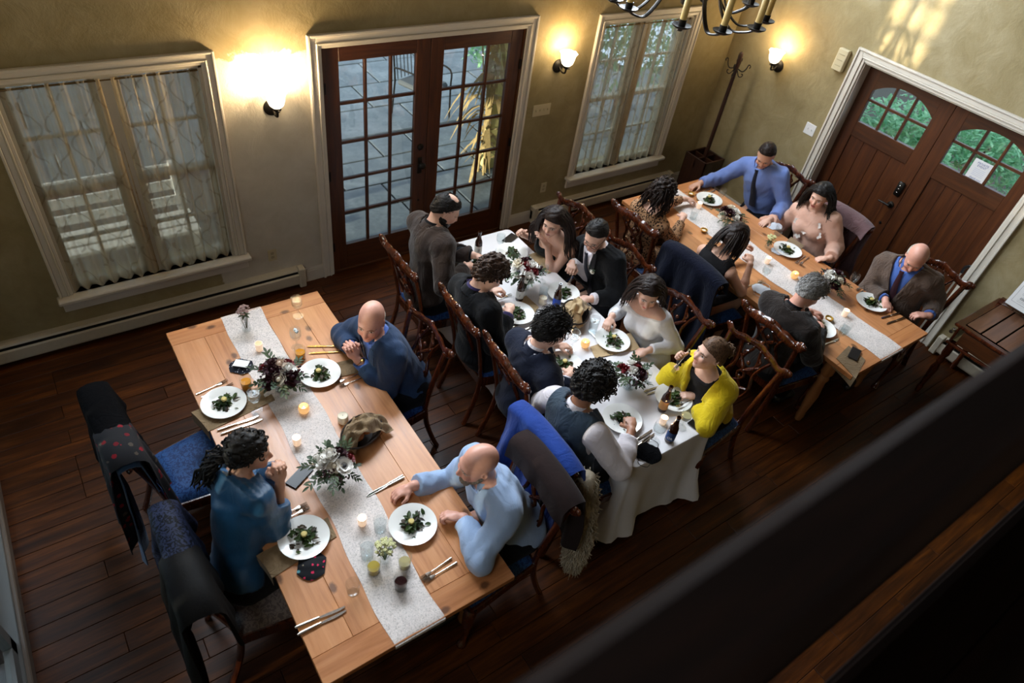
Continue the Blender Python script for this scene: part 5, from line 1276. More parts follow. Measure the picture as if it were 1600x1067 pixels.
# ------------------------------------------------------------------ the white table
plate(745, 412, 'before the man in brown suit', .3, eaten=True); plate(808, 490, 'before the brown-haired man in black suit', .9, eaten=True); plate(882, 570, 'before the man in navy suit', 1.9); plate(972, 655, 'before the curly-haired man in vest', 2.2, eaten=True)
plate(880, 458, 'before the man in black tuxedo', .1, eaten=True); plate(957, 532, 'before the woman in white', .7); plate(1052, 622, 'before the woman in yellow cardigan', .2, eaten=True); plate(800, 395, 'behind the tall bouquet, before the tattooed woman', 1.1, eaten=True)
IKW = M_WHITE; M_BLUELAB = plain('blue_label', srgb(28, 66, 120), .6); M_TANLAB = plain('tan_label', srgb(176, 128, 72), .6); M_GREYLAB = plain('white_label', srgb(206, 206, 200), .6)
VA = math.radians(236)
def facecam(px, py): p = at(px, py, TZ); return math.atan2(-p.y, -p.x)
def bot(px, py, label, lab, marks): bottle(px, py, label, lab, [(b, s, a, z, m) for b, s, a, z, m in marks], rz=facecam(px, py) + .0)
for px, py, label, lab, marks in ((746, 398, 'brown beer bottle with white label beside the brown-suited man\'s plate', M_GREYLAB, [('II', .04, .25, .062, M_INK)]),
        (811, 468, 'brown beer bottle half hidden by the tall bouquet', M_GREYLAB, [('I', .035, .0, .062, M_INK)]),
        (868, 480, 'brown beer bottle with blue label before the tuxedo man\'s plate', plain('cobalt_label', srgb(30, 70, 170), .6), []),
        (1034, 640, 'brown beer bottle with tan label beside the yellow-cardigan woman\'s plate', M_TANLAB, []),
        (1045, 688, 'brown beer bottle with dark blue label near the white table\'s corner', M_BLUELAB, [('OR', .026, .0, .05, IKW)])):
    p = at(px, py, TZ); bottle(px, py, label, lab, [(b, s, a + 2.4 , z, m) for b, s, a, z, m in marks], rz=math.atan2(-p.y, -p.x) - 2.4)
glassware('goblet', 780, 392, 'water goblet at the far end of the white table', M_WATER, lvl=.85); glassware('goblet', 846, 440, 'water goblet right of the tall bouquet', M_WATER, lvl=.8); glassware('tumbler', 848, 462, 'short tumbler beside the tuxedo man\'s plate', M_WATER, lvl=.7)
glassware('tall', 925, 518, 'water glass before the woman in white', M_WATER, lvl=.75, ice=True); glassware('goblet', 893, 545, 'wine goblet by the navy-suited man\'s glasses', M_WATER, lvl=.4)
glassware('goblet', 1022, 690, 'tall wine goblet beside the blue-labelled bottle', M_WATER, lvl=.5, sc=1.1); glassware('goblet', 1064, 668, 'goblet of pale wine beside the phone', plain('faint_wine', srgb(176, 164, 120), .12), lvl=.5); glassware('tumbler', 1006, 596, 'empty tumbler near the bouquet by the yellow cardigan', None)
bouquet(818, 448, 'tall red and white bouquet with anemones on the white table', ['red', 'white', 'burg', 'red', 'anemone', 'cream', 'red', 'burg', 'anemone', 'berry', 'red', 'white'], 3, vh=.15, sc=1.1)
bouquet(982, 602, 'red and white bouquet in front of the woman in white', ['white', 'red', 'red', 'burg', 'white', 'berry', 'cream', 'red', 'berry', 'burg'], 4, vh=.10, sc=1.0)
votive(848, 470, 'white pillar candle in the middle of the white table', 'pillar', lit=False); votive(914, 538, 'amber votive candle before the woman in white', 'amber'); votive(1036, 658, 'glowing votive candle between the two bottles', 'clear')
bread_basket(898, 492, 'bread basket with kraft cloth before the tuxedo man', M_KRAFT, 3, .9)
napkin([(985, 520), (1000, 545), (930, 560), (922, 542)], 'kraft napkin beside the plate of the woman in white', None, mat=M_KRAFT); napkin([(822, 462), (842, 480), (830, 496), (808, 470)], 'small kraft napkin by the black-suited man\'s plate', None, mat=M_KRAFT); napkin([(846, 392), (868, 420), (856, 428), (826, 398)], 'kraft napkin at the table edge before the tattooed woman', None, mat=M_KRAFT)
M_LIT = plain('lit_screen', srgb(120, 160, 200), .1, emit=srgb(130, 175, 215), es=.35)
ph_ = slab_phone(1091, 659, 'smartphone with lit blue screen at the corner of the white table', (1106, 648), M_SCREEN); MB().box(-.032, .032, -.02, .069, .0087, .0092).build('lock_screen', M_LIT, ph_)
MB().tube([(.018 * math.cos(a * PI / 10), .022 + .018 * math.sin(a * PI / 10), .0096) for a in range(-6, 13)], .0022, 5).build('screen_ring', M_WHITE, ph_); MB().box(-.010, .010, .060, .068, .0092, .0095).build('camera_notch', M_INK, ph_)
slab_phone(797, 373, 'dark smartphone at the far end of the white table', (806, 366), M_SCREEN)
mask(1012, 708, 'plain black face mask at the near edge of the white table', M_BLACKWOOL, .5)
for i, (a, b, c, d) in enumerate(((1048, 598, 1008, 612), (1052, 604, 1014, 616))): cutlery('k', a, b, c, d, 'dark-looking knife beyond the yellow-cardigan woman\'s plate, %s of two' % ('farther', 'nearer')[i])
for i, (a, b, c, d) in enumerate(((985, 694, 1012, 676), (990, 702, 1016, 682))): cutlery('k', a, b, c, d, 'knife beside the vest man\'s plate near the black mask, %s of two' % ('farther', 'nearer')[i])
for i, (a, b, c, d) in enumerate(((705, 402, 728, 392), (700, 408, 724, 398))): cutlery('f', a, b, c, d, 'silver fork beyond the brown-suited man\'s plate, %s of two' % ('farther', 'nearer')[i])
cutlery('k', 805, 510, 832, 496, 'knife on the near side of the black-suited man\'s plate'); cutlery('k', 816, 518, 842, 505, 'knife nearest the navy-suited man\'s shoulder'); cutlery('f', 774, 470, 792, 463, 'fork just behind the black-suited man\'s hand')
cutlery('k', 930, 528, 946, 546, 'knife left of the plate of the woman in white'); cutlery('k', 990, 694 + 6, 1003, 690, 'short knife beside the wine goblet'); cutlery('f', 1086, 622, 1058, 636, 'fork resting across the yellow-cardigan woman\'s plate', z=TZ + .03)

# ------------------------------------------------------------------ the table by the entry doors
plate(1108, 312, 'before the man in blue shirt', .5); plate(1230, 391, 'before the woman in blush blouse', 1.3); plate(1361, 473, 'before the old man in tweed', 2.2); plate(1280, 512, 'before the grey-haired man', .2, eaten=True)
napkin([(1088, 312), (1112, 328), (1118, 318), (1096, 303)], 'burlap napkin beside the blue-shirted man\'s plate'); napkin([(1308, 558), (1338, 590), (1352, 562), (1326, 540)], 'burlap napkin hanging over the near corner of the entry-side table', .09)
napkin([(1236, 370), (1256, 384), (1250, 392), (1228, 378)], 'burlap napkin at the table edge before the blush blouse')
bouquet(1135, 352, 'white and burgundy bouquet between the black dress and blue shirt', ['white', 'cream', 'burg', 'white', 'burg', 'white', 'berry', 'cream', 'red'], 5, sc=1.0); bouquet(1292, 452, 'white and dark red bouquet beside the grey-haired man', ['burg', 'white', 'cream', 'burg', 'white', 'red', 'berry', 'burg', 'white'], 6, sc=1.0)
bud_vase(1200, 384, 'small green hydrangea vase before the blush blouse', plain('hydrangea', srgb(206, 204, 150), .75, var=.2), 3, h=.06, n=44, spread=.04)
votive(1092, 322, 'lit votive beside the far bouquet on the entry-side table', 'clear'); votive(1199, 408, 'lit clear votive in the middle of the entry-side table', 'clear'); votive(1241, 431, 'amber votive left of the grey-haired man\'s head', 'amber'); votive(1320, 490, 'lit votive between the grey-haired man and the tweed jacket', 'clear')
M_GOLDCUP = plain('gold_votive', srgb(200, 160, 70), .3, .7)
for px, py, l in ((1079, 305, 'gold-rimmed tea light by the blue-shirted man\'s hand'), (1099, 362, 'gold tea light beside the leopard sleeve'), (1294, 500, 'gold tea light before the grey-haired man')):
    t = thing('tea_light_holder', l, 'candle holder', at(px, py, TZ + .003), 0, 'gold tea lights'); MB().lathe([(0, 0), (.018, 0), (.03, .012), (.034, .026), (.03, .026), (.024, .014), (0, .008)], 12).build('holder', M_GOLDCUP, t, 20); MB().lathe([(0, .01), (.018, .01), (.018, .018), (0, .018)], 12).build('wax', M_WAX, t)
glassware('goblet', 1190, 440, 'goblet beside the pale face mask on the entry-side table', M_WATER, lvl=.5); glassware('goblet', 1325, 452, 'goblet between the near bouquet and the tweed man\'s forks', M_WATER, lvl=.7); glassware('goblet', 1306, 535, 'goblet beside the phone on the entry-side table', M_WATER, lvl=.6); glassware('tumbler', 1318, 520, 'water tumbler between the goblet and the runner', M_WATER, lvl=.6)
glassware('goblet', 1122, 318, 'goblet behind the far bouquet on the entry-side table', M_WATER, lvl=.7); glassware('tumbler', 1082, 342, 'tumbler in front of the leopard-print woman', M_WATER, lvl=.6); glassware('tumbler', 1214, 366, 'tumbler beside the crumpled pale mask', M_WATER, lvl=.5)
slab_phone(1335, 553, 'smartphone in pale case on the burlap napkin', (1340, 543), M_SCREEN, z=TZ + .009)
M_PALEMASK = fabric('pale_blue_mask', srgb(206, 212, 222), .8, 700, .1, .05); mask(1190, 453, 'pale disposable face mask beside the black-dress woman\'s elbow', M_PALEMASK, .3, sc=.95); mask(1208, 352, 'crumpled pale face mask in front of the blush blouse', M_PALEMASK, 1.2, sc=1.0, loops=False); mask(1215, 393, 'pale folded mask beside the blush-bloused woman\'s plate', M_PALEMASK, .2, sc=.7, loops=False)
for i, (a, b, c, d) in enumerate(((1358, 441, 1334, 456), (1362, 446, 1340, 460))): cutlery('f', a, b, c, d, 'silver fork beside the tweed man\'s sleeve, %s of two' % ('farther', 'nearer')[i])
for i, (a, b, c, d) in enumerate(((1402, 490, 1382, 496), (1408, 498, 1392, 504))): cutlery('k', a, b, c, d, 'knife near the corner by the tweed man, %s of two' % ('farther', 'nearer')[i])
for i, (a, b, c, d) in enumerate(((1258, 400, 1242, 412), (1264, 402, 1248, 414))): cutlery('f', a, b, c, d, 'fork on the near side of the blush-bloused woman\'s plate, %s of two' % ('farther', 'nearer')[i])
for i, (a, b, c, d) in enumerate(((1108, 296, 1088, 304), (1118, 297, 1098, 307))): cutlery('k', a, b, c, d, 'knife by the blue-shirted man\'s forearm, %s of two' % ('farther', 'nearer')[i])
cutlery('k', 1284, 541, 1306, 531, 'knife beside the grey-haired man\'s elbow'); cutlery('f', 1170, 447, 1188, 441, 'fork lying beside the pale disposable mask')
# ------------------------------------------------------------------ figures
# a body is a smooth blend of tapered limbs, polygonised into ONE surface; clothes are further surfaces over it
def npv(v): return np.array([v[0], v[1], v[2]], float)
def unit(v): v = np.asarray(v, float); return v / (np.linalg.norm(v) + 1e-12)
def frame(yaw, pitch=0, roll=0):
    "columns: right, forward, up of a frame that looks along yaw (deg from +x), pitch up positive"
    y, p, r_ = map(math.radians, (yaw, pitch, roll)); f = np.array([math.cos(y) * math.cos(p), math.sin(y) * math.cos(p), math.sin(p)])
    rt = np.array([math.sin(y), -math.cos(y), 0.0]); up = np.cross(rt, f)
    rt, up = rt * math.cos(r_) + up * math.sin(r_), up * math.cos(r_) - rt * math.sin(r_)
    return np.stack([rt, f, up], 1)
class Prim:
    __slots__ = ('t', 'a', 'b', 'ra', 'rb', 'R', 'rad', 'k', 'tag', 'neg')
def cone(a, b, ra, rb, k=.03, tag='', neg=False):
    p = Prim(); p.t = 'c'; p.a = np.asarray(a, float); p.b = np.asarray(b, float); p.ra = ra; p.rb = rb; p.k = k; p.tag = tag; p.neg = neg; return p
def ello(c, rad, R=None, k=.03, tag='', neg=False):
    p = Prim(); p.t = 'e'; p.a = np.asarray(c, float); p.rad = np.asarray(rad, float); p.R = np.eye(3) if R is None else R; p.k = k; p.tag = tag; p.neg = neg; return p
def pdist(p, X, Y, Z, inf):
    if p.t == 'c':
        d = p.b - p.a; L2 = float(d @ d) + 1e-12
        t = ((X - p.a[0]) * d[0] + (Y - p.a[1]) * d[1] + (Z - p.a[2]) * d[2]) / L2; t = np.clip(t, 0, 1)
        return np.sqrt((X - p.a[0] - t * d[0]) ** 2 + (Y - p.a[1] - t * d[1]) ** 2 + (Z - p.a[2] - t * d[2]) ** 2) - (p.ra + (p.rb - p.ra) * t) - inf
    R = p.R; r_ = p.rad + inf; x, y, z = X - p.a[0], Y - p.a[1], Z - p.a[2]
    u = (x * R[0, 0] + y * R[1, 0] + z * R[2, 0]) / r_[0]; v = (x * R[0, 1] + y * R[1, 1] + z * R[2, 1]) / r_[1]; w = (x * R[0, 2] + y * R[1, 2] + z * R[2, 2]) / r_[2]
    q = np.sqrt(u * u + v * v + w * w); g = np.sqrt((u / r_[0]) ** 2 + (v / r_[1]) ** 2 + (w / r_[2]) ** 2)
    return np.where(q > 1e-6, q * (q - 1) / (g + 1e-9), -float(r_.min()))
def pbox(p, m):
    if p.t == 'c':
        r_ = max(p.ra, p.rb); return np.minimum(p.a, p.b) - r_ - m, np.maximum(p.a, p.b) + r_ + m
    e = np.sqrt(((p.R * p.rad) ** 2).sum(1)); return p.a - e - m, p.a + e + m
def smin(a, b, k):
    if k <= 0: return np.minimum(a, b)
    h = np.maximum(k - np.abs(a - b), 0) / k; return np.minimum(a, b) - h * h * k * .25
def field(prims, ax, inf=0.0):
    F = np.full([len(a) for a in ax], 9.0, np.float32)
    for p in prims:
        i_ = inf(p) if callable(inf) else inf
        lo, hi = pbox(p, p.k + abs(i_) + .03); sl = []
        for d in range(3):
            i0, i1 = np.searchsorted(ax[d], lo[d]), np.searchsorted(ax[d], hi[d])
            if i1 <= i0: break
            sl.append(slice(i0, i1))
        if len(sl) < 3: continue
        D = pdist(p, ax[0][sl[0]][:, None, None], ax[1][sl[1]][None, :, None], ax[2][sl[2]][None, None, :], i_)
        S = F[sl[0], sl[1], sl[2]]
        F[sl[0], sl[1], sl[2]] = -smin(-S, D, p.k) if p.neg else smin(S, D, p.k)
    return F
def at_points(prims, P, inf=0.0):
    F = np.full(len(P), 9.0)
    for p in prims:
        i_ = inf(p) if callable(inf) else inf
        D = pdist(p, P[:, 0], P[:, 1], P[:, 2], i_); F = -smin(-F, D, p.k) if p.neg else smin(F, D, p.k)
    return F
def nets(F, ax):
    "surface nets over a rectilinear grid"
    ins = F < 0; nx, ny, nz = F.shape
    cnt = np.zeros((nx - 1, ny - 1, nz - 1), np.int8)
    for dx in (0, 1):
        for dy in (0, 1):
            for dz in (0, 1): cnt += ins[dx:nx - 1 + dx, dy:ny - 1 + dy, dz:nz - 1 + dz]
    ci = np.argwhere((cnt > 0) & (cnt < 8))
    if len(ci) == 0: return np.zeros((0, 3)), np.zeros((0, 4), int)
    idx = np.full(cnt.shape, -1, np.int32); idx[ci[:, 0], ci[:, 1], ci[:, 2]] = np.arange(len(ci))
    acc = np.zeros((len(ci), 3)); num = np.zeros(len(ci))
    cor = [(a, b, c) for a in (0, 1) for b in (0, 1) for c in (0, 1)]
    for a in range(8):
        for b in range(a + 1, 8):
            ca, cb = np.array(cor[a]), np.array(cor[b])
            if np.abs(ca - cb).sum() != 1: continue
            fa = F[ci[:, 0] + ca[0], ci[:, 1] + ca[1], ci[:, 2] + ca[2]]; fb = F[ci[:, 0] + cb[0], ci[:, 1] + cb[1], ci[:, 2] + cb[2]]
            m = (fa < 0) != (fb < 0); t = np.where(m, fa / np.where(m, fa - fb, 1), 0)
            acc += np.where(m[:, None], ca + (cb - ca) * t[:, None], 0); num += m
    loc = acc / num[:, None]; P = np.empty((len(ci), 3))
    for d in range(3): a = ax[d]; P[:, d] = a[ci[:, d]] + loc[:, d] * (a[ci[:, d] + 1] - a[ci[:, d]])
    quads = []
    for d in range(3):
        s0 = [slice(None)] * 3; s1 = [slice(None)] * 3; s0[d] = slice(0, -1); s1[d] = slice(1, None)
        ch = ins[tuple(s0)] != ins[tuple(s1)]; e = np.argwhere(ch); u, v = (d + 1) % 3, (d + 2) % 3
        ok = (e[:, u] > 0) & (e[:, v] > 0) & (e[:, u] < F.shape[u] - 1) & (e[:, v] < F.shape[v] - 1); e = e[ok]
        if len(e) == 0: continue
        flip = ins[e[:, 0], e[:, 1], e[:, 2]]; q = []
        for (du, dv) in ((1, 1), (0, 1), (0, 0), (1, 0)):
            c = e.copy(); c[:, u] -= du; c[:, v] -= dv; q.append(idx[c[:, 0], c[:, 1], c[:, 2]])
        q = np.stack(q, 1); q[~flip] = q[~flip][:, ::-1]; quads.append(q)
    return P, np.concatenate(quads)
def grid_axes(lo, hi, coarse, fine=(), fstep=.005):
    ax = []
    for d in range(3):
        iv = sorted((max(a[d], lo[d]), min(b[d], hi[d])) for a, b in fine); x = lo[d]; out = [x]
        while x < hi[d]:
            x += fstep if any(a - coarse * .6 <= x < b for a, b in iv) else coarse; out.append(x)
        ax.append(np.array(out))
    return ax
def raw_mesh(name, P, Q, mat, cols=None):
    me = bpy.data.meshes.new(name); n = len(P); me.vertices.add(n); me.vertices.foreach_set('co', np.asarray(P, np.float32).ravel())
    me.loops.add(len(Q) * 4); me.loops.foreach_set('vertex_index', np.asarray(Q, np.int32).ravel()); me.polygons.add(len(Q)); me.polygons.foreach_set('loop_start', np.arange(0, len(Q) * 4, 4, dtype=np.int32))
    me.update(calc_edges=True); me.validate(); me.polygons.foreach_set('use_smooth', [True] * len(me.polygons)); me.materials.append(mat)
    if cols is not None:
        ca = me.color_attributes.new('tone', 'FLOAT_COLOR', 'POINT'); ca.data.foreach_set('color', np.concatenate([cols, np.ones((n, 1))], 1).astype(np.float32).ravel())
    return me
def wob(P, seed, amp, freq=22.0):
    "soft cloth folds"
    r = rngf(seed); o = np.zeros(len(P))
    for k in range(5):
        d = unit([r.gauss(0, 1), r.gauss(0, 1), r.gauss(0, .8)]); e = unit([r.gauss(0, 1), r.gauss(0, 1), r.gauss(0, 1)])
        fr = freq * (1 + .55 * k); o += np.sin(P @ d * fr + 1.5 * np.sin(P @ e * fr * .45 + r.uniform(0, 6)) + r.uniform(0, 6)) / (1 + .4 * k)
    return amp * o * .5
def surf(name, prims, mat, parent, org, step=.010, inf=0.0, cuts=(), fold=0.0, seed=0, fine=(), fstep=.005, cols=None, post=None, freq=22.0):
    lo = np.min([pbox(p, .04)[0] for p in prims if not p.neg], 0); hi = np.max([pbox(p, .04)[1] for p in prims if not p.neg], 0)
    ax = grid_axes(lo, hi, step, fine, fstep); F = field(prims, ax, inf)
    if cuts or fold or post:
        ii = np.argwhere(np.abs(F) < .07); P = np.stack([ax[d][ii[:, d]] for d in range(3)], 1); f = F[ii[:, 0], ii[:, 1], ii[:, 2]].astype(float)
        if fold: f += wob(P - org, seed, fold, freq) - fold * .45
        if post: f = post(P, f)
        for c in cuts: f = np.maximum(f, c(P))
        F[ii[:, 0], ii[:, 1], ii[:, 2]] = f
        deep = np.argwhere(F < -.069)
        if len(deep) and cuts:
            P = np.stack([ax[d][deep[:, d]] for d in range(3)], 1); f = F[deep[:, 0], deep[:, 1], deep[:, 2]].astype(float)
            for c in cuts: f = np.maximum(f, c(P))
            F[deep[:, 0], deep[:, 1], deep[:, 2]] = f
    P, Q = nets(F, ax)
    me = raw_mesh(name, P - org, Q, mat, cols(P) if cols else None)
    return obj(name, me, parent)
def skin_mat():
    t = NT('skin'); a = t.n('ShaderNodeVertexColor', layer_name='tone'); f = t.noise(t.coord('Object'), 60, 3)
    t.base(t.mix(.25, a.outputs[0], t.mix(1.0, a.outputs[0], t.ramp(f, [(.3, (.75, .6, .55)), (.7, (1, 1, 1))]), 'MULTIPLY'))); t.set(rough=.42, spec=.4); t.bump(t.noise(t.coord('Object'), 240, 2), .08, .003); return t.m
M_SKIN = skin_mat()
def hair_mat(name, lo, hi, rough=.4):
    if name in MATS: return MATS[name]
    t = NT(name); f = t.noise(t.coord('Object', (1, 1, .35)), 130, 3, .6, .5); t.base(t.ramp(f, [(.35, lo), (.7, hi)])); t.set(rough=max(rough, .48), spec=.22); t.bump(f, .5, .006); MATS[name] = t.m; return t.m
HAIR = {'black': hair_mat('hair_black', (.004, .0035, .003), (.02, .016, .014)), 'brown': hair_mat('hair_brown', srgb(28, 18, 12), srgb(72, 50, 36)), 'dkbrown': hair_mat('hair_dark_brown', (.006, .004, .003), srgb(44, 28, 22)),
        'grey': hair_mat('hair_grey', srgb(96, 94, 92), srgb(190, 186, 182), .5), 'white': hair_mat('hair_white', srgb(170, 160, 148), srgb(215, 208, 198), .5), 'light': hair_mat('hair_light_brown', srgb(58, 40, 28), srgb(120, 90, 66)), 'salt': hair_mat('beard_salt', srgb(92, 80, 70), srgb(150, 136, 122), .6)}

def person(name_label, head, hyaw, hpitch, hroll, hip, yaw, hands, skin=(198, 140, 112), male=True, sc=1.0, wear=(), hair=None, beard=None, glasses=False, lips=None, big=1.0, brow=(40, 26, 18), stubble=0, group='guests at the tables', bust=False, tattoo=False, lean=0.0, neckline=None, res=.010, hstep=.0045, twist=0.0):
    """head: centre of head in world; hip: (x,y) of pelvis; hands: two dicts (right, left) with pos, elbow pole, dir, palm, curl"""
    org = np.array([hip[0], hip[1], 0.0]); t = thing('person', name_label, 'person', org, 0, group)
    F3 = frame(yaw); rt, fw, up = F3[:, 0], F3[:, 1], F3[:, 2]; H = frame(hyaw, hpitch, hroll); hx, hy, hz = H[:, 0], H[:, 1], H[:, 2]
    hc = npv(head); L = lambda x, y, z: hc + hx * x + hy * y + hz * z
    NB = L(0, -.045, -.165) * .55 + .45 * (hc + np.array([0, 0, -.175]) - fw * .06); 
    PEL = np.array([hip[0], hip[1], .565]); spine = NB - PEL; su = unit(spine)
    tr = rt if not twist else frame(yaw + twist)[:, 0]
    tr = unit(tr - su * (tr @ su)); tf = np.cross(su, tr); TR = np.stack([tr, tf, su], 1)
    sw = (.178 if male else .155) * big ** .5; SCn = NB - su * .045; S = [SCn + tr * sw * s - su * .025 for s in (1, -1)]
    w = big * (1.0 if male else .88); B = []
    B += [ello(PEL, (.165 * w * (1 if male else 1.1), .125 * w, .125), TR, .04, 'torso'), ello(PEL + spine * .33 + tf * .012, (.145 * w, .112 * w, .16), TR, .06, 'torso'),
          ello(PEL + spine * .66 + tf * .0, (.160 * w, .108 * w, .165), TR, .06, 'torso'), ello(PEL + spine * .86, (.150 * w, .085 * w, .085), TR, .05, 'torso')]
    for i, s in enumerate((1, -1)): B.append(cone(NB + tr * s * .04 - su * .012, S[i], .048, .056 * (1 if male else .86), .05, 'torso'))
    if bust:
        for s in (1, -1): B.append(ello(PEL + spine * .64 + tf * .085 * w + tr * s * .072, (.066, .06, .064), TR, .04, 'bust'))
    elif male: B.append(ello(PEL + spine * .70 + tf * .055 * w, (.12 * w, .05, .08), TR, .05, 'torso'))
    B.append(cone(NB - su * .02, L(0, -.022, -.075), .058 if male else .049, .054 if male else .045, .03, 'neck'))
    # arms
    fine = [(hc - .135, hc + .135)]; arms = []
    l1, l2 = (.285 if male else .262) * sc, (.262 if male else .24) * sc
    for i, hd in enumerate(hands):
        s = 1 if i == 0 else -1; tgt = npv(hd['pos']); d = None
        if 'dir' in hd: d = unit(hd['dir'])
        else:
            d = unit((tgt - S[i]) * np.array([1, 1, .15]) - tr * s * .25)
        wr = tgt - d * .062
        v = wr - S[i]; D = np.linalg.norm(v); a1, a2 = l1, l2
        if D > (a1 + a2) * .985: q = D / ((a1 + a2) * .985); a1 *= q; a2 *= q
        if D < abs(a1 - a2) + .03: D = abs(a1 - a2) + .03
        ca = (a1 * a1 + D * D - a2 * a2) / (2 * a1 * D); ca = max(-1, min(1, ca)); vd = unit(v)
        pole = npv(hd['elbow']) - S[i] if 'elbow' in hd else tr * s * .55 - np.array([0, 0, 1.0]) - fw * .15
        pn = unit(pole - vd * (pole @ vd)); el = S[i] + vd * a1 * ca + pn * a1 * math.sqrt(max(0, 1 - ca * ca)); m_ = (1 if male else .84) * big ** .5
        B += [cone(S[i], el, .056 * m_, .042 * m_, .03, 'arm%d' % i), cone(el, el + (wr - el) * .35, .042 * m_, .041 * m_, .02, 'fore%d' % i), cone(el + (wr - el) * .35, wr, .041 * m_, .027 * m_, .02, 'fore%d' % i)]
        arms.append((S[i], el, wr))
        pal = unit(hd.get('palm', (0, 0, -1))); pal = unit(pal - d * (pal @ d)); side = np.cross(d, pal) * s    # towards the thumb
        side = -side if False else side
        hs = .96 if male else .86; HR = np.stack([side, d, pal], 1); pc = tgt
        B.append(cone(wr, pc - d * .02 * hs, .026 * hs, .024 * hs, .015, 'hand%d' % i)); B.append(ello(pc, (.042 * hs, .05 * hs, .017 * hs), HR, .014, 'hand%d' % i))
        cu = hd.get('curl', .45); lens = (.068, .078, .073, .056)
        for f_, off in enumerate((.030, .010, -.010, -.029)):
            p0 = pc + (side * off + d * (.038 - .004 * abs(f_ - 1.3))) * hs; ang = cu * .75; r0 = .0092 * hs; spread = (off * 2.2) * hd.get('spread', .6)
            for j, fr in enumerate((.46, .3, .24)):
                dd = unit(d * math.cos(ang) + pal * math.sin(ang) + side * spread); p1 = p0 + dd * lens[f_] * fr * hs
                B.append(cone(p0, p1, r0, r0 - .0007, .005 if j else .008, 'hand%d' % i)); p0 = p1; r0 -= .0007; ang += cu
        tb = pc + (side * .034 - d * .022 + pal * .006) * hs; td = unit(side * .75 + d * .75 + pal * (.25 + .3 * cu)); p1 = tb + td * .038 * hs; B.append(cone(tb, p1, .0135 * hs, .0105 * hs, .012, 'hand%d' % i))
        td = unit(side * (.35 - .5 * cu) + d * .95 + pal * (.25 + .35 * cu)); B.append(cone(p1, p1 + td * .032 * hs, .0105 * hs, .0085 * hs, .006, 'hand%d' % i))
        fine.append((tgt - .095, tgt + .095))
        hd['frame'] = (tgt, d, pal, side)
    # legs: seated
    for s in (1, -1):
        hp = PEL + rt * s * .09 - np.array([0, 0, .035]); kn = np.array([hip[0], hip[1], 0]) + rt * s * .12 + fw * .42 + np.array([0, 0, .50]); an = kn + np.array([0, 0, -.42]) - fw * (.04 + .03 * s)
        B += [cone(hp, kn, .088 * w, .06, .04, 'leg'), cone(kn, an, .057, .036, .03, 'leg'), cone(an - fw * .03 - np.array([0, 0, .03]), an + fw * .15 + rt * s * .02 - np.array([0, 0, .045]), .036, .028, .03, 'foot')]
    # head
    k_ = 1.0 if male else .95; e_ = lambda x, y, z, a, b, c, k=.02, tag='head', neg=False: B.append(ello(L(x * k_, y * k_, z * k_), (a * k_, b * k_, c * k_), H, k, tag, neg))
    e_(0, -.012, .030, .076, .096, .092, .03); e_(0, .03, -.022, .066, .066, .075, .03); e_(0, .045, -.072 , .045 if male else .038, .046, .042, .04)
    e_(0, .082, -.098, .019, .016, .015, .025); e_(0, .078, .022, .052, .018, .013, .02)
    for s in (1, -1):
        e_(s * .033, .083, -.028, .022, .016, .018, .025); e_(s * .034, .104, .004, .019, .013, .0125, .012, 'head', True); e_(s * .032, .0745, .003, .0125, .0125, .0115, .003, 'eye')
        e_(s * .075, -.008, -.010, .010, .019, .031, .008, 'ear'); e_(s * .081, -.002, -.008, .006, .010, .018, .006, 'ear', True)
    B.append(cone(L(0, .088 * k_, .012 * k_), L(0, .112 * k_, -.030 * k_), .0075, .0125, .012, 'nose'))
    for s in (1, -1): e_(s * .012, .100, -.033, .010, .011, .009, .008, 'nose')
    e_(0, .094, -.058, .021, .010, .0062, .006, 'lip'); e_(0, .091, -.070, .018, .010, .0068, .006, 'lip'); e_(0, .108, -.0635, .020, .010, .0022, .003, 'lip', True)
    skc = np.array(srgb(*skin)); lipc = np.array(srgb(*lips)) if lips else skc * np.array([.82, .55, .55]); brc = np.array(srgb(*brow))
    def cols(P):
        C_ = np.tile(skc, (len(P), 1)); q = P - hc; x, y, z = (q @ hx) / k_, (q @ hy) / k_, (q @ hz) / k_; near = (np.abs(x) < .12) & (np.abs(y) < .14) & (np.abs(z) < .14)
        def put(m, c, a=1.0): C_[m] = C_[m] * (1 - a) + np.asarray(c) * a
        fl = near & (y > .05) & (((np.abs(x) - .04) / .03) ** 2 + ((z + .035) / .03) ** 2 < 1); put(fl, skc * [1.0, .78, .75], .45); put(near & (y > .1) & (z < -.01) & (z > -.05), skc * [1.0, .8, .78], .5)
        if stubble: put(near & (y > .01) & (z < -.045) & (np.abs(x) < .075), skc * .45, stubble)
        put(near & (y > .07) & ((x / .024) ** 2 + ((z + .064) / .0135) ** 2 < 1), lipc, .9)
        put(near & (y > .06) & (((np.abs(x) - .033) / .025) ** 2 + ((z - .024 + .006 * ((np.abs(x) - .03) / .02) ** 2) / .0055) ** 2 < 1), brc, .85)
        ew = near & (y > .072) & (((np.abs(x) - .032) / .0135) ** 2 + ((z - .003) / .0062) ** 2 < 1); put(ew, (.62, .58, .54)); put(ew & (((np.abs(x) - .032) / .0058) ** 2 + ((z - .003) / .006) ** 2 < 1), (.02, .013, .01))
        put(near & (y > .065) & ~ew & (((np.abs(x) - .032) / .0165) ** 2 + ((z - .004) / .0088) ** 2 < 1), skc * .42, .7)
        if tattoo:
            a, b, _ = arms[0]; tt = np.clip(((P - a) @ (b - a)) / ((b - a) @ (b - a)), -.3, 1.2); dd = np.linalg.norm(P - a - tt[:, None] * (b - a), axis=1)
            m = (dd < .075) & (tt > .05) & (tt < .85) & (wob(P - org, 5, 1.0, 60) > -.05); put(m, (.03, .035, .045), .8)
        return C_
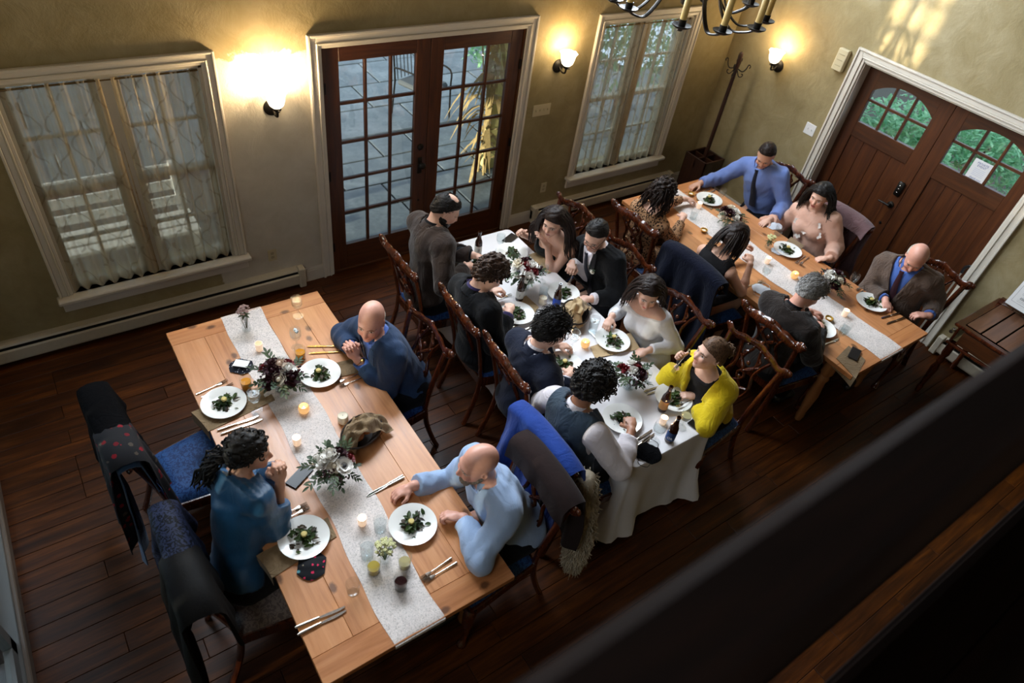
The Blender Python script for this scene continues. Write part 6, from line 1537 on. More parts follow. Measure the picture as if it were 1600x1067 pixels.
    body = surf('body', B, M_SKIN, t, org, .013, 0.0, fine=fine, fstep=hstep, cols=cols)
    ctx = dict(t=t, B=B, org=org, H=H, hc=hc, L=L, NB=NB, PEL=PEL, su=su, tr=tr, tf=tf, TR=TR, S=S, arms=arms, fw=fw, rt=rt, spine=spine, male=male, res=res, k=k_, w=w, hands=hands); ctx['coll'] = [p for p in B if p.tag in ('torso', 'neck', 'arm0', 'arm1', 'bust')]
    for i, wfn in enumerate(wear): wfn(ctx, i + int(abs(hip[0] * 100)))
    if hair: hair(ctx)
    if beard: beard(ctx)
    if glasses:
        m = MB()
        for s in (1, -1):
            c = [(.0, 0)]; m.tube([L(s * .034 + .024 * math.cos(a * PI / 8), .108, .0 + .019 * math.sin(a * PI / 8)) for a in range(17)], .0022, 5); m.tube([L(s * .056, .106, .006), L(s * .078, .03, .008), L(s * .08, -.02, 0)], .002, 5)
        m.tube([L(-.012, .110, .004), L(0, .113, .007), L(.012, .110, .004)], .002, 5); o = m.build('glasses', M_BLACK, t, 180); o.location = -Vector(org)
    return ctx
def sel(ctx, tags): return [p for p in ctx['B'] if any(p.tag.startswith(g) for g in tags) and not p.neg]
def cut_plane(p0, n): n = unit(n); p0 = np.asarray(p0, float); return lambda P: (P - p0) @ n
def sleeves(ctx, frac):
    out = []
    for (s_, el, wr) in ctx['arms']:
        if frac <= 1: continue
        pass
    return out
def sleeve_cut(ctx, frac):
    "removes what lies beyond frac of the forearm (or upper arm when negative)"
    cs = []
    for (s_, el, wr) in ctx['arms']:
        if frac >= 0: p0 = el + (wr - el) * frac; n = unit(wr - el)
        else: p0 = s_ + (el - s_) * -frac; n = unit(el - s_)
        def c(P, p0=p0, n=n, el=el, s_=s_): 
            q = (P - p0) @ n; ax_ = P - p0; near = (np.linalg.norm(ax_ - q[:, None] * n, axis=1) < .075) & (q > -.05) & (q < .16); return np.where(near, q, -1.0)
        cs.append(c)
    return cs
def vneck(ctx, depth=.30, width=.075, inset=.0):
    "open front: a wedge from the throat down"
    NB, su, tr, tf = ctx['NB'], ctx['su'], ctx['tr'], ctx['tf']; apex = NB - su * depth
    def c(P):
        q = P - apex; h = q @ su; x = np.abs(q @ tr); y = (P - NB) @ tf; wd = width * np.clip(h / depth, 0, 1.4)
        return np.where(y > -.01, np.minimum(wd - x, h) * .8, -1.0)
    return c
def neck_cut(ctx, h=.02, tilt=.35, r_=.088):
    "opens the garment round the neck only"
    p0 = ctx['NB'] + ctx['su'] * h; n = unit(ctx['su'] + ctx['tf'] * tilt); axu = unit(ctx['L'](0, -.03, -.09) - ctx['NB'])
    def c(P):
        q = P - ctx['NB']; hgt = q @ axu; rad = np.linalg.norm(q - hgt[:, None] * axu, axis=1); return np.where(hgt > .05, np.maximum(r_ + .05 - rad, .01), np.minimum((P - p0) @ n, r_ - rad))
    return c
def top_cut(ctx, h, tilt): return cut_plane(ctx['NB'] + ctx['su'] * h, ctx['su'] + ctx['tf'] * tilt)
def W_shirt(mat, sleeve=.98, inf=.011, fold=.006, collar=True, hem=.10, name='shirt', tie=None, step=None, vest=False, open_=0.0, puff=.006):
    def f(ctx, seed):
        P = sel(ctx, ('torso', 'bust', 'neck', 'arm', 'fore')); cuts = [neck_cut(ctx, .012), cut_plane(ctx['PEL'] - ctx['su'] * hem, -ctx['su'])] + sleeve_cut(ctx, sleeve)
        inf_ = lambda p: inf + (puff if p.tag.startswith(('fore', 'arm')) else 0)
        o = surf(name, P, mat, ctx['t'], ctx['org'], step or ctx['res'], inf_, cuts, fold, seed)
        if collar: make_collar(ctx, mat, open_=open_)
        if tie: make_tie(ctx, tie, sel(ctx, ('torso', 'bust', 'neck')), inf_)
    return f
def make_collar(ctx, mat, r0=.061, r1=.085, h0=.038, h1=-.012, name='collar', open_=0.0):
    NB, L = ctx['NB'], ctx['L']; base = NB; axu = unit(L(0, -.03, -.09) - NB); f_ = unit(ctx['tf'] - axu * (ctx['tf'] @ axu)); s_ = np.cross(f_, axu); m = MB(); k = .92 if not ctx['male'] else 1.0
    def fn(u, v):
        a = math.radians(22 + 16 * open_ + (316 - 32 * open_) * u); pt = 1 - abs(2 * u - 1); r_ = (r0 + (r1 - r0) * v) * k; hh = h0 + (h1 - h0) * v - .014 * (1 - pt) * v
        p = base + (f_ * math.cos(a) * (1.02) + s_ * math.sin(a)) * r_ + axu * (hh + .012); return tuple(p - ctx['org'])
    m.sheet(fn, 28, 4, .003); m.build(name, mat, ctx['t'], 60)
def make_tie(ctx, mat, P, inf, wide=.036):
    NB, su, tf, tr = ctx['NB'], ctx['su'], ctx['tf'], ctx['tr']; pts = []
    for k in range(15):
        base = NB - su * (.0 + .40 * k / 14); q = np.array([base + tf * (.28 - .004 * j) for j in range(70)]); d = at_points(P, q, inf); j = int(np.argmax(d < .012)) if (d < .012).any() else 40
        pts.append(q[j] + tf * .004)
    for k in range(1, 14): pts[k] = (pts[k - 1] + pts[k] + pts[k + 1]) / 3
    m = MB()
    def fn(u, v):
        x = v * 14; i = min(13, int(x)); p = pts[i] + (pts[i + 1] - pts[i]) * (x - i); w_ = .016 + (wide - .016) * min(1, v * 1.15) if v > .07 else .020
        s = 2 * u - 1; return tuple(p + tr * s * w_ + tf * (.006 * (1 - s * s) + (.008 if v < .07 else 0)) - ctx['org'])
    m.sheet(fn, 6, 28, .003); m.build('tie', mat, ctx['t'], 60)
def make_lapels(ctx, mat, P, inf, depth, width, lw=.052):
    NB, su, tf, tr = ctx['NB'], ctx['su'], ctx['tf'], ctx['tr']
    def onto(x, h, memo):
        b = NB - su * (depth - h) + tr * x; q = np.array([b + tf * (.30 - .004 * j) for j in range(80)]); d = at_points(P, q, inf); k = np.argmax(d < .001) if (d < .001).any() else -1
        p = q[k] if k >= 0 else (memo[-1] if memo else b + tf * .08); memo.append(p); return p
    for s in (1, -1):
        n = 9; rows = []; memo = []
        for i in range(n + 1):
            t_ = i / n; h = depth * 1.02 * t_; w0 = width * min(1.4, h / depth); wd = lw * math.sin(PI * (.08 + .62 * t_)) * (1 if t_ < .8 else 1.0 - (t_ - .8) * 1.6)
            rows.append([onto(s * (w0 - .004 + wd * j / 3), h, memo) + tf * .002 for j in range(4)])
        G = np.array(rows)
        for _ in range(2): G[1:-1] = (G[:-2] + 2 * G[1:-1] + G[2:]) / 4
        m = MB(); m.sheet(lambda u, v: tuple(G[int(round(u * n)), int(round(v * 3))] - ctx['org']), n, 3, .004 * s); m.build('lapel', mat, ctx['t'], 50)
def W_jacket(mat, depth=.30, width=.085, inf=.020, sleeve=.93, fold=.007, hem=.16, collar=True, name='jacket', collar_mat=None):
    def f(ctx, seed):
        P = sel(ctx, ('torso', 'bust', 'neck', 'arm', 'fore')); v = vneck(ctx, depth, width); lap = vneck(ctx, depth + .03, width + .05)
        def post(X, q): return q - .006 * np.clip(lap(X) / .012, 0, 1)
        cuts = [neck_cut(ctx, -.004, .1), cut_plane(ctx['PEL'] - ctx['su'] * hem, -ctx['su']), v] + sleeve_cut(ctx, sleeve)
        inf_ = lambda p: inf + (.008 if p.tag.startswith(('fore', 'arm')) else 0)
        surf(name, P, mat, ctx['t'], ctx['org'], ctx['res'], inf_, cuts, fold, seed, post=post)
        if collar: make_lapels(ctx, collar_mat or mat, sel(ctx, ('torso', 'bust', 'neck')), inf + .010, depth, width)
        if collar: make_collar(ctx, collar_mat or mat, .072, .098, .022, -.022, 'jacket_collar', 1.6)
    return f
def W_trousers(mat, name='trousers'):
    def f(ctx, seed): surf(name, [p for p in ctx['B'] if p.tag == 'leg'] + [ctx['B'][0]], mat, ctx['t'], ctx['org'], .016, .014, [cut_plane(ctx['PEL'] + ctx['su'] * .10, ctx['su'])], .005, seed)
    return f
def W_shoes(mat=None):
    def f(ctx, seed):
        for p in [p for p in ctx['B'] if p.tag == 'foot']: surf('shoe', [p], mat or M_BLACK, ctx['t'], ctx['org'], .012, .008)
    return f
def W_dress(mat, top=-.05, tags=('torso', 'bust'), inf=.009, name='dress', sleeve=None, fold=.004, tilt=.2, extra=()):
    def f(ctx, seed):
        P = sel(ctx, tags) + [p for p in ctx['B'] if p.tag == 'leg']; cuts = [(top_cut if top < -.02 else neck_cut)(ctx, top, tilt)] + (sleeve_cut(ctx, sleeve) if sleeve is not None else []) + [e(ctx) for e in extra]
        surf(name, P, mat, ctx['t'], ctx['org'], ctx['res'] + .001, inf, cuts, fold, seed)
    return f
def W_watch(i, mat):
    def f(ctx, seed):
        s_, el, wr = ctx['arms'][i]; d = unit(wr - el); c = wr - d * .02 ; n = unit(np.cross(d, [0, 0, 1.0])); u = np.cross(n, d); m = MB()
        m.tube([c + (n * math.cos(a * PI / 8) + u * math.sin(a * PI / 8)) * .031 - ctx['org'] for a in range(17)], .005, 6, flat=(.5, 1.6), cap=False)
        m.ell(c + u * (.033 if u[2] > 0 else -.033) - ctx['org'], (.016, .016, .006), 12, 6); m.build('wristwatch', mat, ctx['t'], 60)
    return f
# ---- hair
def hair_field(ctx, thick=.012, p0=(.08, .066), cut_top=None, extra=(), fold=.004, freq=90, color='black', step=.006, low=-.10, bald=None, name='hair', part=False):
    H, L, k = ctx['H'], ctx['L'], ctx['k']; hx, hy, hz = H[:, 0], H[:, 1], H[:, 2]; hc = ctx['hc']
    pr = [ello(L(0, -.012 * k, .030 * k), np.array([.076, .096, .092]) * k + thick, H, .02, 'hair'), ello(L(0, -.055 * k, -.03 * k), np.array([.062, .045, .06]) * k + thick, H, .03, 'hair')] + list(extra)
    n = np.array([.673, -.74])
    def cut(P):
        q = P - hc; x, y, z = q @ hx, q @ hy, q @ hz; d = (y - p0[0] * k) * n[0] + (z - p0[1] * k) * n[1]
        d = d + .012 * np.clip((np.abs(x) - .045) / .03, 0, 1) * (z > .0)
        if bald is not None: d = np.maximum(d, bald(x, y, z))
        return d
    return surf(name, pr, HAIR[color], ctx['t'], ctx['org'], step, 0.0, [cut, cut_plane(hc + hz * low, -hz)], fold, 3, freq=freq)
def H_short(color, thick=.010, p0=(.08, .066), fold=.003, top=0.0, sweep=0.0):
    def f(ctx):
        ex = [ello(ctx['L'](0, .02, .085), (.06, .075, .035 + top), ctx['H'], .03, 'hair')] if top else []
        hair_field(ctx, thick, p0, extra=ex, fold=fold, color=color)
        stubs(ctx, color, 420 if not top else 620, .016 if not top else .04, thick + top * .4, None, p0, spike=0.0 if not top else .7)
    return f
def locks(ctx, color, n, seed=1, r0=.0055, length=(.08, .2), up=.0, wave=.012, region=None, drop=1.0, name='hair_locks', seg=11, swirl=0.0, side=None):
    "tapering strands that flow from the scalp over sides and back, never over the face"
    r = rngf(seed); L, k, org = ctx['L'], ctx['k'], ctx['org']; m = MB(); c = 0; H = ctx['H']; hx, hy, hz = H[:, 0], H[:, 1], H[:, 2]; g = unit(np.array([0, 0, -1.0]) * .6 - hz * .55)
    if g @ hy > 0: g = unit(g - hy * (g @ hy))
    while c < n:
        a = r.uniform(0, 2 * PI); ph = math.acos(r.uniform(-.55, 1)); x, y, z = math.sin(ph) * math.cos(a), math.sin(ph) * math.sin(a), math.cos(ph)
        sx, sy, sz = x * .086 * k, (-.012 + y * .106) * k, (.030 + z * .101) * k
        if (sy - .08 * k) * .673 - (sz - .066 * k) * .74 > -.002: continue
        if region and not region(sx, sy, sz): continue
        c += 1; p = L(sx, sy, sz); ln = r.uniform(*length); pts = []; nrm = unit(H @ np.array([x, y, z])); f1, f2 = r.uniform(0, 6), r.uniform(.8, 1.2)
        v = unit(nrm * .25 + g * .5 + hx * (1 if x > 0 else -1) * .9 - hy * (.5 if y > 0 else .1)); wv = unit(np.cross(v, nrm) + 1e-3); w2 = np.cross(wv, v)
        for j in range(seg + 1):
            t_ = j / seg; q = p + wv * wave * math.sin(f1 + t_ * 9 * f2) * t_ + (w2 * wave * math.cos(f1 + t_ * 9 * f2) * t_ if swirl else 0)
            pts.append(q - org); v = unit(v + g * .38); p = p + v * ln / seg
            for _ in range(2):
                e = p - ctx['hc']; lx, ly, lz = e @ hx, e @ hy + .012 * k, e @ hz - .03 * k; rr = math.sqrt((lx / (.088 * k)) ** 2 + (ly / (.108 * k)) ** 2 + (lz / (.14 * k if lz < 0 else .103 * k)) ** 2)
                if rr < 1.0: d_ = unit(H @ np.array([lx / .088, ly / .108, lz / .12])); p = p + d_ * (1.0 - rr) * .10
                fy = e @ hy
                if fy > .035 and (e @ hz) < .075: p = p - hy * (fy - .035) * .8 + hx * (1 if lx > 0 else -1) * .006
            q2 = p - ctx['NB']; hh = q2 @ ctx['su']
            if hh < .06:
                P1 = p[None, :]; dd = float(at_points(ctx['coll'], P1, .028)[0])
                if dd < 0:
                    e_ = 1e-3; gr = np.array([float(at_points(ctx['coll'], P1 + np.eye(3)[i] * e_, .028)[0]) - dd for i in range(3)]); p = p - unit(gr) * dd
        m.tube([Vector(q) for q in pts], [r0 * (1 - .7 * (j / seg) ** 2) for j in range(seg + 1)], 4, cap=False)
    return m.build(name, HAIR[color], ctx['t'], 180)
def stubs(ctx, color, n, length=.02, thick=.010, bare=None, p0=(.08, .066), seed=7, lift=.25, r0=.0026, name='hair_strands', spike=0.0):
    "short combed strands that break up the surface of cropped hair"
    r = rngf(seed); L, k, org, H = ctx['L'], ctx['k'], ctx['org'], ctx['H']; m = MB(); c = 0; tries = 0
    while c < n and tries < n * 12:
        tries += 1; a = r.uniform(0, 2 * PI); ph = math.acos(r.uniform(-.62, 1)); d = np.array([math.sin(ph) * math.cos(a), math.sin(ph) * math.sin(a), math.cos(ph)]); s = np.array([.076, .096, .092]) * k + thick
        q = d * s + np.array([0, -.012, .03]) * k
        if (q[1] - p0[0] * k) * .673 - (q[2] - p0[1] * k) * .74 > r.uniform(-.010, .004): continue
        if bare and bare(q[0], q[1], q[2]): continue
        c += 1; nl = unit(d / s); t_ = np.array([d[0] * .5 + r.gauss(0, .15), -.9 + r.gauss(0, .15), -.5 * (1 - d[2])]); t_ = unit(t_ - nl * (t_ @ nl)); ln = length * r.uniform(.6, 1.2); p = q - nl * .003; pts = []; lf = lift + spike * r.random()
        for j in range(4): u = j / 3; pts.append(Vector(L(*(p + t_ * ln * u + nl * (lf * ln * math.sin(u * 2.2) )) ) - org))
        m.tube(pts, [r0, r0 * 1.1, r0 * .8, r0 * .3], 4, cap=False)
    return m.build(name, HAIR[color], ctx['t'], 180)
def H_curly(color, n=330, thick=.03, length=(.05, .09), vol=.0, low=-.13):
    def f(ctx): hair_field(ctx, thick * .8, (.075, .06), fold=.012, freq=110, color=color, low=low); locks_out(ctx, color, n, thick, length)
    return f
def locks_out(ctx, color, n, thick, length):
    r = rngf(8); L, k, org, H = ctx['L'], ctx['k'], ctx['org'], ctx['H']; m = MB(); c = 0
    while c < n:
        a = r.uniform(0, 2 * PI); ph = math.acos(r.uniform(-.75, 1)); d = np.array([math.sin(ph) * math.cos(a), math.sin(ph) * math.sin(a), math.cos(ph)]); s = np.array([.076, .096, .092]) * k + thick * r.uniform(.55, 1.15)
        q = d * s + np.array([0, -.012, .03]) * k
        if (q[1] - .075 * k) * .673 - (q[2] - .06 * k) * .74 > -.0: continue
        c += 1; nrm = unit(H @ d); p = L(*q) - org; u = unit(np.cross(nrm, [r.gauss(0, 1), r.gauss(0, 1), r.gauss(0, 1)])); w_ = np.cross(nrm, u); R_ = r.uniform(.008, .013); pts = []; f0 = r.uniform(0, 6)
        ax_ = unit(nrm * r.uniform(-.1, .5) + u * r.gauss(0, .6) + np.array([0, 0, -.7])); ln = r.uniform(*length) * .5
        for j in range(10): t_ = j / 9; a_ = f0 + t_ * 8.5; pts.append(Vector(p + ax_ * ln * t_ + (u * math.cos(a_) + nrm * math.sin(a_)) * R_))
        m.tube(pts, [.0042] * 9 + [.002], 5)
    m.build('hair_curls', HAIR[color], ctx['t'], 180)
def H_long(color, n=150, length=(.22, .40), wave=.014, thick=.013, seed=2, side=None, r0=.0060, region=None):
    def f(ctx): hair_field(ctx, thick, (.082, .068), fold=.004, color=color); locks(ctx, color, n, seed, r0, length, wave=wave, region=region, seg=12)
    return f
def H_bald_ring(color, z1=.045, thick=.006):
    "hair only around the sides and back"
    def f(ctx):
        stubs(ctx, color, 260, .012, thick, lambda x, y, z: z > z1 - .25 * max(y, 0) - .004, (.05, .05), r0=.0016); hair_field(ctx, thick, (.05, .05), fold=.002, color=color, bald=lambda x, y, z: np.maximum(z - z1 + .25 * np.maximum(y, 0), -.02 + 0 * x))
    return f
def H_recede(color, thick=.009, spot=True, p0=(.06, .075)):
    def f(ctx):
        stubs(ctx, color, 480, .018, thick, (lambda x, y, z: math.hypot(x, y + .015) < .05 and z > .05) if spot else None, p0); hair_field(ctx, thick, p0, fold=.003, color=color, bald=(lambda x, y, z: .046 - np.sqrt(x * x + (y + .015) ** 2) + .0 * z - np.where(z < .05, 1, 0)) if spot else None)
    return f
def H_bun(color, back=(0, -.125, .03), r0=.034, thick=.009):
    def f(ctx):
        L = ctx['L']; stubs(ctx, color, 380, .035, thick, None, (.085, .07), lift=.02, r0=.002); hair_field(ctx, thick, (.085, .07), fold=.002, freq=60, color=color, extra=[ello(L(*back), (r0, r0 * .9, r0), ctx['H'], .012, 'hair')]); m = MB(); r = rngf(3)
        for k in range(16): a = r.uniform(0, 6.28); b = r.uniform(.6, 1.2); c = L(*back) - ctx['org']; H = ctx['H']; m.tube([Vector(c + (H[:, 0] * math.cos(a + t_ * b) + H[:, 2] * math.sin(a + t_ * b)) * (r0 * (.8 + .35 * t_)) - H[:, 1] * (.012 + .012 * math.sin(t_ * 3))) for t_ in [j / 6 * 2 for j in range(7)]], .004, 5)
        m.build('hair_bun', HAIR[color], ctx['t'], 180)
    return f
def H_pony(color, n=70):
    def f(ctx):
        hair_field(ctx, .014, (.082, .068), fold=.006, color=color); L, H, org = ctx['L'], ctx['H'], ctx['org']; r = rngf(12); m = MB()
        for k in range(n):
            p = L(r.gauss(0, .018), -.108, -.02 + r.gauss(0, .015)); v = unit(-H[:, 1] * .8 + np.array([r.gauss(0, .35), r.gauss(0, .35), -.5])); f0 = r.uniform(0, 6); pts = []; sd = unit(np.cross(v, [0, 0, 1.0])); ln = r.uniform(.14, .30); u2 = np.cross(v, sd)
            for j in range(13): t_ = j / 12; q = p + (sd * math.cos(f0 + t_ * 13) + u2 * math.sin(f0 + t_ * 13)) * .011; pts.append(Vector(q - org)); v = unit(v + np.array([0, 0, -.13])); p = p + v * ln / 12
            m.tube(pts, [.0055] * 12 + [.002], 5)
        m.build('ponytail', HAIR[color], ctx['t'], 180); locks_out(ctx, color, 90, .016, (.03, .05))
    return f
def B_beard(color, length=.05, full=True, mo=True):
    def f(ctx):
        L, H = ctx['L'], ctx['H']; k = ctx['k']
        pr = [ello(L(0, .048, -.085), (.05, .05, .038), H, .02, 'beard'), ello(L(.042, .02, -.06), (.024, .045, .04), H, .02, 'beard'), ello(L(-.042, .02, -.06), (.024, .045, .04), H, .02, 'beard'), cone(L(0, .075, -.10), L(0, .07, -.115 - length), .03, .016, .02, 'beard')]
        if mo: pr += [cone(L(.004, .104, -.05), L(.03, .088, -.064), .006, .006, .008, 'beard'), cone(L(-.004, .104, -.05), L(-.03, .088, -.064), .006, .006, .008, 'beard')]
        hc = ctx['hc']; hx, hy, hz = H[:, 0], H[:, 1], H[:, 2]
        def mouth(P): q = P - hc; x, y, z = q @ hx, q @ hy, q @ hz; return .012 - np.sqrt((x * .55) ** 2 + (z + .064) ** 2) - (y < .06) * 1.0
        surf('beard', pr, HAIR[color], ctx['t'], ctx['org'], .006, 0.0, [mouth, cut_plane(hc - hz * .03, hz)], .004, 4, freq=140)
    return f
# ------------------------------------------------------------------ the guests
M_NAVYSUIT = fabric('slate_blue_suit', srgb(38, 58, 88), .85, 700, .15, .15, .1); M_TEAL = fabric('teal_satin', srgb(32, 82, 120), .38, 900, .1, .15, .1, .5); M_PALEBLUE = fabric('pale_blue_shirt', srgb(152, 174, 206), .75, 900, .12, .05)
M_BROWNSUIT = fabric('brown_suit', srgb(48, 36, 30), .9, 500, .2, .15); M_BLACKSUIT = fabric('black_suit', srgb(17, 18, 21), .85, 600, .15, .15, .08, .12); M_INKNAVY = fabric('ink_navy_suit', srgb(20, 26, 44), .85, 600, .15, .15, .08)
M_VEST = fabric('slate_vest', srgb(46, 60, 74), .7, 600, .2, .3, .1); M_WSHIRT = fabric('white_shirt', srgb(222, 214, 218), .75, 900, .15, .04); M_DKDRESS = fabric('dark_green_dress', srgb(14, 20, 24), .8, 600, .15, .15)
M_BRIDAL = fabric('white_crepe', srgb(222, 220, 222), .7, 900, .12, .03); M_YELLOW = fabric('yellow_knit', srgb(212, 184, 26), .85, 400, .25, .08, .15); M_BLKTOP = fabric('black_top', (.012, .011, .012), .8, 600, .1, .1, .05, .1)
M_BLUSH = fabric('blush_chiffon', srgb(216, 172, 152), .6, 700, .12, .06); M_BLUESHIRT = fabric('blue_shirt', srgb(106, 128, 186), .75, 900, .12, .06); M_TWEED = fabric('tweed', srgb(92, 76, 66), .95, 300, .3, .25); M_MIDBLUE = fabric('mid_blue_shirt', srgb(72, 104, 176), .75, 900, .1, .06)
M_NAVYTIE = fabric('navy_tie', srgb(14, 18, 34), .5, 500, .1, .2); M_REDTIE = fabric('wine_tie', srgb(50, 16, 28), .5, 400, .1, .3); M_TROUSER = fabric('dark_trousers', srgb(20, 20, 24), .9, 500, .1, .1, .05, .1); M_DKBROWN = fabric('dark_brown_jacket', srgb(32, 24, 20), .9, 500, .2, .2)
def leopard():
    t = NT('leopard_print'); vo = t.n('ShaderNodeTexVoronoi'); vo.inputs['Scale'].default_value = 52; t.l(t.coord('Object'), vo.inputs['Vector']); m = t.math('LESS_THAN', t.math('ADD', vo.outputs['Distance'], t.math('MULTIPLY', t.noise(t.coord('Object'), 120, 2), .3)), .56)
    t.base(t.mix(m, srgb(168, 128, 94), srgb(28, 18, 14))); t.set(rough=.8, spec=.2); return t.m
M_LEOP = leopard()
A = lambda px, py, z: npv(at(px, py, z))
def hand(px, py, z, **k): return dict(pos=A(px, py, z), **k)
fair, tan, ruddy, brown = (220, 176, 154), (204, 156, 130), (216, 160, 140), (160, 112, 86)
def held_fork(c, i, label, down=.75, out=.5):
    tgt, d, pal, side = c['hands'][i]['frame']; y = unit(c['fw'] * out + side * .25 - np.array([0, 0, down])); x = unit(np.cross(y, [0, 0, 1.0])); z = np.cross(x, y); p = tgt + pal * .02 + side * .03 + y * .05
    o = obj('dinner_fork', FORK['s']); o.matrix_world = basis(Vector(p), Vector(x), Vector(y), Vector(z)); tag(o, label, 'fork', 'forks')
suit = [W_trousers(M_TROUSER), W_shoes()]

person('bald man in blue suit with clasped hands at the nearest table', A(580, 500, 1.20), 224, -12, 4, (1.60, 2.84), 180,
       [hand(546, 541, .92, dir=(-.35, -.45, .8), palm=(-.1, -.9, .1), curl=.75, elbow=A(522, 528, .72)), hand(551, 551, .905, dir=(-.35, .45, .8), palm=(-.1, .9, .1), curl=.75, elbow=A(606, 606, .72))],
       skin=ruddy, big=1.05, brow=(90, 70, 60), wear=[W_shirt(M_MIDBLUE, tie=M_NAVYTIE, sleeve=1.02, fold=.002), W_jacket(M_NAVYSUIT, sleeve=.90)] + suit + [W_watch(1, M_GOLDW)], hair=H_bald_ring('white', .02, .003), res=.009)
person('woman in teal satin blouse resting chin on hands, phone before her', A(388, 705, 1.20), -22, -12, 0, (.17, 2.02), 12,
       [hand(437, 741, 1.04, dir=(.2, .35, .85), palm=(.2, .9, .1), curl=.8, elbow=A(440, 812, .80)), hand(431, 731, 1.05, dir=(.25, -.3, .85), palm=(.2, -.9, .1), curl=.85, elbow=A(445, 740, .78))],
       skin=tan, male=False, bust=True, wear=[W_shirt(M_TEAL, collar=False, sleeve=.62, inf=.022, fold=.011, name='blouse', hem=.02), W_trousers(M_BLKTOP), W_shoes()], hair=H_pony('black'), brow=(20, 14, 12), res=.009)
person('bald man with grey beard in pale blue shirt at the nearest table', A(748, 724, 1.20), 168, -8, 4, (1.62, 1.55), 176,
       [hand(630, 766, .80, dir=(-.9, .1, -.15), palm=(-.1, -.25, -1), curl=.6, elbow=A(700, 748, .74)), hand(707, 806, .81, dir=(-.75, .6, .1), palm=(-.2, -.3, -1), curl=1.0, elbow=A(742, 905, .76))],
       skin=ruddy, big=1.1, brow=(120, 100, 90), wear=[W_shirt(M_PALEBLUE, sleeve=.93, inf=.018, fold=.011, hem=.14, step=.008)] + suit, beard=B_beard('salt', .04), res=.009)
person('bearded balding man in brown suit, seated back to the french door', A(697, 327, 1.30), -28, -34, 0, (2.16, 3.62), 0,
       [hand(735, 416, .86, dir=(.85, .3, -.2), palm=(.2, .4, -.9), curl=.8), hand(750, 401, .84, dir=(.8, -.4, -.2), palm=(.1, -.4, -.9), curl=.8)],
       skin=fair, big=1.12, wear=[W_shirt(M_BLACKSUIT, fold=.002), W_jacket(M_BROWNSUIT)] + suit, hair=H_recede('black', .009, True), beard=B_beard('black', .13), sc=1.06)
held_fork(person('brown-haired man in black suit eating at the white table', A(767, 426, 1.22), -12, -42, 0, (2.20, 2.90), 0,
       [hand(796, 481, .89, dir=(.6, .75, .1), palm=(.3, .3, -.9), curl=1.2, elbow=A(775, 530, .80)), hand(776, 453, .86, dir=(.8, -.4, .1), palm=(0, -.3, -.9), curl=1.0)],
       skin=fair, big=1.05, wear=[W_shirt(fabric('purple_shirt', srgb(44, 34, 78), .8), sleeve=1.0, fold=.002), W_jacket(M_BLACKSUIT, sleeve=.88)] + suit, hair=H_curly('brown', 150, .020, (.05, .08))), 0, 'silver fork held by the brown-haired man in black suit')
person('dark-haired man in navy suit and black glasses at the white table', A(862, 515, 1.19), -14, -26, 0, (2.18, 2.33), 0,
       [hand(893, 581, .83, dir=(.8, .45, -.1), palm=(.2, .3, -.9), curl=.7), hand(880, 540, .82, dir=(.8, -.4, -.1), palm=(.1, -.3, -.9), curl=.7)],
       skin=fair, glasses=True, wear=[W_shirt(M_WSHIRT, fold=.002), W_jacket(M_INKNAVY)] + suit, hair=H_short('black', .016, (.082, .07), .006, .012))
held_fork(person('man with black curls in slate vest and rolled shirt sleeves', A(926, 601, 1.21), 12, -40, 0, (2.12, 1.72), 2,
       [hand(985, 661, .89, dir=(.55, .8, .1), palm=(.4, .3, -.85), curl=1.1, elbow=A(972, 738, .80)), hand(898, 588, .82, dir=(.8, -.4, -.1), palm=(.1, -.3, -.9), curl=.7)],
       skin=brown, big=1.02, wear=[W_shirt(M_WSHIRT, sleeve=.80, inf=.011, puff=.016, fold=.006, step=.008), lambda c, s: surf('vest', sel(c, ('torso', 'neck')), M_VEST, c['t'], c['org'], .009, .032, [neck_cut(c, -.0, .1), vneck(c, .26, .07), cut_plane(c['PEL'] - c['su'] * .10, -c['su'])] + [cut_plane(c['S'][i] - c['tr'] * (1 if i == 0 else -1) * .015, c['tr'] * (1 if i == 0 else -1)) for i in (0, 1)], .004, s)] + suit, hair=H_curly('black', 460, .036, (.06, .10))), 0, 'silver fork held by the man in slate vest')
person('long-haired woman in strapless dark dress with tattooed arm', A(866, 346, 1.19), 205, -14, 4, (3.40, 3.52), 196,
       [hand(813, 363, .95, dir=(-.6, -.2, .6), palm=(-.4, -.8, .2), curl=1.1, elbow=A(856, 372, .80)), hand(849, 376, .99, dir=(-.5, .45, .75), palm=(-.55, .5, -.4), curl=.18, spread=1.0, elbow=A(880, 415, .80))],
       skin=fair, male=False, bust=True, tattoo=True, lips=(150, 70, 66), wear=[W_dress(M_DKDRESS, -.125, tilt=.15), W_shoes()], hair=H_long('dkbrown', 260, (.32, .46), .008, seed=4))
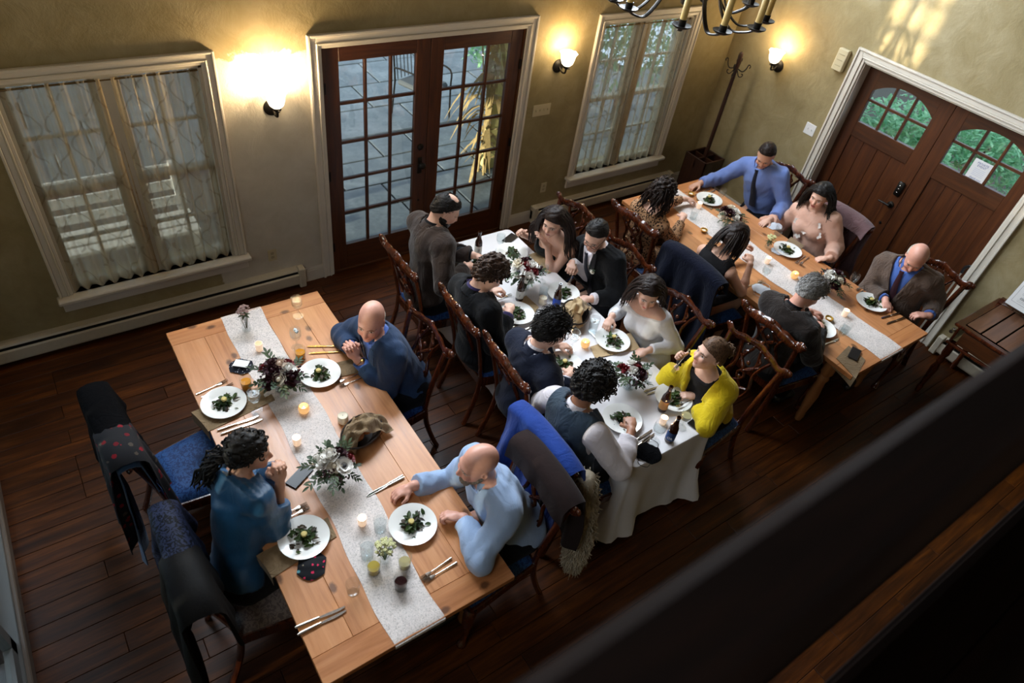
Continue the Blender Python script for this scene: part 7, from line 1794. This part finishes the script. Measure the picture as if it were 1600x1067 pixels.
def appliques(c, s):
    P = sel(c, ('torso', 'bust', 'neck')); wl = plain('white_lace_trim', srgb(228, 220, 214), .8); ring = []
    for k in range(25):
        a = 2 * PI * k / 24; ring.append(Vector(c['NB'] + (c['tf'] * math.cos(a) + c['tr'] * math.sin(a)) * .085 + c['su'] * (.0 - .045 * max(0, math.cos(a))) + c['tf'] * .012 - c['org']))
    MB().tube(ring, .006, 6, cap=False).build('neckline_trim', wl, c['t'], 60); rr = rngf(3); m = MB(); petal_ring(m, 5, .004, .028, .1, 0, 0, rr); fm = m.mesh('lace_flower', wl, 60)
    for (x, y) in ((.0, -.16), (.10, -.10), (-.11, -.09), (.06, -.22), (-.14, -.17)):
        b = c['NB'] + c['su'] * y + c['tr'] * x; q = np.array([b + c['tf'] * (.34 - .005 * j) for j in range(70)]); d = at_points(P, q, .02); j = int(np.argmax(d < .006)) if (d < .006).any() else 30
        o = obj('lace_flower', fm, c['t'], Vector(q[j] - c['org'])); o.rotation_euler = Vector(c['tf'] + c['su'] * .4).to_track_quat('Z', 'Y').to_euler()
def boutonniere(c, s):
    p = c['NB'] - c['su'] * .13 + c['tf'] * .135 - c['tr'] * .075 - c['org']; o = obj('boutonniere', FL['white'], c['t'], Vector(p)); o.rotation_euler = Vector(c['tf']).to_track_quat('Z', 'Y').to_euler(); o.scale = (.8, .8, .8)
    for k in range(3): q = obj('boutonniere_leaf', SPR[1], c['t'], Vector(p)); q.scale = (.45, .45, .45); q.rotation_euler = (.3 * k, -.6, 2.1 * k)
held_fork(person('dark-haired man in black tuxedo with white boutonniere and glasses', A(931, 367, 1.20), 206, -28, 4, (3.50, 2.92), 182,
       [hand(893, 416, .92, dir=(-.6, -.6, .15), palm=(-.5, -.3, -.8), curl=1.2, elbow=A(915, 430, .78)), hand(913, 468, .81, dir=(-.75, .5, -.2), palm=(-.2, .2, -.95), curl=.7)],
       skin=fair, big=1.08, glasses=True, stubble=.25, wear=[W_shirt(M_WSHIRT, tie=M_NAVYTIE, sleeve=1.02, fold=.002), W_jacket(M_BLACKSUIT, .30, .075, sleeve=.90, collar_mat=fabric('black_satin', srgb(22, 23, 27), .35, 900, .03, .1, 0, .5)), boutonniere] + suit, hair=H_recede('black', .010, False, (.062, .078))), 0, 'silver fork held by the man in black tuxedo')
person('dark-haired woman in long-sleeved white dress with red lipstick', A(1014, 456, 1.20), 226, -20, 0, (3.40, 2.28), 186,
       [hand(951, 503, .82, dir=(-.8, -.4, -.3), palm=(-.2, -.3, -.9), curl=.7), hand(1003, 551, .80, dir=(-.7, .3, -.35), palm=(-.2, .1, -.95), curl=.45, spread=1.2)],
       skin=fair, male=False, bust=True, lips=(190, 20, 34), wear=[lambda c, s: surf('dress', sel(c, ('torso', 'bust', 'neck', 'arm', 'fore')) + [p for p in c['B'] if p.tag == 'leg'], M_BRIDAL, c['t'], c['org'], .009, lambda p: .014 if p.tag.startswith(('arm', 'fore')) else .010, [top_cut(c, -.026, .30)] + sleeve_cut(c, .97), .005, s), W_shoes(M_BRIDAL)], hair=H_long('dkbrown', 260, (.22, .32), .018, seed=6))
held_fork(person('woman in yellow cardigan with hair in a bun, fork raised', A(1111, 553, 1.19), 160, 6, -4, (3.40, 1.64), 180,
       [hand(1064, 556, .99, dir=(-.6, .3, .5), palm=(.2, -.8, -.3), curl=1.2, elbow=A(1062, 595, .80)), hand(1078, 618, .80, dir=(-.7, .6, 0), palm=(0, 0, -1), curl=.7, elbow=A(1110, 665, .80))],
       skin=fair, male=False, bust=True, wear=[W_shirt(M_BLKTOP, collar=False, sleeve=-.3, name='top', inf=.008, fold=.002, hem=.02), W_jacket(M_YELLOW, .46, .095, .024, .62, .007, .12, False, 'cardigan'), W_trousers(M_TROUSER), W_shoes()], hair=H_bun('light')), 0, 'silver fork raised by the woman in yellow cardigan')
person('curly-haired woman in leopard print blouse, back to the camera', A(1036, 301, 1.20), -6, -14, 0, (4.22, 3.34), 2,
       [hand(1068, 337, .88, dir=(.7, .5, .1), palm=(.2, .3, -.9), curl=.7), hand(1078, 312, .82, dir=(.8, -.3, -.1), palm=(0, 0, -1), curl=.6)],
       skin=fair, male=False, bust=True, wear=[W_dress(M_LEOP, .005, ('torso', 'bust', 'neck', 'arm', 'fore'), .014, 'dress', .85, .007), W_shoes()], hair=lambda c: (H_curly('dkbrown', 160, .024, (.05, .08))(c), locks(c, 'dkbrown', 170, 3, .0065, (.14, .26), wave=.020, swirl=1.0)))
person('dark-haired woman in sleeveless black dress bending over her plate', A(1148, 372, 1.18), 2, -38, 0, (4.18, 2.56), 0,
       [hand(1172, 404, .97, dir=(.5, .6, .35), palm=(.3, .5, -.6), curl=1.1, elbow=A(1168, 446, .80)), hand(1166, 384, .90, dir=(.7, -.4, .1), palm=(0, -.4, -.8), curl=.9)],
       skin=tan, male=False, bust=True, wear=[W_dress(M_BLKTOP, -.01, ('torso', 'bust'), .010, extra=(lambda c: cut_plane(c['S'][0] - c['tr'] * .01, c['tr']), lambda c: cut_plane(c['S'][1] + c['tr'] * .01, -c['tr']))), W_shoes()], hair=H_long('dkbrown', 260, (.14, .22), .008, .020, 8))
person('grey-haired man in dark brown jacket, back to the camera', A(1266, 456, 1.19), -10, -40, 0, (4.19, 1.78), 0,
       [hand(1281, 508, .83, dir=(.75, .5, -.1), palm=(.2, .3, -.9), curl=.8), hand(1274, 488, .84, dir=(.8, -.4, -.1), palm=(0, -.3, -.9), curl=.8)],
       skin=ruddy, big=1.05, wear=[W_shirt(M_TROUSER, fold=.002), W_jacket(M_DKBROWN)] + suit, hair=lambda c: (H_recede('grey', .016, True, (.07, .075))(c), stubs(c, 'grey', 700, .045, .020, lambda x, y, z: math.hypot(x, y + .015) < .04 and z > .05)))
person('man in blue shirt and dark tie at the corner of the far table', A(1197, 242, 1.24), 208, -38, 0, (5.98, 3.32), 188,
       [hand(1087, 289, .80, dir=(-.85, .1, -.2), palm=(-.1, -.2, -1), curl=.55, elbow=A(1130, 278, .80)), hand(1201, 341, .79, dir=(-.8, .4, -.1), palm=(0, 0, -1), curl=.5)],
       skin=tan, big=1.15, sc=1.05, wear=[W_shirt(M_BLUESHIRT, tie=M_NAVYTIE, inf=.015, fold=.008, sleeve=.97)] + suit, hair=H_short('dkbrown', .006, (.055, .082), .002))
person('woman in sheer blush blouse with long dark hair by the entry doors', A(1282, 306, 1.19), 192, -14, 2, (5.84, 2.56), 184,
       [hand(1197, 346, .79, dir=(-.9, .0, -.15), palm=(0, 0, -1), curl=.3, spread=1.0), hand(1286, 404, .79, dir=(-.7, .5, -.2), palm=(0, 0, -1), curl=.6)],
       skin=fair, male=False, bust=True, big=1.2, lips=(150, 50, 56), wear=[W_shirt(M_BLUSH, collar=False, sleeve=.92, inf=.02, fold=.008, name='blouse', hem=-.02), appliques, W_trousers(M_NAVYSUIT, 'skirt'), W_shoes()], hair=H_long('black', 220, (.24, .36), .022, .018, 9))
person('old balding man in tweed jacket looking down by the entry doors', A(1432, 402, 1.20), 208, -38, 0, (5.80, 1.62), 184,
       [hand(1385, 476, .79, dir=(-.6, -.6, -.1), palm=(0, 0, -1), curl=.7), hand(1440, 492, .79, dir=(-.7, .6, -.1), palm=(0, 0, -1), curl=.7)],
       skin=ruddy, big=1.15, brow=(150, 140, 130), wear=[W_shirt(M_MIDBLUE, tie=M_REDTIE, fold=.002), W_jacket(M_TWEED, .34, .10, .024)] + suit, hair=H_bald_ring('white', .035, .007))
